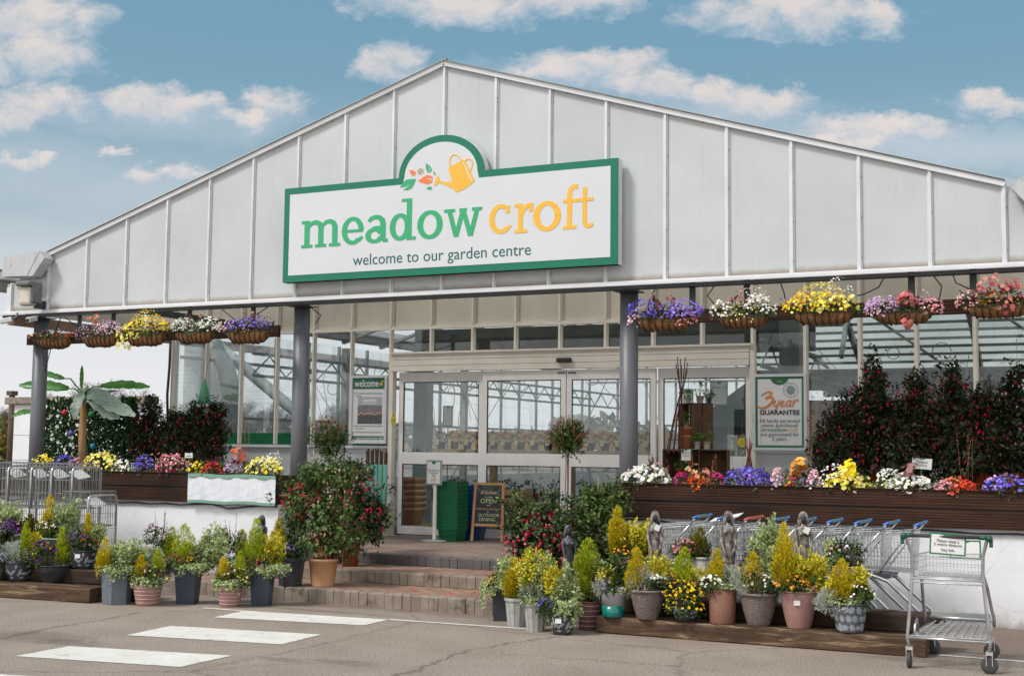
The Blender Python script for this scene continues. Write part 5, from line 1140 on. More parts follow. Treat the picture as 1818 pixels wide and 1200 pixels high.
potplant('pink ridged pot behind the maple leaf bucket, upright dark shrub and pale roses', 1502, 1000, 58, 40, 'pink_ridged', [('twigs', 10, 0, 64, 22), ('heather', 14, 0, 22, 20), ('dark', 4, 0, 28, 30), ('daisy', -14, 14, 20, 22, 'palepink', 7, .9), ('ivy', -16, 8, 16, 16), ('euonymus', -24, 6, 50, 14)], T2, Y=11.58, group=G2, ytop=1003)

# ================================================================== STATUES
pm('bronze', (.045, .036, .032), (.34, .29, .265), 22, .5, bump=.2, detail=6); pm('dark_bronze', (.045, .045, .055), (.15, .15, .17), 18, .4, metal=.3, bump=.2)
def statue(label, px, ytop, Y, z, mat, rzz=0, tagc=False):
    p = at(px, ytop, Y); H = p.z-z; p.z = z
    root = thing('statue', label, 'statue', p, YAW*.8+rzz, 'tall thin female figure statues'); s = H/.80
    prof = [(0, .075, .06), (.03, .07, .055), (.12, .055, .048), (.22, .052, .046), (.34, .060, .050), (.42, .066, .052), (.50, .050, .040), (.545, .044, .036), (.60, .056, .046), (.635, .062, .046), (.655, .052, .036), (.668, .022, .022), (.69, .019, .019)]
    b = MB(); seg = 20; vs = []
    for (z_, a, c) in prof:
        for k in range(seg):
            t = 6.2832*k/seg; fold = 1+(.05*math.sin(t*6) if z_ < .4 else 0); vs.append((a*math.cos(t)*fold*s, c*math.sin(t)*fold*s-(.006*s if .58 < z_ < .64 and math.sin(t) < -.3 else 0), z_*s))
    fs = [(i*seg+k, i*seg+(k+1) % seg, (i+1)*seg+(k+1) % seg, (i+1)*seg+k) for i in range(len(prof)-1) for k in range(seg)]+[tuple(range(seg))[::-1]]
    b.add(vs, fs, True)
    b.ball((0, -.004*s, .725*s), .034*s, 16, 12, (.82, .95, 1.28))
    b.ball((0, -.036*s, .722*s), .007*s, 8, 6, (.8, 1, 1.3))
    for sx in (-1, 1):
        b.tube([(sx*.055*s, 0, .645*s), (sx*.068*s, -.012*s, .60*s), (sx*.066*s, -.035*s, .52*s), (sx*.044*s, -.062*s, .44*s), (sx*.014*s, -.072*s, .375*s)], [.016*s, .0155*s, .0125*s, .011*s, .008*s], 8)
        b.ball((sx*.012*s, -.073*s, .358*s), .0125*s, 8, 6, (.7, .7, 1.5))
        for q in range(4): b.tube([(sx*(.006+.005*q)*s, -.076*s, .352*s), (sx*(.003+.004*q)*s, -.078*s, .330*s-.003*q*s)], .0032*s, 5)
        b.ball((sx*.026*s, -.040*s, .605*s), .023*s, 10, 8)
    b.build('figure', mat, root)
    b = MB(); b.ball((0, .004*s, .738*s), .047*s, 18, 14, (.92, .86, 1.2)); b.tube([(-.034*s, .004*s, .73*s), (-.036*s, .01*s, .68*s), (-.028*s, .012*s, .64*s)], [.014*s, .014*s, .006*s], 8); b.tube([(.034*s, .004*s, .73*s), (.036*s, .01*s, .68*s), (.028*s, .012*s, .64*s)], [.014*s, .014*s, .006*s], 8); b.tube([(0, .028*s, .735*s), (0, .036*s, .68*s), (0, .03*s, .62*s)], [.03*s, .026*s, .012*s], 10)
    b.xf(Matrix.Identity(4)); b.v = [(x, max(y, -.024*s) if z_ > .66*s else y, z_) for x, y, z_ in b.v]; b.build('hair', mat, root)
    b = MB(); b.ball((0, -.028*s, .722*s), .027*s, 14, 10, (.85, .5, 1.4)); b.ball((0, -.042*s, .718*s), .006*s, 8, 6, (.8, 1, 1.5)); b.ball((0, -.040*s, .703*s), .006*s, 8, 6, (1.4, .6, .5)); b.build('face', 'black', root)
    b = MB(); b.lathe([(.085*s, 0), (.085*s, .012*s)], 20, (0, 0, -.0)); b.build('base', 'dark_bronze', root)
    if tagc: q = MB(); q.box((.02*s, -.062*s, .635*s), (.05*s, .004, .055*s), Euler((0, R(25), 0)).to_matrix()); q.build('price_tag', 'label_white', root)
statue('bronze female statue with a white price tag, leftmost of the three before the trolley row', 1163, 905, 11.68, T2, 'bronze', tagc=True)
statue('bronze female statue without a tag, middle of the three before the trolley row', 1293, 905, 11.68, T2, 'bronze')
statue('bronze female statue with white tag at the neck, rightmost before the trolley row', 1426, 906, 11.60, T2, 'bronze', tagc=True)
statue('dark grey statue head and shoulders above the pots left of the steps', 465, 913, 12.25, .15, 'dark_bronze')
statue('dark grey statue in front of the big red fuchsia right of the steps', 1009, 930, 11.85, .15, 'dark_bronze', .5)

# ================================================================== TROLLEYS
pm('grip_blue', (.015, .12, .45), (.01, .10, .38), 6, .35); pm('grip_red', (.45, .05, .03), (.38, .04, .03), 6, .4); pm('bar_blue', (.08, .24, .34), (.16, .30, .36), 8, .5); pm('bar_red', (.60, .17, .10), (.5, .13, .08), 8, .5); pm('grip_green', (.01, .09, .055), (.01, .07, .045), 6, .4)
def wheel(b, c, r=.06, w=.026, ax='y'):
    n = 20; prof = [(r*.35, -w*.5), (r*.62, -w*.42), (r*.94, -w*.5), (r, -w*.3), (r, w*.3), (r*.94, w*.5), (r*.62, w*.42), (r*.35, w*.5)]
    k = MB(); k.lathe(prof, n)
    for (x, y, z) in k.v: b.v.append((c[0]+x, c[1]+z, c[2]+y) if ax == 'y' else (c[0]+z, c[1]+x, c[2]+y))
    o = len(b.v)-len(k.v)
    for f in k.f: b.f.append(tuple(i+o for i in f)); b.mi.append(b.m); b.sm.append(True)
def basket_trolley(root, gm, bm):
    wr = .0026
    def rail(xa, za, xb, zb, wa, wb, r): b.tube([(xa, -wa/2, za), (xb, -wb/2, zb), (xb, wb/2, zb), (xa, wa/2, za)], r, 5, closed=True)
    b = MB(); L = -.86; rail(.0, .93, L, .86, .54, .40, .006); rail(-.02, .56, L+.08, .58, .48, .34, .005)
    for t in (.25, .5, .72, .88):
        rail(-.02*t, .93-.37*t, L+.08*t, .86-.28*t, .54-.06*t, .40-.06*t, wr)
    n = 26
    for i in range(n+1):
        t = i/n
        for s in (-1, 1): b.bar((L*t, s*(.54-.14*t)/2, .93-.07*t), (-.02+(L+.10)*t, s*(.48-.14*t)/2, .56+.02*t), wr*2)
    for i in range(13):
        y = -.2+.4*i/12; b.bar((L, y, .86), (L+.08, y*.85, .58), wr*2); b.bar((L+.08, y*.85, .58), (-.02, y*1.2, .56), wr*2); b.bar((0, y*1.33, .93), (-.02, y*1.2, .56), wr*2)
    b.build('basket', 'wire', root)
    b = MB(); b.tube([(0, -.27, .93), (.055, -.27, 1.0), (.055, .27, 1.0), (0, .27, .93)], .009, 6)
    for s in (-1, 1):
        b.tube([(.05, s*.265, .99), (-.12, s*.262, .80), (-.30, s*.255, .55)], .008, 6)
        b.tube([(-.60, s*.20, .545), (-.40, s*.235, .53), (-.22, s*.25, .47), (.10, s*.265, .17), (.10, s*.265, .13)], .019, 8)
        b.tube([(-.32, s*.25, .50), (-.12, s*.255, .42), (-.66, s*.18, .15)] if False else [(.09, s*.262, .15), (-.70, s*.18, .15), (-.74, s*.17, .13)], .016, 6)
    b.tube([(-.60, -.2, .545), (-.60, .2, .545)], .01, 6); b.build('chassis', 'chrome', root)
    b = MB(); b.box((.058, 0, 1.0), (.03, .44, .03), Euler((0, R(-20), 0)).to_matrix()); b.build('handle_bar', bm, root, bevel=.008)
    for s in (-1, 1):
        b = MB(); b.box((.045, s*.262, .995), (.075, .030, .032), Euler((0, R(-24), 0)).to_matrix()); b.build('grip', gm, root, bevel=.016)
    b = MB(); b.box((-.28, 0, .525), (.16, .50, .06)); b.build('bumper', 'dark_steel', root, bevel=.01)
    for x, s in ((.10, -1), (.10, 1), (-.72, -1), (-.72, 1)):
        b = MB(); wheel(b, (x, s*(.265 if x > 0 else .17), .06)); b.build('wheel', 'rubber', root)
ya = 12.72; XA1, XA9 = at(1225, 932, ya-.26).x, at(1618, 936, ya-.26).x
labs = ['leftmost blue handled wire trolley of the nested row, beside the first statue', 'blue handled wire trolley second from the left in the nested row', 'red handled wire trolley in the nested row', 'blue handled wire trolley just behind the middle statue in the nested row', 'blue handled wire trolley beside the tall variegated shrub in the nested row', 'blue handled wire trolley just right of the third statue in the nested row', 'blue handled wire trolley third from the right end of the nested row', 'blue handled wire trolley second from the right end of the nested row', 'blue gripped wire trolley at the right end of the row behind the flatbed']
tb = tr_ = None
for i in range(9):
    X = XA1+(XA9-XA1)*i/8; red = i in (2,)
    if i == 0 or red:
        t = thing('shopping_trolley', labs[i], 'trolley', (X, ya, 0), 0, 'nested shopping trolleys along the right wall'); basket_trolley(t, 'grip_red' if red else 'grip_blue', 'bar_red' if red else 'bar_blue')
        if i == 0: tb = t
    else:
        t = copy_tree(tb); t['label'] = labs[i]; t.location = (X, ya, 0)
    t.rotation_euler = (0, 0, rnd.uniform(-.03, .03))
# clip card lying on the handles
q = MB(); q.box((0, 0, 0), (.30, .20, .006), Euler((R(8), R(-12), 0)).to_matrix()); pz = at(1290, 918, ya-.1); o = q.build('notice_card', 'label_white', loc=pz); tag(o, 'white notice card lying flat across the trolley handles', 'notice')
# flatbed trolley on the right
def flatbed(root, W=.60, D=.86):
    hw = W/2; b = MB(); r = .0135
    for s in (-1, 1):
        b.tube([(s*hw, 0, .17), (s*(hw+.012), 0, .24), (s*(hw-.01), .0, .45), (s*(hw-.035), 0, .72), (s*(hw-.03), .0, .88), (s*(hw+.0), -.03, .99), (s*(hw+.035), -.05, 1.02)], r, 8)
        b.tube([(s*hw*.80, .30, .72), (s*hw*.85, .46, .60), (s*hw*.9, .66, .40), (s*hw*.92, .76, .33), (s*hw*.92, .78, .26)], r, 8)
        b.tube([(s*(hw+.0), 0, .235), (s*(hw-.02), .1, .24), (s*(hw-.05), D, .255)], r*.8, 6)
        b.tube([(s*(hw-.04), .0, .24), (s*(hw-.045), .02, .33), (s*(hw-.05), .10, .37), (s*(hw-.05), .16, .26)], r*.7, 6) if s < 0 else None
    b.tube([(-hw-.02, 0, .235), (hw+.02, 0, .235)], r*.8, 6); b.tube([(-hw+.05, D, .30), (hw-.05, D, .30)], r, 6)
    b.build('frame', 'chrome', root)
    b = MB(); b.tube([(-hw-.0, -.05, 1.02), (hw+.0, -.05, 1.02)], .0145, 10); b.build('handle', 'rubber', root)
    for s in (-1, 1):
        b = MB(); b.ball((s*(hw+.02), -.05, 1.015), .026, 12, 8, (1, .8, 1.05)); b.box((s*(hw+.033), -.04, .985), (.026, .028, .07)); b.tube([(s*(hw-.05), -.05, 1.02), (s*(hw+.01), -.05, 1.02)], .018, 10); b.build('handle_end', 'grip_green', root)
    b = MB(); zb, zt, y1 = .70, .86, .46
    def rect(z, g, r_): b.tube([(-hw+.04+g, .01, z), (hw-.04-g, .01, z), (hw-.08-g, y1, z), (-hw+.08+g, y1, z)], r_, 6, closed=True)
    rect(zb, 0, .006); rect(zt, 0, .005); rect(zb+.055, 0, .002); rect(zb+.11, 0, .002)
    b.tube([(-hw+.03, -.01, zb-.01), (hw-.03, -.01, zb-.01)], .009, 6); b.tube([(-hw+.03, -.012, zb-.04), (hw-.03, -.012, zb-.04)], .006, 6)
    for i in range(17):
        t = i/16; x0, x1 = (-hw+.04)*(1-2*t), (-hw+.08)*(1-2*t); b.bar((x0, .01, zb), (x1, y1, zb), .004); b.bar((x1, y1, zb), (x1, y1, zt), .004); b.bar((x0, .01, zb), (x0, .01, zb+.06), .004)
    for i in range(13):
        t = i/12
        for s in (-1, 1): b.bar((s*(hw-.04-.04*t), .01+(y1-.01)*t, zb), (s*(hw-.04-.04*t), .01+(y1-.01)*t, zt), .004)
        w2 = hw-.04-.04*t; b.bar((-w2, .01+(y1-.01)*t, zb+.004), (w2, .01+(y1-.01)*t, zb+.004), .0035)
    b.build('top_basket', 'wire', root)
    b = MB()
    for i in range(8):
        t = (i+.5)/8; b.bar(((-hw+.03)+(W-.06)*t, 0, .262), ((-hw+.07)+(W-.14)*t, D, .27), .009)
    for i in range(9):
        t = i/8; w2 = hw-.02-.04*t; b.bar((-w2, D*t, .252), (w2, D*t, .258), .009)
    b.build('bed', 'wire', root)
    b = MB(); b.box((0, D+.005, .315), (W-.12, .018, .07)); b.build('bumper', 'grey_steel', root, bevel=.006)
    for x, y in ((-hw, .0), (hw, .0), (-hw+.07, D-.05), (hw-.05, D-.05)):
        b = MB(); b.m = 0; wheel(b, (x, y+.02, .063), .063, .03, 'x' if y < .1 and x < 0 else 'y'); b.m = 1
        b.box((x, y+.02, .152), (.05, .05, .025)); b.bar((x-.022, y+.01, .145), (x-.022, y+.02, .06), .006, .03); b.bar((x+.022, y+.01, .145), (x+.022, y+.02, .06), .006, .03); b.build('caster', ['rubber', 'wire'], root)
p0, p1 = gz(1614, 1186), gz(1757, 1196)
fb = thing('flatbed_trolley', 'chrome flatbed trolley with green handle ends and a hanging notice, front right', 'trolley', ((p0.x+p1.x)/2, (p0.y+p1.y)/2, 0), R(1)); flatbed(fb, W=(p1-p0).length)
pm('notice_green', (.02, .20, .08), (.02, .17, .07), 5, .5)
def notice(root, w, h, lines, y=0, z=0, border='notice_green', bw=.012, mat='label_white', tab=True, x=0):
    """flat framed card in the root's x-z plane, facing -y, bottom edge at z"""
    b = MB(); b.bbox((x-w/2, y, z), (x+w/2, y+.004, z+h)); b.build('card_border', border, root)
    b = MB(); b.bbox((x-w/2+bw, y-.0015, z+bw), (x+w/2-bw, y-.0005, z+h-bw)); b.build('card', mat, root)
    if tab:
        b = MB(); n = 10; b.prism([(x+.16*w*math.cos(math.pi+math.pi*i/n), z+h-.002+.13*h*math.sin(math.pi+math.pi*i/n)) for i in range(n+1)], y-.003, y-.0016); b.build('tab', border, root)
    for (s, sz, zz, m) in lines: text_mesh(s, sz, 'lettering', m, root, (x, y-.0035, z+zz))
nt = thing('trolley_notice', 'white notice with green border hanging from the flatbed trolley handle', 'notice', at(1682, 985, 10.50))
notice(nt, .265, .165, [('Please keep a', .030, .098, 'label_print'), ('2 metre distance', .030, .070, 'label_print'), ('Stay Safe', .028, .030, 'label_print')]); nt.rotation_euler = (R(4), R(3), R(6))
nt = thing('trolley_notice', 'white notice with green bars at the back of the flatbed trolley basket', 'notice', at(1714, 992, 11.06))
notice(nt, .24, .15, [], tab=True)
# tall wire trolleys at the left
pm('galv', (.30, .32, .31), (.22, .235, .23), 14, .5, metal=.4)
def tall_trolley(root, H=1.36, wd=.50, L=.62):
    b = MB(); a = .07; pts = [(0, -wd/2, .15), (0, -wd/2, H-a)]+[(0, -wd/2+a-a*math.cos(R(t)), H-a+a*math.sin(R(t))) for t in (30, 60, 90)]+[(0, wd/2-a+a*math.sin(R(t)), H-a+a*math.cos(R(t))) for t in (0, 30, 60)]+[(0, wd/2, H-a), (0, wd/2, .15)]
    b.tube(pts, .0135, 8); b.build('hoop', 'chrome', root)
    b = MB(); n = 15
    for i in range(1, n): y = -wd/2+wd*i/n; b.bar((.0, y, .30), (.0, y, H-.02), .0045)
    for z in [.30+.15*k for k in range(int((H-.35)/.15)+1)]: b.bar((.004, -wd/2, z), (.004, wd/2, z), .005)
    b.build('end_mesh', 'galv', root)
    b = MB()
    for s in (-1, 1):
        for i in range(12): x = -L*i/11; b.bar((x, s*wd*.46, H*.62-.02*i/11), (x, s*wd*.46, H+.045), .0045)
        for z in (H*.62, H*.76, H*.88, H+.045): b.bar((0, s*wd*.46, z), (-L, s*wd*.46, z), .007)
    for i in range(10): y = -wd*.46+wd*.92*i/9; b.bar((0, y, H+.04), (-L, y, H+.04), .0045)
    for i in range(10): x = -L*i/9; b.bar((x, -wd*.46, H+.045), (x, wd*.46, H+.045), .005); 
    b.build('top_basket', 'galv', root)
    b = MB(); b.box((-.22, 0, H*.62), (.34, wd*.9, .02)); b.build('tray', 'galv', root)
    b = MB(); b.bar((-.02, -wd*.45, .20), (-L, -wd*.35, .20), .02); b.bar((-.02, wd*.45, .20), (-L, wd*.35, .20), .02); b.box((-.3, 0, .21), (.55, wd*.75, .012)); b.bar((-.02, -wd/2, .28), (-.02, wd/2, .28), .03, .012); b.build('base_frame', 'galv', root)
    b = MB(); b.box((-.10, -.02, H-.09), (.20, .20, .004), Euler((R(10), R(28), 0)).to_matrix()); b.build('card', 'label_white', root)
    for x, s in ((0, -1), (0, 1), (-L+.05, -1), (-L+.05, 1)):
        b = MB(); wheel(b, (x, s*wd*.46, .06)); b.build('wheel', 'rubber', root)
yl = 12.55
lab5 = ['galvanised tall wire trolley at the far left end of the stacked row', 'galvanised tall wire trolley second from the left frame edge', 'galvanised tall wire trolley behind the gold conifer in the mint pot', 'galvanised tall wire trolley at the right end of the tall row']
t0 = None
for i, px in enumerate((14, 55, 91, 128)):
    P = at(px, 850, yl-.25)
    if t0 is None: t = thing('wire_trolley', lab5[0], 'trolley', (P.x, yl, 0), 0, 'tall galvanised wire trolleys by the left wall'); tall_trolley(t); t0 = t
    else: t = copy_tree(t0); t['label'] = lab5[i]; t.location = (P.x, yl, 0)
t = thing('wire_trolley', 'shorter galvanised wire trolley in front of the dark planter at the left', 'trolley', (at(153, 900, yl-.3).x, yl-.02, 0)); tall_trolley(t, 1.02, .50, .45)
# ================================================================== HANGING TROUGHS
pm('coir', (.27, .125, .045), (.19, .085, .03), 30, .9, bump=.8, bscale=80)
def beam(label, xa, xb, brs):
    t = thing('basket_beam', label, 'beam', ((xa+xb)/2, 13.72, 3.06)); w = xb-xa
    b = MB(); b.bbox((-w/2, 0, 0), (w/2, .05, .15)); b.m = 0
    for k in range(5): b.bbox((-w/2+.002, -.006, .012+k*.028), (w/2-.002, 0, .028+k*.028))
    b.build('board', 'planter_wood', t)
    for px in brs:
        X = at(px, 540, 13.75).x-(xa+xb)/2; q = MB(); q.bbox((X-.035, .052, .02), (X+.035, .064, .50)); q.bbox((X-.006, .065, .02), (X+.006, .095, .50)); q.build('bracket', 'dark_steel', t)
beam('dark board under the canopy left of the middle post, carrying five flower troughs', -14.42, -10.02, (140, 200, 335, 448)); beam('dark board under the canopy right of the pillar, carrying five flower troughs', -5.06, -.8, (1228, 1325, 1618, 1728))
def trough(label, xl, xr, yrim, ybot, ytop, groups, extra=()):
    Y = 13.50; a, b_ = at(xl, yrim, Y), at(xr, yrim, Y); w = b_.x-a.x; z0 = at((xl+xr)/2, ybot, Y).z; zr = at((xl+xr)/2, yrim, Y).z; zt = at((xl+xr)/2, ytop, Y).z
    h = max(.12, zr-z0); root = thing('flower_trough', label, 'hanging basket', ((a.x+b_.x)/2, Y, z0), 0, 'flower troughs hanging under the canopy')
    hw, dp = w/2*.80, .20; n = 10; m = 26; vs = []; fs = []
    for i in range(m+1):
        t = -1+2*i/m; e = (1-abs(t)**5)**.5*(1) if abs(t) < 1 else .0; e = max(e, .25)
        for j in range(n+1):
            q = math.pi*j/n; vs.append((t*hw*(1-.10*math.sin(q)), -.0+dp*.5-dp*.95*math.cos(q)*.5*e*1.0-dp*.5-.01, h-h*math.sin(q)**.8*e-(.0 if j in (0, n) else .0)+.006*math.sin(i*2.6)*math.sin(q)))
    for i in range(m):
        for j in range(n): p = i*(n+1)+j; fs.append((p, p+1, p+n+2, p+n+1))
    q = MB(); q.add(vs, fs, True); q.add([vs[i*(n+1)] for i in range(m+1)]+[vs[i*(n+1)+n] for i in range(m+1)], [(i, i+1, m+2+i, m+1+i) for i in range(m)]); q.build('liner', 'coir', root)
    q = MB()
    for i in range(1, m, 3):
        pts = [(vs[i*(n+1)+j][0], vs[i*(n+1)+j][1]*1.06, vs[i*(n+1)+j][2]-.006) for j in range(n+1)]; q.tube(pts, .006, 5)
    q.tube([(x, y-.008, z) for x, y, z in [vs[i*(n+1)] for i in range(m+1)]], .006, 5); q.build('wire_frame', 'black', root)
    f = Fol(); ht = zt-zr; bush(f, (0, -.02, h+ht*.28), (w/2*.93, .13, ht*.45), leaf=.028, n=int(950*w), edge=GREEN+DARK); bush(f, (0, -.10, h), (w/2*.9, .05, .05), leaf=.026, n=int(260*w), edge=GREEN)
    f.build('foliage', 'leaf', root)
    for (fx, fw, pal, T, size, nn, dz) in groups:
        f = Fol(); cl, eye = PAL[pal]; cx = fx*w/2
        if T == 'leafy': round_leaves(f, (cx, -.06, h+ht*(.5+dz)), (fw*w/2, .12, ht*.42), cl, n=nn, leaf=size); f.build('heuchera_foliage', 'leaf', root)
        else:
            flowers(f, (cx, -.015, h+ht*(.22+dz)), (fw*w/2, .15, ht*.62), size=size, n=nn, petal=cl, eye=eye, T={'p': PANSY, 's': SMALL, 'd': DAISY, 'r': ROSE}[T], top=.02, flat=.2); f.build('flowers', 'petal', root)
    return root
trough('flower trough at the far left, mostly green with small red blooms', 62, 137, 601, 619, 584, [(0, .9, 'red', 's', .02, 34, 0), (.1, .9, 'mauve', 's', .014, 18, .2), (-.9, .2, 'peachleaf', 'leafy', .022, 10, -.3)])
trough('flower trough with lilac blooms and rust red leaves on top, second from left', 140, 222, 596, 616, 567, [(-.55, .45, 'mauve', 's', .016, 80, -.1), (.35, .6, 'palepink', 's', .017, 110, 0), (.3, .6, 'mauve', 's', .016, 60, .1), (-.1, .3, 'coral', 'leafy', .028, 16, .4)])
trough('flower trough overflowing with bright yellow pansies, left of the middle post', 216, 308, 593, 614, 563, [(0, .85, 'yellow', 'p', .024, 110, .15), (-.55, .55, 'pale', 'p', .027, 60, -.25), (-.8, .25, 'pale', 'p', .026, 34, -.85), (.5, .4, 'orange', 'p', .02, 20, .1), (0, .5, 'yellow', 's', .014, 90, .6)])
trough('flower trough of white pansies left of the middle post', 306, 393, 590, 610, 562, [(-.45, .5, 'white', 's', .018, 110, .1), (.55, .45, 'white', 'p', .02, 60, .1), (.1, .5, 'bronzeleaf', 'leafy', .022, 16, .5)])
trough('flower trough of violet pansies nearest the middle post', 394, 492, 588, 610, 562, [(-.05, .8, 'violet', 'p', .021, 110, .1), (-.75, .3, 'palepink', 's', .018, 40, 0), (.1, .2, 'palepink', 's', .016, 20, -.1), (.5, .4, 'darkpurple', 'p', .019, 24, .15), (.1, .4, 'bronzeleaf', 'leafy', .02, 12, .6)])
trough('flower trough of deep blue and lavender pansies beside the right-hand pillar', 1116, 1247, 566, 588, 528, [(-.5, .5, 'indigo', 'p', .026, 70, .1), (.55, .45, 'violet', 'p', .024, 80, .05), (.1, .5, 'violet', 'p', .023, 40, -.1), (-.75, .22, 'palepink', 's', .018, 46, -.3), (.6, .3, 'pink', 's', .017, 46, -.35), (0, .5, 'bronzeleaf', 'leafy', .032, 22, .45)])
trough('flower trough of white pansies with bronze leaves above the sliding door edge', 1262, 1379, 562, 583, 522, [(-.6, .4, 'white', 'p', .022, 44, -.05), (.5, .5, 'white', 'p', .022, 64, .1), (0, .6, 'pale', 'p', .019, 30, -.2), (.3, .5, 'white', 's', .013, 60, .45), (-.05, .4, 'bronzeleaf', 'leafy', .034, 26, .3)])
trough('flower trough full of yellow pansies right of the pillar', 1392, 1536, 556, 577, 516, [(-.2, .8, 'yellow', 'p', .024, 130, .1), (.25, .6, 'pale', 'p', .034, 34, .05), (-.1, .6, 'yellow', 's', .015, 140, .5), (-.5, .3, 'orange', 'r', .024, 16, .15), (.4, .3, 'white', 's', .013, 40, .75), (-.85, .2, 'indigo', 'p', .02, 6, .3)])
trough('flower trough with pink leaves spilling down its middle, second from the right edge', 1538, 1673, 555, 576, 520, [(-.55, .5, 'mauve', 's', .021, 100, .05), (-.6, .4, 'palepink', 's', .016, 50, -.15), (.15, .3, 'roseleaf', 'leafy', .030, 80, .15), (.1, .18, 'roseleaf', 'leafy', .032, 40, -.9), (.75, .3, 'pink', 's', .018, 60, -.1), (.55, .15, 'mauve', 's', .016, 12, .3)])
trough('flower trough at the right frame edge with salmon leaves and a pale green rosette', 1697, 1850, 548, 565, 505, [(-.7, .3, 'pink', 's', .018, 50, -.1), (0, .6, 'roseleaf', 'leafy', .028, 80, .35), (.2, .6, 'orange', 'p', .019, 26, 0), (.2, .25, 'roseleaf', 'leafy', .028, 40, -.5), (.5, .5, 'magenta', 's', .018, 40, .1)])
# loops of cable under the canopy
for k, pts in enumerate([[(395, 550), (420, 570), (450, 562), (476, 545)], [(545, 540), (570, 560), (560, 575)], [(1165, 510), (1155, 525), (1150, 545)], [(1270, 505), (1256, 525), (1268, 540)], [(1385, 500), (1392, 520), (1396, 540)], [(1570, 492), (1560, 510), (1535, 522), (1522, 525)], [(1655, 487), (1672, 508), (1668, 530), (1658, 538)], [(1690, 484), (1697, 502), (1722, 514)], [(110, 558), (95, 600), (80, 660)], [(110, 558), (130, 575), (150, 590)]]):
    b = MB(); P = [at(x, y, 13.86) for x, y in pts]; b.tube([P[0]]+[P[i].lerp(P[i+1], t) for i in range(len(P)-1) for t in (.5, 1)], .007, 5); b.build('cable', 'black', bld)
b = MB(); P = [at(x, y, 16.42) for x, y in ((303, 600), (301, 650), (297, 700), (298, 790))]; b.tube(P, .022, 6); b.build('cable', 'black', bld)

# ================================================================== FLOWERS IN THE PLANTERS
def clump(name, label, xl, xr, ytop, groups, Y=13.50, leafc=None):
    zb = 1.235; a, b_ = at(xl, 850, Y), at(xr, 850, Y); w = b_.x-a.x; h = max(.06, at((xl+xr)/2, ytop, Y).z-zb)
    root = thing(name, label, 'bedding plants', ((a.x+b_.x)/2, Y, zb), 0, 'bedding plants in the planter boxes'); f = Fol()
    bush(f, (0, 0, h*.38), (w/2*1.02, .14, h*.52), leaf=.028, n=int(1150*w), edge=leafc or GREEN+DARK); bush(f, (0, -.15, .06), (w/2, .035, .05), leaf=.026, n=int(240*w), edge=GREEN); f.build('foliage', 'leaf', root)
    for (fx, fw, pal, T, size, nn, dz) in groups:
        f = Fol(); cl, eye = PAL[pal]
        if T == 'leafy': round_leaves(f, (fx*w/2, -.05, h*(.55+dz)), (fw*w/2, .12, h*.4), cl, n=nn, leaf=size); f.build('heuchera_foliage', 'leaf', root)
        elif T == 'spray':
            for s in range(nn):
                x = fx*w/2+rng.uniform(-1, 1)*fw*w/2; hh = h*(1.2+.8*rng.random())*size; x2 = x+rng.normal(0, .03); f.stem((x, 0, h*.5), (x2, 0, h*.5+hh), .0016, .0010, (.30, .16, .08))
                m = 16; t = .4+.6*rng.random(m); P = np.stack([x+(x2-x)*t+rng.normal(0, .004, m), rng.normal(0, .004, m), h*.5+hh*t], 1); f.inst((SPK_V, SPK_F, SPK_I), P, rdir(m), rdir(m), .012, .005, pick(cl, m), pick(cl, m))
            f.build('flower_sprays', 'petal', root)
        else:
            flowers(f, (fx*w/2, -.02, h*(.25+dz)), (fw*w/2, .16, h*.66), size=size, n=nn, petal=cl, eye=eye, T={'p': PANSY, 's': SMALL, 'd': DAISY, 'r': ROSE}[T], top=.25, flat=.3); f.build('flowers', 'petal', root)
clump('pansy_clump', 'white pansies at the left end of the right-hand planter', 1104, 1197, 826, [(-.0, .95, 'white', 'p', .035, 58, .05), (.5, .4, 'bronzeleaf', 'leafy', .03, 10, .3)])
clump('primrose_clump', 'red and coral primroses below the wooden crates', 1199, 1286, 834, [(-.7, .3, 'magenta', 's', .024, 30, 0), (0, .5, 'red', 's', .027, 56, -.1), (0, .6, 'orange', 's', .026, 30, -.15), (0, .6, 'peachleaf', 'leafy', .034, 24, .35), (.7, .4, 'magenta', 's', .022, 40, 0), (.2, .7, 'coral', 'spray', .7, 6, 0)])
clump('viola_clump', 'deep blue violas in the right-hand planter below the guarantee board edge', 1284, 1376, 828, [(0, .95, 'indigo', 'p', .034, 70, .05), (.2, .5, 'violet', 'p', .032, 22, .05), (0, .7, 'bronzeleaf', 'spray', 1.4, 5, 0)])
clump('primula_clump', 'mixed pink primulas and gold heuchera under the guarantee board', 1370, 1456, 830, [(-.7, .3, 'palepink', 's', .022, 50, .05), (0, .25, 'red', 's', .026, 24, -.15), (-.1, .3, 'orange', 's', .024, 14, -.1), (.2, .4, 'darkpurple', 's', .026, 26, -.1), (.2, .36, 'goldleaf', 'leafy', .045, 30, .5), (.8, .3, 'palepink', 's', .022, 50, 0), (.2, .5, 'peachleaf', 'spray', 2.0, 6, 0)])
clump('pansy_clump', 'yellow pansies with a gold leafed plant in the right-hand planter', 1457, 1553, 833, [(0, .9, 'pale', 'p', .036, 44, 0), (-.1, .7, 'yellow', 'p', .03, 30, .05), (-.5, .5, 'white', 's', .02, 30, .3), (.1, .3, 'yellow', 'leafy', .04, 26, .5)])
clump('pansy_clump', 'white pansies near the fuchsia name card in the right-hand planter', 1555, 1656, 836, [(.2, .8, 'white', 'p', .034, 46, .0), (-.5, .5, 'white', 's', .02, 60, .2), (.3, .3, 'bronzeleaf', 'leafy', .036, 14, .5), (-.4, .4, 'pale', 'p', .028, 10, -.2)])
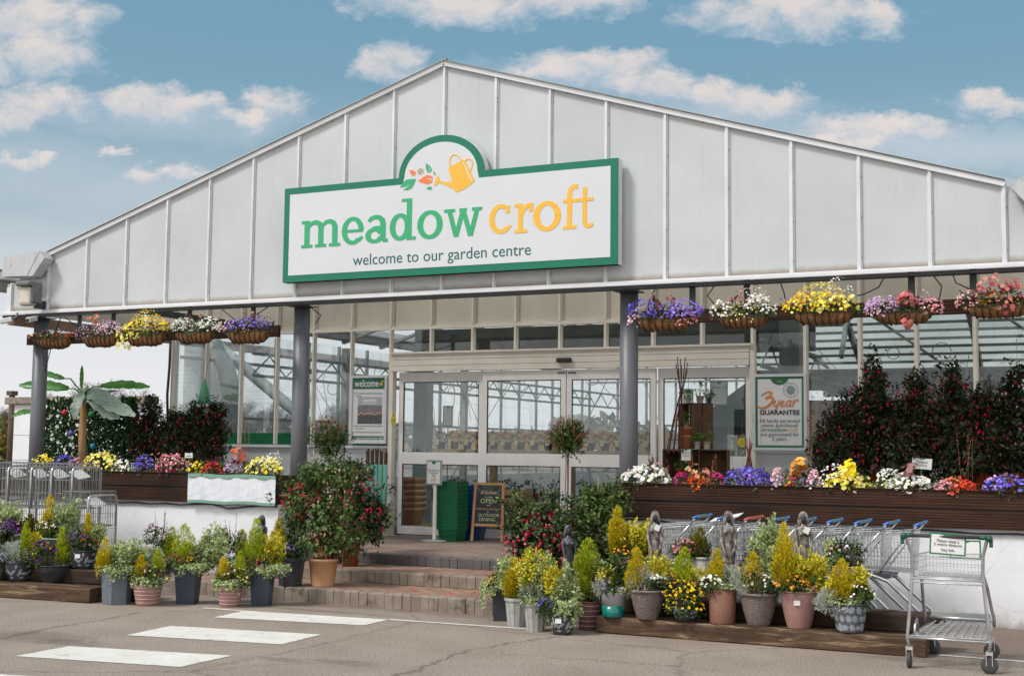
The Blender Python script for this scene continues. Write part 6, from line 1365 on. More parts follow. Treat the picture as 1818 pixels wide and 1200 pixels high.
clump('primrose_clump', 'dark red and pink primroses in the right-hand planter', 1658, 1740, 848, [(.3, .6, 'red', 's', .027, 80, 0), (-.5, .5, 'pink', 's', .022, 56, 0), (0, .8, 'coral', 'r', .03, 12, .1), (.5, .5, 'peachleaf', 'spray', 1.6, 4, 0)])
clump('viola_clump', 'bright blue violas at the right frame edge of the planter', 1738, 1860, 842, [(0, .9, 'blue', 'p', .036, 46, .05), (-.5, .4, 'palepink', 's', .02, 30, 0), (0, .5, 'bronzeleaf', 'leafy', .034, 14, .3)])
clump('pansy_clump', 'golden yellow pansies left of the grey corner post', 60, 97, 806, [(0, .9, 'yellow', 'p', .03, 40, .1)])
clump('viola_clump', 'indigo violas just right of the grey corner post', 99, 132, 808, [(0, .9, 'indigo', 'p', .03, 34, .1)]); clump('primrose_clump', 'small pink primroses behind the wire trolleys', 130, 152, 812, [(0, .9, 'pink', 's', .022, 44, .1), (-.5, .5, 'indigo', 'p', .028, 8, .1)])
clump('pansy_clump', 'large pale yellow pansies above the end of the wire trolleys', 148, 216, 803, [(0, .95, 'pale', 'p', .034, 76, .1), (-.6, .4, 'yellow', 'p', .03, 14, -.1)]); clump('pansy_clump', 'white pansies in the left planter beside the pale yellow ones', 203, 243, 812, [(0, .95, 'white', 'p', .03, 36, 0)])
clump('viola_clump', 'indigo violas in the middle of the left-hand planter', 242, 278, 808, [(0, .9, 'indigo', 'p', .03, 50, .1), (.6, .4, 'pale', 's', .014, 8, .2)]); clump('primula_clump', 'pink and mauve primulas in the left-hand planter', 276, 340, 806, [(0, .9, 'pink', 's', .024, 90, .1), (-.2, .6, 'magenta', 's', .024, 30, -.1), (0, .9, 'peachleaf', 'leafy', .026, 16, .3)])
clump('primrose_clump', 'yellow and red primroses at the left end of the white banner', 338, 402, 816, [(-.5, .5, 'yellow', 's', .026, 40, 0), (.4, .6, 'red', 's', .028, 50, 0), (.5, .4, 'darkpurple', 's', .024, 14, .1)]); clump('primula_clump', 'orange heuchera and mauve primulas above the white banner', 398, 446, 806, [(-.2, .6, 'mauve', 's', .024, 44, -.1), (0, .6, 'coral', 'leafy', .035, 26, .4), (0, .5, 'darkpurple', 's', .024, 14, 0), (0, .8, 'peachleaf', 'spray', 1.2, 6, 0)])
clump('pansy_clump', 'large yellow pansies at the right end of the white banner', 438, 502, 812, [(0, .95, 'pale', 'p', .036, 56, .1), (.5, .5, 'yellow', 'p', .03, 14, 0), (.6, .4, 'white', 's', .018, 30, .4)])

# ================================================================== FUCHSIAS AND OTHER SHRUBS
def shrub(name, label, px, ybase, Y, z, potk, potw, poth, blobs, leafc, nl=1500, bell=None, leaf=.034, cane=None, group=None, inner=None, cat='shrub', rzz=0, ctop=None):
    """blobs = [(dx, dy up, rx, rz)] in photo pixels from the pot's foot"""
    p = at(px, ybase, Y); p.z = z; k = mpp(p); root = thing(name, label, cat, p, YAW*.85, group)
    if potk: pot(root, potk, potw*k, poth*k)
    f = Fol(); area = sum(b[2]*b[3] for b in blobs)
    for (dx, dy, rx, rz_) in blobs:
        bush(f, (dx*k, 0, dy*k), (rx*k, rx*k*.8, rz_*k), leaf=leaf*1.3, n=int(nl*1.7*rx*rz_/area), edge=leafc, inner=inner, up=.2, lump=.55, clump=6, droop=.5, shell=.3, wid=.6)
    f.stem((0, 0, poth*k*.8), (blobs[0][0]*k, 0, blobs[0][1]*k), .01, .004, (.10, .06, .035)); f.build('foliage', 'leaf', root)
    if bell:
        f = Fol()
        for (dx, dy, rx, rz_, n, size, sep, skt) in bell: bells(f, (dx*k, 0, dy*k), (rx*k, rx*k*.8, rz_*k), n=n, size=size, sepal=sep, skirt=skt)
        f.build('flowers', 'petal', root)
    for (dx, y0, y1) in (cane or ()):
        b = MB(); b.tube([(dx*k, -.05, y0*k), (dx*k+.01, -.05, y1*k)], .005, 6); b.build('cane', 'cane', root)
    return root
RS = ((.62, .02, .05), (.72, .06, .12), (.50, .01, .04)); PKS = ((.76, .35, .36), (.80, .5, .48)); PUR = ((.30, .03, .30), (.45, .04, .25)); WHT = ((.75, .68, .62), (.8, .75, .7)); RSK = ((.60, .03, .12),)
FG = [(.065, .11, .035), (.045, .08, .025), (.10, .16, .045), (.15, .21, .06)]; FD = [(.028, .046, .021), (.04, .062, .026), (.018, .028, .014), (.06, .075, .034)]; FY = [(.10, .15, .04), (.07, .11, .03), (.16, .20, .06)]
FBR = [(.030, .034, .018), (.05, .034, .02), (.018, .022, .012), (.07, .06, .03), (.035, .05, .02)]
shrub('fuchsia', 'bushy green fuchsia with pink and white blooms in the peach terracotta pot', 573, 1039, 11.98, .15, 'peach', 54, 48, [(-2, 146, 58, 60), (14, 90, 48, 52), (-44, 150, 36, 40), (26, 196, 44, 26), (-20, 198, 38, 26), (-52, 110, 22, 30)], FG, 4200,
      [(-40, 150, 36, 34, 60, .042, RS, RSK), (10, 120, 50, 70, 46, .042, PKS+RS[:1], PKS), (20, 190, 40, 26, 14, .035, PKS, WHT)], cane=[(-22, 180, 240), (36, 30, 200)], group='flowering fuchsias beside the steps')
shrub('fuchsia', 'dark leaved fuchsia with red blooms in the orange plastic pot on the middle step', 621, 1012, 12.90, .283, 'orange', 38, 40, [(4, 112, 52, 66), (36, 74, 34, 34), (-4, 166, 44, 26), (-10, 60, 26, 30), (40, 100, 22, 24)], FD+FG[:2], 3800,
      [(6, 112, 54, 62, 120, .048, RS, RSK), (30, 60, 34, 40, 16, .040, RS, RSK)], group='flowering fuchsias beside the steps')
shrub('fuchsia', 'big round fuchsia with crimson blooms at the right end of the steps', 972, 1000, 12.30, .15, 'orange', 50, 46, [(-14, 104, 66, 62), (30, 96, 52, 66), (-4, 146, 62, 34), (-36, 62, 42, 36), (-50, 120, 28, 30)], FG+FD, 4800,
      [(-10, 90, 66, 66, 170, .046, RS+PKS[:1], RSK), (30, 96, 46, 50, 26, .042, RS+PKS[:1], RSK)], group='flowering fuchsias beside the steps')
shrub('fuchsia', 'upright light green fuchsia with few pink blooms, against the right-hand planter end', 1062, 985, 12.75, .283, 'orange', 40, 36, [(0, 136, 46, 42), (10, 76, 44, 54), (-22, 100, 30, 44), (22, 150, 26, 26)], FY+FG, 3600,
      [(6, 96, 40, 30, 16, .042, RS+PKS, PKS), (10, 60, 40, 26, 14, .04, RS, RSK)], group='flowering fuchsias beside the steps', cane=[(-2, 120, 185)])
RG = 'dark fuchsia pyramids on the slatted staging'
def staging(label, x0, x1, Y):
    t = thing('slatted_staging', label, 'plant bench', ((x0+x1)/2, Y, .4), 0, 'slatted plant benches behind the planters'); w = x1-x0
    for z in (.72, .86): 
        for j in range(4): b = MB(); b.bbox((-w/2, j*.13-(.1 if z < .8 else 0), z), (w/2, j*.13+.09-(.1 if z < .8 else 0), z+.022)); b.build('slat', 'crate_wood', t)
    for x in (-w/2+.05, 0, w/2-.05):
        for y in (.02, .42): b = MB(); b.bbox((x-.03, y-.03, 0), (x+.03, y+.03, .858)); b.build('leg', 'crate_wood', t)
staging('slatted wooden bench under the right-hand row of dark fuchsias', at(1458, 820, 14.5).x, 1.6, 14.5); staging('slatted wooden bench under the left-hand dark fuchsias', at(236, 820, 14.6).x, at(402, 820, 14.6).x, 14.6)
ZB = .4+.884
for i, (px, yt, hw, pw, lab, Y) in enumerate([(1492, 722, 42, 26, 'lowest dark fuchsia at the left end of the right-hand bench, pinkish blooms', 14.62), (1548, 628, 58, 34, 'tallest dark fuchsia on the right-hand bench, with a bamboo cane on its left', 14.75), (1622, 655, 52, 34, 'dark fuchsia with scarlet top blooms, third from the left on the bench', 14.70),
      (1690, 642, 52, 34, 'dark fuchsia above the large plain brown pot, middle right of the bench', 14.75), (1742, 690, 46, 34, 'dark fuchsia with rosy lower blooms, second from the right edge', 14.62), (1800, 640, 46, 40, 'dark fuchsia with white and purple blooms at the right frame edge', 14.70)]):
    base = 600-(ZB-CH); P = at(px, 830, Y); P.z = ZB; k = mpp(P); H = (at(px, yt, Y).z-ZB)/k; hh = H
    bl = [(0, H*.30, hw*1.25, H*.28), (0, H*.50, hw*1.1, H*.26), (0, H*.66, hw*.66, H*.24), (hw*.1, H*.88, hw*.34, H*.14), (-hw*.5, H*.42, hw*.5, H*.24), (hw*.5, H*.40, hw*.5, H*.26)]
    cols = (PKS+RS, WHT+PUR) if i in (5,) else ((RS+PKS[:1], RSK) if i == 0 else (RS, RSK))
    shrub('fuchsia', lab, px, 830, Y, ZB, 'orange', pw, 30, bl, FBR+FD, 5200, [(0, H*.45, hw, H*.48, 110 if i != 5 else 70, .034, *cols)], leaf=.036, group=RG, cane=[(-hw*.3, H*.3, H*.85)] if i in (1, 2, 3) else None)
for i, (px, yt, hw, lab) in enumerate([(262, 700, 36, 'dark bronze fuchsia at the left end of the left-hand bench'), (308, 722, 38, 'dark bronze fuchsia second from the left on the left-hand bench'), (346, 712, 38, 'dark bronze fuchsia below the green lantern net'), (378, 704, 30, 'dark bronze fuchsia at the right end of the left-hand bench')]):
    Y = 14.85; P = at(px, 800, Y); P.z = ZB; k = mpp(P); H = (at(px, yt, Y).z-ZB)/k
    shrub('fuchsia', lab, px, 800, Y, ZB, 'orange', 26, 22, [(0, H*.40, hw, H*.38), (hw*.1, H*.80, hw*.5, H*.20), (-hw*.4, H*.5, hw*.5, H*.3)], FBR+FD, 3600, [(0, H*.45, hw, H*.46, 52, .032, RS, RSK)], leaf=.032, group='dark fuchsias on the left bench')
for i, (px, Y) in enumerate([(1540, 14.5), (1578, 14.5), (1606, 14.5), (1700, 14.45), (282, 14.6), (318, 14.6)]):
    P = at(px, 830, Y); lab = ['small ivy pot under the tallest dark fuchsia', 'small ivy pot with white label, second from the left on the right bench', 'small ivy pot left of the fuchsia name card', 'small ivy pot right of the fuchsia name card', 'small ivy pot at the left of the left-hand bench', 'small ivy pot beside the white card on the left-hand bench'][i]
    root = thing('ivy_pot', lab, 'potted plant', (P.x, Y-.02, 1.142 if i > 9 else ZB-.14+.0), 0, 'small ivy pots on the benches'); pot(root, 'orange', .15, .13)
    f = Fol(); bush(f, (0, -.03, .15), (.12, .09, .08), leaf=.028, n=170, edge=[(.30, .33, .12), (.16, .22, .06), (.10, .15, .04)], inner=[(.08, .13, .03)]); ivy(f, (0, 0, .13), .09, .12, 40, edge=[(.30, .33, .12)]); f.build('ivy', 'leaf', root)
for i, (px, w, h, lab) in enumerate([(1727, 36, 34, 'plain brown plastic pot, left of the two large ones on the right-hand bench'), (1771, 40, 36, 'plain brown plastic pot, right of the two large ones on the right-hand bench')]):
    P = at(px, 850, 14.46); k = mpp(P); root = thing('plant_pot', lab, 'plant pot', (P.x, 14.46, ZB-.14), 0, 'large brown pots on the bench'); pot(root, 'orange', w*k, h*k)
nt = thing('name_card', 'small white name card with green tab among the right-hand fuchsias', 'sign', at(1636, 833, 14.36)); notice(nt, .21, .12, [('Pyramid', .036, .066, 'label_print'), ('Fuchsia', .036, .034, 'label_print')], bw=.004); nt.rotation_euler = (R(-6), R(4), 0)
q = MB(); q.bbox((-.006, .006, -.16), (.006, .012, .02)); q.build('stake', 'notice_green', nt)
nt = thing('name_card', 'small white name card in the left-hand planter among pink primulas', 'sign', at(335, 813, 14.3)); notice(nt, .14, .075, [('Fuchsia', .028, .022, 'label_print')], bw=.004); q = MB(); q.bbox((-.006, .006, -.16), (.006, .012, .02)); q.build('stake', 'notice_green', nt)

def topiary(label, px, py, rpx, Y, ystem, tip, z=.283):
    c = at(px, py, Y); k = mpp(c); r = rpx*k; root = thing('topiary_tree', label, 'topiary', (c.x, c.y, z), 0, 'ball topiary standards flanking the doors'); C = (0, 0, c.z-z)
    pot(root, 'peach', .34, .28); f = Fol(); f.stem((0, 0, .25), (.01, 0, C[2]-r*.5), .012, .010, (.22, .13, .08)); f.stem((.02, 0, .25), (-.01, 0, C[2]-r*.4), .008, .007, (.22, .13, .08)); f.build('trunk', 'leaf', root)
    f = Fol(); bush(f, C, (r*.86, r*.86, r*.84), leaf=.055, n=1500, edge=[(.05, .085, .02), (.08, .12, .03), (.03, .05, .015)], inner=None, up=.5, wid=.28, lump=.35, clump=5, shell=.2); f.build('foliage', 'leaf', root)
    f = Fol(); n = 64; d = unit(rng.normal(size=(n, 3))); d[:, 2] += .5; d = unit(d)
    for q in range(n):
        a = np.array(C)+d[q]*r*.78; b_ = np.array(C)+unit(d[q]+np.array([0, 0, .35]))*r*(1.0+.34*rng.random()); f.stem(a, b_, .004, .0035, tip[q % len(tip)])
        m = 14; t = rng.random(m)[:, None]; P = a+(b_-a)*t; f.inst((SPK_V, SPK_F, SPK_I), P, unit(b_-a)+rng.normal(0, .8, (m, 3)), rdir(m), .014, .006, pick(tip, m), pick(tip, m))
    f.build('flower_spikes', 'leaf', root)
TP = [(.26, .13, .085), (.32, .17, .11), (.20, .11, .06)]
topiary('ball headed topiary tree left of the doors with brownish flower spikes', 585, 782, 37, 13.05, 850, TP); topiary('ball headed topiary tree right of the doors with pinkish flower spikes', 1008, 778, 33, 12.70, 860, [(.36, .15, .12), (.28, .12, .09), (.2, .12, .06)])
f = Fol(); c = at(556, 900, 13.3); root = thing('spiky_plant', 'green strap leaved plant between the middle post and the left topiary', 'plant', (c.x, 13.45, .4)); pot(root, 'orange', .26, .24)
n = 60; a_ = rng.uniform(0, 6.28, n); f.inst((LEAF_V, LEAF_F, LEAF_I), np.tile([[0, 0, .25]], (n, 1))+rng.normal(0, .02, (n, 3))+np.stack([0*a_, 0*a_, .6*rng.random(n)], 1), np.stack([np.cos(a_)*.6, np.sin(a_)*.6, .9+0*a_], 1), rdir(n, 0), .24, .05, pick([(.07, .15, .03), (.1, .2, .04)], n), pick([(.09, .18, .04)], n)); f.build('foliage', 'leaf', root)

# ---- banana plant
pm('banana_trunk', (.42, .25, .10), (.27, .14, .06), 16, .8, stretch=(1, 1, .15), bump=.7)
pm('banana_leaf', (.05, .21, .02), (.10, .30, .03), 4, .35, trans=.3); pm('banana_wilted', (.11, .18, .12), (.24, .30, .26), 30, .35, bump=.6, stretch=(.3, 3, 1))
YB = 14.25; pb = at(147, 812, YB); root = thing('banana_plant', 'artificial looking banana plant with silvery drooping leaves beside the grey corner post', 'plant', (pb.x, YB, 1.0))
def L2(x, y, dy=0): p = at(x, y, YB+dy); return Vector((p.x-pb.x, p.y-YB, p.z-1.0))
b = MB(); b.tube([L2(147, 830), L2(146, 780), L2(148, 735), L2(146, 700)], [.062, .056, .05, .03], 12); b.build('trunk', 'banana_trunk', root)
b = MB(); b.bbox((-.14, -.14, -.07), (.14, .14, .18)); b.build('pot', 'pot_black', root)
def bleaf(pts, wd, mat, n=14, flat=(0, -.3, 1)):
    P = [L2(*p) for p in pts]; b = MB(); C = []
    for i in range(n+1):
        t = i/n*(len(P)-1); k = min(int(t), len(P)-2); C.append(P[k].lerp(P[k+1], t-k))
    vs = []
    for i in range(n+1):
        t = i/n; tg = (C[min(i+1, n)]-C[max(i-1, 0)]).normalized(); s = tg.cross(Vector(flat)).normalized(); w = wd*max(.04, math.sin(math.pi*min(1, t*.92+.06))**.55)*.46*(1+.06*math.sin(i*2.3)-(.16 if i % 3 == 1 else 0)); up = s.cross(tg)
        vs += [C[i]+s*w+up*w*.25, C[i]+s*w*.5+up*w*.05, C[i]-up*w*.1, C[i]-s*w*.5+up*w*.05, C[i]-s*w+up*w*.25]
    b.add(vs, [(i*5+j, i*5+j+1, i*5+j+6, i*5+j+5) for i in range(n) for j in range(4)], True); b.build('leaf', mat, root)
def stalk(pts): b = MB(); b.tube([L2(*p) for p in pts], .010, 6); b.build('stalk', 'banana_leaf', root)
stalk([(146, 700), (132, 690), (120, 690)]); bleaf([(122, 690), (80, 685), (34, 684, -.1)], .19, 'banana_leaf', flat=(0, -1, .45)); stalk([(146, 698), (125, 672), (113, 672)]); bleaf([(114, 672), (98, 668), (60, 656, .1)], .10, 'banana_leaf', flat=(0, -1, .4))
stalk([(148, 698), (165, 687), (182, 685)]); bleaf([(178, 685), (222, 683), (266, 687, -.1)], .15, 'banana_leaf', flat=(0, -1, .4)); bleaf([(145, 692), (146, 668), (146, 649)], .09, 'banana_leaf', flat=(0, -1, 0))
bleaf([(146, 694), (143, 705, -.1), (136, 722, -.2), (132, 744, -.22)], .20, 'banana_wilted', flat=(.2, -1, .1)); bleaf([(150, 698), (175, 702, -.1), (206, 722, -.2), (240, 738, -.2)], .26, 'banana_wilted', flat=(.1, -1, .6)); bleaf([(150, 697), (170, 712, -.1), (195, 735, -.15), (212, 742, -.2)], .22, 'banana_wilted', flat=(.1, -1, .5))
bleaf([(154, 694), (180, 697, .1), (208, 694, .1)], .08, 'banana_wilted', flat=(0, -1, .8)); bleaf([(60, 730, .1), (40, 732), (20, 740, -.1)], .11, 'banana_leaf', flat=(0, -1, .4))
# ---- artificial ivy screen with coloured balls
YT = 15.1; a, b_ = at(70, 705, YT), at(240, 815, YT); root = thing('ivy_screen', 'trellis screen of dark artificial ivy with white blossoms behind the banana plant', 'screen', ((a.x+b_.x)/2, YT, .4)); w = b_.x-a.x; H = a.z-.42
b = MB()
for i in range(-8, 16):
    x0 = -w/2+i*.17
    for s in (1, -1):
        xa, xb = (x0, x0+H*.6) if s > 0 else (x0+H*.6, x0)
        def clip(p, q):
            p, q = list(p), list(q)
            for e, o in ((p, q), (q, p)):
                for lim, sg in ((-w/2, 1), (w/2, -1)):
                    if (e[0]-lim)*sg < 0 and (o[0]-lim)*sg > 0: t = (lim-e[0])/(o[0]-e[0]); e[1] = e[1]+(o[1]-e[1])*t; e[0] = lim
            return p, q
        p, q = clip((xa, 0), (xb, H+.03))
        if abs(p[0]) <= w/2+.001 and abs(q[0]) <= w/2+.001: b.bar((p[0], 0, p[1]), (q[0], 0, q[1]), .012)
b.build('trellis', 'cane', root)
f = Fol(); n = 11000; P = np.stack([w/2-w*rng.random(n)**1.35, rng.normal(0, .03, n)-.03, H*rng.random(n)], 1); f.inst((LEAF_V, LEAF_F, LEAF_I), P, rdir(n, -.3), rdir(n, .3, np.array([[0, -1.2, .2]])), .055, .045, pick([(.015, .05, .015), (.03, .08, .02), (.01, .03, .01)], n), pick([(.02, .06, .02)], n)); f.build('ivy', 'leaf', root)
f = Fol(); n = 46; P = np.stack([rng.uniform(-w/2, w*.15, n), -.09+0*rng.random(n), H*rng.random(n)], 1); N = rdir(n, 0, np.array([[0, -2, .2]])); f.inst(SMALL, P, np.cross(N, rdir(n)), N, .035, .035, pick([(.75, .72, .66)], n), pick([(.7, .6, .4)], n)); f.build('flowers', 'petal', root)
for (px, py, c, lab) in ((115, 732, (.55, .02, .03), 'red decorative ball hanging on the ivy screen'), (126, 769, (.16, .08, .42), 'purple decorative ball hanging on the ivy screen'), (162, 735, (.05, .30, .08), 'green decorative ball by the banana trunk'), (165, 792, (.02, .24, .42), 'blue decorative ball low on the ivy screen'), (197, 741, (.55, .48, .02), 'yellow decorative ball on the ivy screen')):
    pm('ball_'+lab.split()[0], c, c, 3, .6); q = MB(); q.ball((0, 0, 0), .043, 18, 12); q.box((0, 0, .045), (.012, .012, .012)); o = q.build('decorative_ball', 'ball_'+lab.split()[0], loc=at(px, py, YT-.16)); tag(o, lab, 'ball', 'coloured balls hung on the ivy screen')
pm('net', (.18, .50, .34), (.12, .4, .27), 6, .6, trans=.4); q = MB(); q.lathe([(.012, .36), (.03, .30), (.105, .02), (.095, 0)], 12); P = at(362, 716, 15.2); o = q.build('hanging_lantern', 'net', loc=P); tag(o, 'pale green conical net lantern hanging above the left-hand fuchsias', 'lantern')
q = MB(); q.tube([(0, 0, .36), (0, .4, 1.6)], .004, 4); q.build('cord', 'brown_board', o)
# ---- garden wall with stone coping, car, hedge bushes and bare trees beyond
YW = 17.6; a, b_ = at(26, 720, YW), at(262, 705, YW); zt = at(40, 718, YW).z; root = thing('garden_wall', 'white painted block wall with rough stone coping behind the ivy screen', 'wall', (a.x, YW, 0)); q = MB(); q.bbox((0, 0, 0), (b_.x-a.x, .22, zt)); q.m = 0
q.build('wall_body', 'white_render', root); q = MB(); q.bbox((-.18, -.08, zt+.002), (b_.x-a.x, .30, zt+.135)); q.build('coping', 'concrete', root, bevel=.012)
q = MB(); 
for z in (.45, .9, 1.35, 1.8): q.bbox((-.001, -.003, z), (b_.x-a.x, -.001, z+.008))
q.build('joints', 'grey_steel', root)
pm('car_paint', (.62, .63, .65), (.60, .61, .63), 2, .25, coat=1); pm('car_glass', (.03, .035, .045), (.02, .025, .03), 2, .08)
YC = 25.0; pcar = at(20, 800, YC); root = thing('parked_car', 'white car parked beyond the garden wall at the left frame edge', 'car', (pcar.x-2.1, YC, 0))
q = MB(); side = [(-2.1, .35), (2.1, .35), (2.15, .75), (1.9, .92), (1.2, 1.0), (-1.95, 1.0), (-2.15, .8)]; q.prism(side, -.85, .85); q.build('body', 'car_paint', root, bevel=.06)
q = MB(); q.prism([(-1.85, 1.0), (1.15, 1.0), (.55, 1.42), (-1.5, 1.46)], -.70, .70); q.build('windows', 'car_glass', root, bevel=.03); q = MB(); q.prism([(-1.5, 1.44), (.55, 1.41), (.45, 1.50), (-1.35, 1.53)], -.69, .69); q.build('roof', 'car_paint', root, bevel=.03)
for x in (-1.35, 1.35):
    for s in (-1, 1): q = MB(); wheel(q, (x, s*.78, .32), .32, .2); q.build('wheel', 'rubber', root)
for i, (px, py, Y, r_) in enumerate([(8, 770, 33, 26), (-26, 760, 33, 30), (32, 776, 34, 22)]):
    c = at(px, py, Y); k = mpp(c); root = thing('garden_bush', ['yellow green bush beyond the parked car', 'yellow green bush at the far left frame edge beyond the car', 'yellow green bush half hidden by the white wall'][i], 'bush', (c.x, c.y, 0), 0, 'bushes beyond the car park'); f = Fol()
    bush(f, (0, 0, c.z*.6), (r_*k*1.2, r_*k, c.z*.62), leaf=.14, n=1500, edge=[(.22, .19, .04), (.15, .14, .03), (.28, .22, .05), (.10, .10, .03)]); f.build('foliage', 'leaf', root)
def bare_tree(x, y, H, lab, seed):
    r_ = np.random.default_rng(seed); root = thing('bare_tree', lab, 'tree', (x, y, 0), 0, 'bare trees on the horizon'); f = Fol()
    f.stem((0, 0, 0), (0, 0, H*.45), H*.022, H*.014, (.10, .085, .07)); f.build('trunk', 'leaf', root); f = Fol()
    def br(p, d, L, r0, lev):
        q = p+d*L; f.stem(p, q, r0, r0*.6, (.14, .12, .10))
        if lev:
            for _ in range(4 if lev > 1 else 5): dd = unit(d+r_.normal(0, .55, 3)+np.array([0, 0, .12])); br(p+d*L*r_.uniform(.5, 1), dd, L*.66, r0*.55, lev-1)
    for _ in range(7): br(np.array([0, 0, H*r_.uniform(.25, .45)]), unit(np.array([*r_.normal(0, .6, 2), 1.0])), H*.26, H*.010, 4)
    f.build('crown', 'leaf', root)
tl = ['bare tree left of the car park lamp', 'bare tree just right of the corner post', 'bare tree above the ivy screen', 'bare tree above the left-hand fuchsias', 'bare tree seen through the first shop window', 'bare tree seen through the left shop windows by the duct', 'bare tree seen through the window left of the middle post', 'bare tree seen through the window behind the left topiary', 'bare tree at the far left frame edge']
for i, (px, yt) in enumerate([(14, 716), (92, 690), (168, 668), (232, 676), (330, 700), (430, 698), (475, 704), (610, 700), (-14, 700)]):
    Y = 58+(i*7) % 17; c = at(px, yt, Y); bare_tree(c.x, c.y, c.z, tl[i]+' on the horizon', 40+i)
q = Fol(); n = 9000; X = rng.uniform(-140, 60, n); P = np.stack([X, rng.uniform(88, 96, n), 3.0*rng.random(n)**.7*(1+.4*np.sin(X*.3)*np.sin(X*.11))], 1); q.inst((LEAF_V, LEAF_F, LEAF_I), P, rdir(n, .5), rdir(n, 0, np.array([[0, -1, .3]])), .9, .6, pick([(.14, .13, .08), (.10, .10, .07), (.18, .16, .10)], n), pick([(.12, .12, .08)], n)); tag(q.build('hedgerow', 'leaf'), 'distant line of brown winter hedge along the horizon', 'hedge', kind='stuff')
P = at(21, 715, 30); root = thing('timber_post', 'tall timber pole standing beyond the white wall', 'pole', (P.x, 30, 0)); b = MB(); b.tube([(0, 0, 0), (0, 0, at(24, 698, 30).z)], .09, 8); b.build('pole', 'bark', root); b = MB(); b.box((0, 0, at(24, 698, 30).z), (.24, .24, .14)); b.build('cap', 'bark', root)
# ---- floodlight and cameras
P = at(60, 525, 13.4); root = thing('floodlight', 'weathered grey floodlight with clouded lens on the gable corner', 'lamp', P); pm('lens', (.60, .57, .50), (.45, .42, .36), 8, .5); pm('lamp_grey', (.10, .105, .115), (.14, .145, .15), 6, .5)
b = MB(); b.box((-.01, -.10, -.02), (.225, .16, .27)); b.build('lens', 'lens', root, bevel=.04); b = MB(); b.box((0, -.10, .148), (.265, .26, .065)); b.box((.115, -.06, .02), (.05, .18, .28)); b.build('housing', 'lamp_grey', root, bevel=.02); b = MB(); b.box((.03, .1, -.12), (.03, .22, .12)); b.build('bracket', 'dark_steel', root)
for px, py, rz_, lab in ((14, 569, -1.0, 'white security camera on the far left under the canopy edge'), (58, 567, .1, 'white security camera on the grey corner post')):
    P = at(px, py, 13.45); root = thing('security_camera', lab, 'camera', P, rz_, 'security cameras under the canopy'); b = MB(); b.box((0, -.02, 0), (.075, .17, .07), Euler((R(14), 0, 0)).to_matrix()); b.build('housing', 'white_metal', root, bevel=.012); b = MB(); b.ball((0, -.105, -.02), .026, 12, 8); b.build('lens', 'black', root); b = MB(); b.tube([(0, .05, .02), (0, .12, .06), (0, .12, .12)], .012, 6); b.build('arm', 'grey_steel', root)
# ================================================================== THINGS ON THE PORCH
p = gz(771, 960, .40); root = thing('sign_stand', 'silver floor stand holding a white card with green border, left of the green baskets', 'sign', p, R(-4)); k = mpp(p)
b = MB(); b.lathe([(.19, 0), (.19, .006), (.15, .014), (.03, .02)], 28, sx=1, sy=.75); b.build('base', 'pale_steel', root); b = MB(); b.bbox((-.022, -.012, .015), (.022, .012, at(771, 858, p.y).z-.4)); b.build('pole', 'door_frame', root)
z0 = at(771, 859, p.y).z-.4; z1 = at(771, 818, p.y).z-.4
fr = MB(); fr.bbox((-.125, -.034, z0-.012), (.125, -.020, z1+.012)); fr.build('frame', 'pale_steel', root)
notice(root, .222, z1-z0-.004, [('We welcome', .034, .175, 'label_print'), ('Assistance', .034, .143, 'label_print'), ('dogs', .034, .110, 'label_print')], y=-.039, z=z0, bw=.006)
b = MB(); b.tube([(.034*math.cos(a), -.045, z0+.062+.034*math.sin(a)) for a in [6.283*i/20 for i in range(20)]], .003, 5, closed=True); b.tube([(-.016, -.045, z0+.05), (-.01, -.045, z0+.07), (.012, -.045, z0+.075), (.016, -.045, z0+.05)], .004, 5); b.build('emblem', 'letter_yellow', root)
pm('basket_green', (.004, .12, .045), (.003, .10, .036), 4, .35); pm('basket_blue', (.01, .075, .26), (.008, .06, .21), 4, .4)
def shop_basket(mat, w=.34, d=.27, h=.21):
    t = thing('shopping_basket', 'x', 'basket'); b = MB(); b.box((0, 0, h*.42), (w*.93, d*.93, h*.84), taper=.84)
    b.box((0, 0, h-.027), (w*.985, d*.985, .050))
    for i in range(9):
        x = -w*.34+w*.68*i/8; b.bar((x*.92, -d*.40, .02), (x, -d*.468, h*.80), .008, .006)
    b.bar((-w*.42, -d*.44, h*.5), (w*.42, -d*.44, h*.5), .014, .01); b.build('body', mat, t); b = MB(); b.tube([(-w/2, -d*.5, h*1.0), (w/2, -d*.5, h*1.0), (w/2, d*.5, h*1.0), (-w/2, d*.5, h*1.0)], .005, 6, closed=True); b.build('rim', mat, t)
    b = MB(); b.tube([(-w/2-.004, 0, h*.96), (-w/2+.01, -d*.46, h*.975), (w/2-.01, -d*.46, h*.975), (w/2+.004, 0, h*.96)], .007, 6); b.build('handle', mat, t); return t
words_ = ['bottom', 'second', 'third', 'fourth', 'fifth', 'sixth', 'seventh', 'eighth', 'ninth', 'tenth', 'eleventh', 'twelfth']
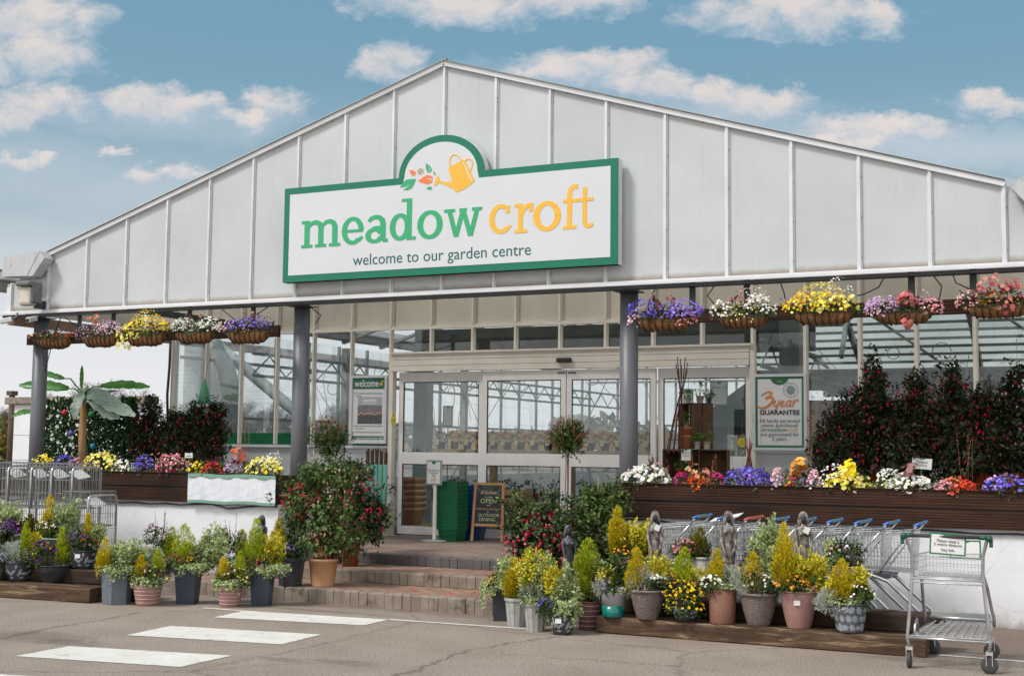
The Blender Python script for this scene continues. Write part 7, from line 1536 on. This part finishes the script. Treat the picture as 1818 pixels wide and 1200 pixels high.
for (px, py, mat, cn, N, rzz, Y) in ((801, 961, 'basket_green', 'green', 12, -.12, None), (838, 945, 'basket_blue', 'blue', 11, 0, 16.1)):
    p = gz(px, py, .40) if Y is None else Vector((at(px, py, Y).x, Y, .4)); p = p+Vector((-.06, .14, 0)) if Y is None else p; t0 = None
    for i in range(N):
        if t0 is None: t = t0 = shop_basket(mat)
        else: t = copy_tree(t0)
        t.location = (p.x+rnd.uniform(-.004, .004), p.y, .398+.0535*i); t.rotation_euler = (0, 0, rzz+rnd.uniform(-.015, .015)); t['group'] = 'nested %s shopping baskets' % cn
        t['label'] = ('topmost' if i == N-1 else words_[i])+' %s plastic shopping basket%s in its stack by the doors' % (cn, '' if i in (0, N-1) else ' from the bottom')
# A-board
pm('aboard_wood', (.50, .25, .09), (.42, .2, .07), 9, .5, stretch=(1, 1, .2)); pm('chalkboard', (.022, .025, .032), (.03, .033, .04), 5, .7); pm('chalk', (.55, .62, .52), (.5, .56, .47), 30, .9); pm('chalk_peach', (.66, .42, .32), None, 30, .9); pm('chalk_green', (.08, .24, .15), (.07, .2, .13), 12, .9); pm('chalk_yellow', (.58, .62, .34), None, 30, .9)
pA, pB = gz(838, 961, .40), gz(890, 962.5, .40); W = (pB-pA).length; root = thing('chalkboard_sign', 'wooden framed black A-board with chalk lettering in front of the doors', 'sign', ((pA.x+pB.x)/2, (pA.y+pB.y)/2, .40), math.atan2(pB.y-pA.y, pB.x-pA.x)); H = .80
tilt = R(-9); Rt = Matrix.Rotation(tilt, 4, 'X')
def fa(mb): mb.xf(Rt); return mb
b = MB()
for s in (-1, 1): b.bar((s*(W/2+.005), 0, .01), (s*(W/2-.012), 0, H), .036, .022)
fa(b).build('legs', 'aboard_wood', root); 
for z in (H-.018, .225): b = MB(); b.box((0, 0, z), (W-.05, .02, .034)); fa(b).build('rail', 'aboard_wood', root)
b = MB(); b.bbox((-W/2+.02, -.004, .24), (W/2-.02, .006, H-.034)); fa(b).build('board', 'chalkboard', root)
for s in (-1, 1): b = MB(); b.bar((s*(W/2-.03), .02+math.sin(-tilt)*H, H*.985), (s*(W/2-.02), .34, .01), .03, .02); b.build('rear_leg', 'bark', root)
def chalk(s, size, z, m='chalk', x=0, **k): text_mesh(s, size*1.14, 'lettering', m, root, (x, math.sin(-tilt)*z-.0065, z*math.cos(tilt)), (math.pi/2+tilt, 0, 0), **k)
chalk('MEADOW', .036, .725, 'chalk_green'); chalk('CROFT', .034, .692, 'chalk_green'); chalk('Kitchen', .066, .645, 'chalk_peach', shear=.25, bold=.0012); chalk('is now', .038, .595); chalk('OPEN', .082, .520, 'chalk_yellow', sx=.95); chalk('and', .034, .485); chalk('welcomes you back', .040, .432, 'chalk_peach', sx=.92); chalk('to', .034, .395, 'chalk_peach'); chalk('OUTDOOR', .052, .340, 'chalk_yellow', x=.01); chalk('DINING', .058, .280, 'chalk_yellow', x=-.01)
for s in (-1, 1):
    b = MB(); 
    for (x, z, an) in ((.155, .72, .3), (.14, .69, .7), (.115, .662, 1.0)): 
        c, sn = math.cos(an+1.57), math.sin(an+1.57); b.prism([(s*(x+u_*c-v_*sn), z+u_*sn+v_*c) for u_, v_ in (((-.022, 0), (0, -.011), (.024, 0), (0, .011)) if s > 0 else ((-.022, 0), (0, .011), (.024, 0), (0, -.011)))], -.0075, -.0045)
    fa(b).build('chalk_leaves', 'chalk_green', root)
# cream planter box with birch bundles
pm('cream_paint', (.62, .56, .40), (.55, .49, .34), 4, .5)
pc2 = at(671, 945, 16.0); root = thing('wooden_planter', 'cream painted wooden planter with ball finials in the porch corner', 'planter', (pc2.x-.02, 15.95, .40)); w = .34
b = MB(); b.bbox((-w/2+.02, -.15, .03), (w/2-.02, .15, .40)); b.build('panels', 'cream_paint', root)
for sx in (-1, 1):
    for sy in (-1, 1): b = MB(); b.bbox((sx*w/2-.022, sy*.16-.022, 0), (sx*w/2+.022, sy*.16+.022, .45)); b.ball((sx*w/2, sy*.16, .475), .026, 10, 8); b.build('corner_post', 'cream_paint', root)
pm('teal_net', (.20, .48, .38), (.15, .4, .32), 8, .6, bump=.5); pm('film', (.55, .55, .55), None, 6, .2)
bl_ = ['leftmost', 'second from left', 'third from left', 'second from right', 'rightmost']
for i in range(5):
    X = pc2.x-.135+.065*i; root = thing('birch_bundle', 'birch twig bundle in pale green net, %s of five in the cream planter' % bl_[i], 'twig bundle', (X, 15.93, .75), 0, 'birch bundles in the cream planter'); b = MB(); r_ = random.Random(i)
    for q in range(7): a = q*.9; b.tube([(.012*math.cos(a), .012*math.sin(a), -.1), (.02*math.cos(a)+.012*i-.02, .02*math.sin(a), .86+r_.uniform(-.05, .04))], .009, 5)
    b.build('twigs', 'bark', root); b = MB(); b.tube([(0, 0, -.05), (.008*i-.012, -.004, .22), (.010*i-.016, -.004, .66)], [.030, .038, .030], 10); b.build('net_sleeve', 'teal_net', root)
pz_ = at(455, 806, 14.3); root = thing('twig_bundle', 'bundle of brown twigs in clear wrapping behind the yellow pansies', 'twig bundle', (pz_.x, 14.3, 1.05))
b = MB(); r_ = random.Random(8)
for q in range(22): x = r_.uniform(-.2, .22); b.tube([(x, r_.uniform(-.04, .04), 0), (x+r_.uniform(-.03, .03), 0, .34+r_.uniform(0, .07))], .011, 6)
b.build('twigs', 'bark', root)
# ---- wooden crates display right of the pillar
def crate(label, px, py, Y, z, w, d, h, rz_, upright=False, word=None):
    p = at(px, py, Y); root = thing('wooden_crate', label, 'crate', (p.x, Y, z), rz_, 'old fruit crates by the right-hand pillar'); t = .014
    for sx in (-1, 1):
        for j in range(2 if upright else 4):
            if upright: b = MB(); y0 = -d/2+d/2*j+.006; b.bbox((sx*w/2-t/2, y0, .0), (sx*w/2+t/2, y0+d/2-.012, h))
            else: b = MB(); y0 = -d/2+d/4*j+.004; b.bbox((sx*w/2-t/2, y0, .0), (sx*w/2+t/2, y0+d/4-.008, h))
            b.build('slat', 'crate_wood', root)
    for z0 in (0, h-t): b = MB(); b.bbox((-w/2+t/2+.001, -d/2+.003, z0+.001), (w/2-t/2-.001, d/2-.003, z0+t-.001)); b.build('end_board', 'crate_wood', root)
    b = MB(); b.bbox((-w/2+t, d/2-t, t), (w/2-t, d/2-.002, h-t)); b.build('back_board', 'crate_wood', root)
    if word: text_mesh(word, .095, 'stencil', 'black', root, (w/2+t/2+.003, -.04, h*.28), (Matrix.Rotation(math.pi/2, 3, 'Z') @ Matrix.Rotation(math.pi/2, 3, 'X') @ Matrix.Rotation(math.pi/2, 3, 'Z')).to_euler(), align='LEFT', sx=.9)
    return root
YK = 15.3
zk0 = at(1230, 848, YK).z; zk0 = .95; zk1 = at(1230, 797, YK).z; zk2 = at(1230, 716, YK).z
crate('old slatted fruit crate lying open side forward, left one of the lower pair', 1213, 800, YK, zk1-.36, .40, .30, .358, -.35); crate('old slatted fruit crate with plank side showing, right one of the lower pair', 1268, 800, YK, zk1-.36, .34, .30, .358, .2)
crate('old upright fruit crate stencilled in black, on top of the lower pair', 1235, 760, YK, zk1, .30, .32, zk2-zk1, -.72, True, 'VIVID')
root = thing('display_stool', 'low hidden stool carrying the fruit crates', 'stool', (at(1240, 800, YK).x, YK, .40)); b = MB(); b.bbox((-.36, -.16, 0), (.36, .16, zk1-.36-.402)); b.build('seat', 'crate_wood', root)
def small_pot(label, px, py, Y, z, kind, w, h, leafc=GREEN, r_=.07, hh=.08, fl=None):
    p = at(px, py, Y); root = thing('small_pot_plant', label, 'potted plant', (p.x, Y, z), 0, 'small pots on the fruit crates'); pot(root, kind, w, h)
    if r_: f = Fol(); bush(f, (0, 0, h+hh*.7), (r_, r_*.8, hh), leaf=.022, n=190, edge=leafc); f.build('foliage', 'leaf', root)
    return root
GG = [(.10, .24, .03), (.07, .17, .025), (.16, .3, .05)]
small_pot('grey pot of bushy green herbs on top of the upright crate', 1243, 712, YK, zk2, 'beige', .10, .09, GG, .10, .12); small_pot('tiny pot of pale flowers on the left of the crate top', 1222, 712, YK-.08, zk2, 'beige', .07, .07, GG, .05, .05); small_pot('small dark herb pot at the right edge of the crate top', 1259, 712, YK+.05, zk2, 'blackoct', .07, .07, GREEN, .06, .05)
small_pot('small grey pot with green sprigs inside the upright crate', 1219, 750, YK-.16, zk1+.24, 'beige', .07, .08, GG, .06, .07); small_pot('left grey pot of ferny greens beside the terracotta pots', 1238, 797, YK-.22, zk1, 'beige', .08, .09, GG, .07, .06); small_pot('right grey pot of ferny greens below the stencilled plank', 1255, 797, YK-.20, zk1, 'beige', .09, .09, GG, .09, .07)
for i, lab in enumerate(('lower of two plain terracotta pots stacked in the upright crate', 'upper of two plain terracotta pots stacked in the upright crate')):
    p = at(1219, 797, YK-.16); root = thing('terracotta_pot', lab, 'plant pot', (p.x, YK-.18, zk1+.001+i*.10), 0, 'terracotta pots in the crate'); b = MB(); b.lathe([(.06, 0), (.078, .135), (.088, .136), (.09, .165), (.078, .165), (.07, .05)], 24); b.build('pot', 'terracotta', root)
small_pot('terracotta pot of green sprigs in the open lower crate', 1209, 845, YK-.05, zk1-.34, 'orange', .13, .10, GG, .09, .07)
nt = thing('crate_card', 'small white card with green border fixed to the lower crates', 'sign', at(1218, 818, YK-.26)); notice(nt, .125, .145, [('Love You', .022, .09, 'label_print'), ('Contact', .022, .055, 'label_print')], bw=.007); nt.rotation_euler = (0, 0, .3); b = MB(); b.bbox((-.01, .004, -.02), (.01, .07, .10)); b.build('clip', 'grey_steel', nt)
pm('willow', (.15, .045, .03), (.10, .03, .02), 20, .8)
p = at(1211, 797, YK-.33); root = thing('willow_obelisk', 'tall red brown willow obelisk in front of the crates', 'plant support', (p.x-.02, YK-.36, zk1-.05)); Ht = at(1215, 632, YK-.36).z-zk1+.05; b = MB(); zc = Ht*.62
for i in range(9): a = .7*i; b.tube([(.10*math.cos(a)-.06, .09*math.sin(a), 0), (.05*math.cos(a)-.02, .045*math.sin(a), zc*.6), (.012*math.cos(a)+.02, .012*math.sin(a), zc), (.07*math.cos(a)+.03, .06*math.sin(a), Ht*(.93+.07*math.sin(i*5)))], .006, 5)
b.build('rods', 'willow', root)
for z, r_, cx in ((.03, .105, -.06), (.16, .09, -.05), (zc*.55, .058, -.025), (zc, .02, .02)): b = MB(); b.tube([(cx+r_*math.cos(a), r_*.9*math.sin(a), z) for a in [6.283*i/14 for i in range(14)]], .006 if z < zc else .014, 5, closed=True); b.build('band', 'willow', root)
for px, py, yt, lab in ((1330, 830, 777, 'small red brown willow cone behind the blue violas'), (1156, 835, 806, 'small red brown willow cone behind the white pansies')):
    p = at(px, py, 13.62); root = thing('willow_cone', lab, 'plant support', (p.x, 13.62, 1.22), 0, 'willow cones in the right planter'); Ht = at(px, yt, 13.62).z-1.22; b = MB()
    for i in range(8): a = .8*i; b.tube([(.07*math.cos(a), .05*math.sin(a), 0), (.012*math.cos(a), .012*math.sin(a), Ht*.7), (.035*math.cos(a), .03*math.sin(a), Ht*(.9+.1*math.sin(i*4)))], .005, 5)
    b.build('rods', 'willow', root)

# ================================================================== BOARDS ON THE SHOP FRONT
pm('poster_white', (.74, .74, .75), (.70, .70, .71), 3, .35, coat=.2); pm('poster_green', (.03, .19, .09), (.03, .17, .08), 3, .35); pm('poster_dkgreen', (.012, .11, .065), (.03, .16, .10), 5, .4); pm('ink', (.035, .04, .05), (.04, .045, .055), 6, .5); pm('ink_orange', (.66, .24, .06), (.62, .22, .05), 6, .5); pm('ink_grey', (.22, .29, .31), (.26, .33, .35), 6, .5); pm('ink_faint', (.32, .33, .34), None, 6, .5); pm('ink_red', (.62, .22, .07), None, 5)
YP = YR-.10
def board(name, label, x0, y0, x1, y1):
    a, b_ = at(x0, y1, YP), at(x1, y0, YP); w, h = b_.x-a.x, b_.z-a.z; root = thing(name, label, 'sign', ((a.x+b_.x)/2, YP, a.z)); b = MB(); t = .035
    for (p, q) in (((-w/2, -.02, 0), (w/2, .03, t)), ((-w/2, -.02, h-t), (w/2, .03, h)), ((-w/2, -.02, t+.0005), (-w/2+t, .03, h-t-.0005)), ((w/2-t, -.02, t+.0005), (w/2, .03, h-t-.0005))): b.bbox(p, q)
    b.build('frame', 'white_metal', root); return root, w, h
root, w, h = board('guarantee_board', 'framed white poster with green border promising a three year guarantee', 1337, 663, 1432, 799)
b = MB(); b.bbox((-w/2+.035, .0, .035), (w/2-.035, .02, h-.035)); b.build('poster', 'poster_green', root); b = MB(); b.bbox((-w/2+.065, -.003, .065), (w/2-.065, -.001, h-.065)); b.build('panel', 'poster_white', root)
b = MB(); n = 16; b.prism([(.12*math.cos(math.pi+math.pi*i/n), h-.037+.105*math.sin(math.pi+math.pi*i/n)) for i in range(n+1)], -.007, -.0035); b.build('tab', 'poster_dkgreen', root)
def tx_(s, x, z, size, m='ink', **k): return text_mesh(s, size, 'lettering', m, root, (x, -.0085, z), **k)
tx_('meadow', 0, h-.073, .036, 'notice_green'); tx_('croft', 0, h-.105, .036, 'letter_yellow')
iw = w-.15; U = h/136.0            # metres per photo pixel down the board
def lineat(s, ypx, sizepx, m='ink', wid=None, **k):
    o = tx_(s, 0, h-(ypx-663)*U, sizepx*U, m, **k)
    if wid: kx = wid*w/max(.001, o.dimensions.x); o.scale = (kx*o.scale.x, 1, 1)
lineat('GUARANTEE', 735.5, 11.5, 'ink', .74, bold=.0022)
for s, y, wd in (('All hardy perennial', 749.5, .74), ('plants purchased', 757.5, .66), ('are guaranteed for', 773.5, .71), ('3 years.', 781.5, .28)): lineat(s, y, 10.0, 'ink', wd, bold=-.0006)
a_ = text_mesh('at', 10.5*U, 'lettering', 'ink', root, (-w*.30, -.0085, h-(765.5-663)*U)); b2 = text_mesh('meadow', 10.5*U, 'lettering', 'notice_green', root, (-w*.06, -.0085, h-(765.5-663)*U)); c2 = text_mesh('croft', 10.5*U, 'lettering', 'letter_yellow', root, (w*.23, -.0085, h-(765.5-663)*U))
BZ5 = lambda x, y: ((x-412)/7.5/95*w*1.0, h-(650+y/7.5-663)*U)      # a pen over the board's own drawing
def script(strokes, m):
    b = MB(); e = 0
    for pts, ws in strokes:
        pe = Pen(); pe.st([BZ5(x, y) for x, y in pts], [v*.00135 for v in (ws if isinstance(ws, list) else [ws]*len(pts))])
        for q in pe.parts: e += 1; b.prism([(v.x, v.y) for v in q], -.008-.0003*e, -.004)
    b.build('script_lettering', m, root)
script([([(170, 385), (225, 350), (285, 335), (310, 350), (290, 385), (225, 430)], [12, 14, 18, 20, 20, 22]), ([(225, 428), (290, 405), (325, 420), (325, 460), (290, 505), (230, 545), (165, 558), (125, 535), (112, 495)], [22, 22, 24, 26, 26, 24, 20, 12, 5]),
        ([(362, 452), (345, 495), (340, 530), (362, 535), (395, 500)], 13), ([(415, 445), (395, 500), (375, 560), (340, 590), (322, 588)], [12, 13, 14, 11, 6]), ([(425, 515), (460, 490), (475, 460), (450, 455), (425, 495), (425, 530), (450, 540), (485, 515)], 12),
        ([(555, 455), (525, 455), (500, 500), (505, 535), (535, 520), (560, 470)], 12), ([(568, 450), (548, 505), (552, 535), (575, 520)], 12), ([(605, 445), (590, 500), (580, 540)], 13), ([(592, 495), (620, 455), (650, 440), (662, 470)], [8, 11, 13, 10])], 'ink_orange')
cx, cz = BZ5(560, 315); b = MB(); b.tube([(cx+.098*math.cos(a), -.006, cz+.098*math.sin(a)) for a in [6.283*i/30 for i in range(30)]], .0015, 4, closed=True)
for i in range(8): a = 6.283*i/8; b.prism([(cx+.036*math.cos(a)+.024*math.cos(q), cz+.036*math.sin(a)+.024*math.sin(q)) for q in [6.283*j/10 for j in range(10)]], -.0055-.0002*i, -.003)
b.prism([(cx+.03*math.cos(6.283*j/12), cz+.03*math.sin(6.283*j/12)) for j in range(12)], -.0075, -.003); b.build('rosette', 'ink_grey', root)
for i, ch in enumerate('GARDEN CENTRE ASSOCIATION '): 
    if ch != ' ': a = math.pi*.5+.9-6.283*i/26; text_mesh(ch, .022, 'rosette_lettering', 'ink_faint', root, (cx+.076*math.cos(a), -.005, cz+.076*math.sin(a)), (math.pi/2, -(a-math.pi/2), 0))
root, w, h = board('welcome_board', 'framed poster headed welcome on dark green with a group photo in the middle', 621, 666, 688, 787); U = h/121
b = MB(); b.bbox((-w/2+.035, 0, .035), (w/2-.035, .02, h-.035)); b.build('poster', 'poster_white', root)
b = MB(); b.bbox((-w/2+.037, -.004, h-(690-666)*U), (w/2-.037, -.001, h-.037)); b.build('header', 'poster_dkgreen', root); b = MB(); b.bbox((-w/2+.037, -.004, h-(780-666)*U), (w/2-.037, -.001, h-(773.5-666)*U)); b.build('footer', 'poster_dkgreen', root)
o = text_mesh('welcome', .15, 'lettering', 'poster_white', root, (-w*.06, -.006, h-(686-666)*U), bold=.0015); kx = w*.66/o.dimensions.x; o.scale = (kx, 1, 1)
b = MB(); b.ball((w*.33, -.002, h-.13), .035, 10, 6, (1, .1, .8)); b.ball((w*.37, -.002, h-.09), .024, 8, 6, (1, .12, .8)); b.build('flower_emblem', 'letter_yellow', root)
o = text_mesh('... hope you enjoy your visit', .05, 'lettering', 'poster_white', root, (0, -.006, h-(779-666)*U), bold=.001); o.scale = (w*.8/o.dimensions.x, 1, 1)
for s, y in (('Our friendly staff are always happy', 699), ('to help', 703.5), ('Our restaurant serves food cooked', 757), ('fresh local', 761.5), ('75% of the plants here are grown by us', 768)):
    o = text_mesh(s, .036, 'lettering', 'ink_faint', root, (-w*.36, -.003, h-(y-666)*U), align='LEFT'); o.scale = (min(1, w*.74/o.dimensions.x), 1, 1)
for y in (697.5, 756, 767): b = MB(); b.ball((-w*.39, -.002, h-(y-666)*U), .008, 8, 6, (1, .3, 1)); b.build('bullet', 'ink', root)
pm('photo_sky', (.45, .46, .52), (.40, .41, .46), 8, .4); pm('photo_dark', (.05, .055, .06), (.13, .12, .13), 30, .4); pm('photo_mid', (.24, .22, .25), (.16, .15, .17), 14, .4)
xa, xb = -w*.30, w*.37; b = MB(); b.bbox((xa, -.003, h-(752-666)*U), (xb, -.001, h-(736-666)*U)); b.build('photo_ground', 'photo_dark', root); b = MB(); b.bbox((xa, -.003, h-(736-666)*U), (xb, -.001, h-(719-666)*U)); b.build('photo_middle', 'photo_mid', root); b = MB(); b.bbox((xa, -.003, h-(719-666)*U), (xb, -.001, h-(704-666)*U)); b.build('photo_top', 'photo_sky', root)
b = MB(); b.bbox((xa+.10, -.006, h-(716.5-666)*U), (xb-.10, -.0035, h-(709-666)*U)); b.build('photo_sign', 'poster_white', root); o = text_mesh('meadow croft', .04, 'photo_lettering', 'ink_grey', root, ((xa+xb)/2, -.0075, h-(714.8-666)*U)); o.scale = (min(1, .2/o.dimensions.x), 1, 1)
b = MB(); r_ = random.Random(2)
for i in range(22): b.ball((xa+.02+(xb-xa-.04)*i/21, -.0035, h-(734+r_.uniform(-2, 2)-666)*U), .011, 8, 6, (1, .2, 1.1))
b.build('photo_faces', 'roseleaf' if 'roseleaf' in MATS else 'pot_peach', root)
pm('sticker_yellow', (.72, .52, .01), (.66, .48, .01), 4, .5)
P = at(697.5, 740, YD-.09); root = thing('warning_sign', 'yellow triangular warning sign with black flash on the left door jamb', 'sign', (P.x, YD-.065, P.z)); b = MB(); b.prism([(-.042, -.015), (.042, -.015), (0, .085)], -.004, 0); b.bbox((-.042, -.004, -.095), (.042, 0, -.022)); b.build('plate', 'sticker_yellow', root)
b = MB(); b.prism([(-.004, .0), (.012, .024), (.003, .024), (.010, .05), (-.012, .022), (-.002, .022)], -.006, -.0042); b.build('flash', 'black', root); text_mesh('DANGER', .020, 'lettering', 'black', root, (0, -.0055, -.05)); text_mesh('of death', .017, 'lettering', 'black', root, (0, -.0055, -.078))
P = at(1317, 785, YD+.03); root = thing('window_sticker', 'round yellow sticker low on the right-hand door glass', 'sticker', (P.x, YD+.048, P.z)); b = MB(); n = 24; b.prism([(.062*math.cos(6.283*i/n), .062*math.sin(6.283*i/n)) for i in range(n)], -.002, 0); b.build('disc', 'sticker_yellow', root); text_mesh('we are', .024, 'lettering', 'poster_green', root, (0, -.004, .004)); text_mesh('open', .024, 'lettering', 'poster_green', root, (0, -.004, -.024))
P = at(722, 796, YD+.03); root = thing('window_sticker', 'round pale sticker low on the left-hand door glass', 'sticker', (P.x, YD+.048, P.z)); b = MB(); b.prism([(.045*math.cos(6.283*i/n), .045*math.sin(6.283*i/n)) for i in range(n)], -.002, 0); b.build('disc', 'lens', root)

# ================================================================== INSIDE THE SHOP
YI = 18.6; xa, xb = at(735, 780, YI).x, at(1170, 780, YI).x; zt = at(900, 797, YI).z; zbk = at(900, 765, YI).z
root = thing('display_bench', 'long pine display bench behind the glass doors', 'bench', ((xa+xb)/2, YI, .40)); w = xb-xa
b = MB(); b.bbox((-w/2, -.05, zt-.4-.09), (w/2, .5, zt-.4-.012)); b.build('table_top', 'pine', root); b = MB(); b.bbox((-w/2+.4, .45, zt-.4), (w/2, .49, zbk-.4)); b.build('back_rail', 'pine', root)
for i in range(4): X = -w/2+.1+(w-.2)*i/3; b = MB(); b.bbox((X-.05, 0, 0), (X+.05, .1, zt-.49)); b.build('leg', 'pine', root)
b = MB(); b.bbox((-w/2, -.02, .35), (w/2, .45, .40)); b.build('shelf', 'pine', root)
f0 = None
for i in range(9):          # shrubs on the low shelf of the bench
    X = xa+.3+(w-.6)*i/8; t = thing('shelf_plant', '%s leafy plant on the low shelf of the pine bench' % ['leftmost', 'second', 'third', 'fourth', 'fifth', 'sixth', 'seventh', 'eighth', 'rightmost'][i], 'potted plant', (X, YI+.1, .801), 0, 'plants on the low bench shelf'); pot(t, 'pot' and ('blackoct', 'orange', 'beige')[i % 3], .24, .16)
    f = Fol(); bush(f, (0, 0, .24), (.17, .13, .12), leaf=.05, n=150, edge=DARK+GREEN[:1]); f.build('foliage', 'leaf', t)
    if i % 2: f = Fol(); flowers(f, (0, 0, .26), (.13, .1, .1), .025, 10, [(.55, .03, .10)], (.4, .02, .05), SMALL); f.build('flowers', 'petal', t)
pm('tag', (.66, .52, .28), (.6, .46, .24), 5, .5); t0 = None
og = ['leftmost', 'second', 'third', 'fourth', 'fifth', 'sixth', 'seventh', 'eighth', 'ninth', 'tenth', 'eleventh', 'twelfth', 'thirteenth', 'fourteenth', 'fifteenth', 'rightmost']
for i in range(16):
    X = xa+.45+(w-.65)*i/15
    if t0 is None:
        t = t0 = thing('geranium', 'x', 'potted plant', group='potted geraniums on the bench inside'); pot(t, 'blackoct', .16, .12); f = Fol(); bush(f, (0, 0, .19), (.12, .10, .09), leaf=.04, n=150, edge=[(.06, .14, .03), (.04, .09, .02)]); f.build('foliage', 'leaf', t); f = Fol(); flowers(f, (0, 0, .22), (.09, .08, .09), .02, 14, [(.6, .03, .08), (.5, .02, .05)], (.4, .02, .05), SMALL); f.build('flowers', 'petal', t)
        b = MB(); b.bbox((-.035, -.115, .07), (.035, -.112, .16)); b.build('price_tag', 'tag', t)
    else: t = copy_tree(t0)
    t.location = (X, YI+.12, zt-.012+.001); t.rotation_euler = (0, 0, rnd.uniform(-.3, .3)); t['label'] = '%s potted red geranium%s on the pine bench inside the doors' % (og[i], '' if i in (0, 15) else ' from the left')
for (px0, col0, n0, Y0) in ((722, 'terracotta', 6, 16.85), (740, 'cream_paint', 6, 16.98)):
    t0 = None; X = at(px0, 880, Y0).x
    for i in range(n0):
        nm = ('clay' if col0 == 'terracotta' else 'cream clay')
        if t0 is None:
            t = t0 = thing('flower_pot', 'x', 'plant pot', group='nested %s pots inside the left door' % nm); b = MB(); b.lathe([(.075, 0), (.125, .20), (.145, .205), (.15, .25), (.13, .25), (.115, .19), (.08, .02)], 24); b.build('pot', 'terracotta' if col0 == 'terracotta' else 'pot_peach', t)
        else: t = copy_tree(t0)
        t.location = (X, Y0, .52+.088*i); t['label'] = '%s %s pot%s in the nested stack inside the left door' % ('topmost' if i == n0-1 else words_[i], nm, '' if i in (0, n0-1) else ' from the bottom')
root = thing('pallet', 'wooden pallet under the nested clay pots inside the left door', 'pallet', (at(732, 905, 16.9).x, 17.0, .40))
for i in range(5): b = MB(); b.bbox((-.35, -.3+.14*i, .095), (.35, -.2+.14*i, .118)); b.build('board', 'pine', root)
for i in range(3): b = MB(); b.bbox((-.34+.3*i, -.3, 0), (-.26+.3*i, .36, .094)); b.build('block', 'pine', root)
for i in range(6):
    t = thing('storage_crate', ['bottom', 'second', 'third', 'fourth', 'fifth', 'topmost'][i]+' slatted pine tray '+('of' if i in (0, 5) else 'from the bottom of')+' the stack behind the A-board', 'tray', (at(912, 900, 17.2).x, 17.2, .40+.115*i), .1, 'pine trays stacked inside the doors')
    b = MB(); b.bbox((-.24, -.16, .0), (.24, .16, .015)); b.build('base', 'pine', t)
    for s in (-1, 1): b = MB(); b.bbox((-.24, s*.16-.008, .016), (.24, s*.16+.008, .085)); b.build('side', 'pine', t); b = MB(); b.bbox((s*.232-.008, -.151, .016), (s*.232+.008, .151, .105)); b.build('end', 'pine', t)
for i, (px, Y, ms) in enumerate(((760, 19.6, 'poster_white'), (795, 18.2, 'poster_green'), (1222, 18.6, 'poster_white'), (1270, 18.4, 'poster_white'), (1800, 18.3, 'poster_white'))):
    yy0, yy1 = [(742, 770), (720, 757), (690, 735), (676, 720), (655, 705)][i]; a, b_ = at(px-9, yy1, Y), at(px+9 if i < 3 else px+22, yy0, Y)
    t = thing('hanging_notice', ['pale notice behind the left door glass', 'green bordered notice on a stake inside the left door', 'white notice hanging inside right of the pillar', 'white promotional notice behind the crates', 'green bordered notice inside above the rightmost fuchsia'][i], 'sign', ((a.x+b_.x)/2, Y, a.z)); notice(t, b_.x-a.x, b_.z-a.z, [('meadow croft', .04, (b_.z-a.z)*.7, 'notice_green')] if i > 2 else [], bw=.018); b = MB(); b.bar((0, .01, b_.z-a.z), (0, .01, 3.2-a.z), .006) if i not in (0, 1) else b.bar((0, .01, .02), (0, .01, .4-a.z), .012); b.build('support', 'grey_steel', t)
# small green summer house
pm('shed_green', (.02, .05, .038), (.03, .065, .05), 3, .6, stretch=(1, 1, 14)); a = at(1272, 800, 18.4); t = thing('summer_house', 'dark green timber summer house inside behind the crates', 'shed', (a.x+.35, 18.9, .40)); b = MB()
for z in range(11): b.bbox((-.65, -.4, z*.15), (-.45, .4, z*.15+.146)); b.bbox((.45, -.4, z*.15), (.65, .4, z*.15+.146))
b.bbox((-.449, -.4, 1.50), (.449, .4, 1.646)); b.build('walls', 'shed_green', t); b = MB(); b.add([(-.8, -.55, 1.60), (.8, -.55, 1.60), (.8, .55, 1.60), (-.8, .55, 1.60), (0, -.2, 2.25), (0, .2, 2.25)], [(0, 1, 4), (1, 2, 5, 4), (2, 3, 5), (3, 0, 4, 5), (3, 2, 1, 0)]); b.build('roof', 'shed_green', t)
# fallen petals
f = Fol()
for (x, y, z) in ((728, 1085, 0), (736, 1047, .155), (756, 1053, .155), (793, 1052, .155), (802, 1053, .155), (842, 1052, .155), (858, 1014, .29), (862, 1018, .29), (845, 1010, .29), (716, 990, .405), (776, 1016, .29)):
    p = gz(x, y, z+.004); n = 4; f.inst(SMALL, np.array([p]*n)+rng.normal(0, .018, (n, 3))*np.array([1, 1, .1]), rdir(n), np.tile([[0, -.2, 1.0]], (n, 1)), .012, .009, pick([(.6, .02, .05)], n), pick([(.4, .01, .03)], n))
tag(f.build('fallen_petals', 'petal'), 'scattered red fuchsia petals on the brick steps', 'petals', kind='stuff')
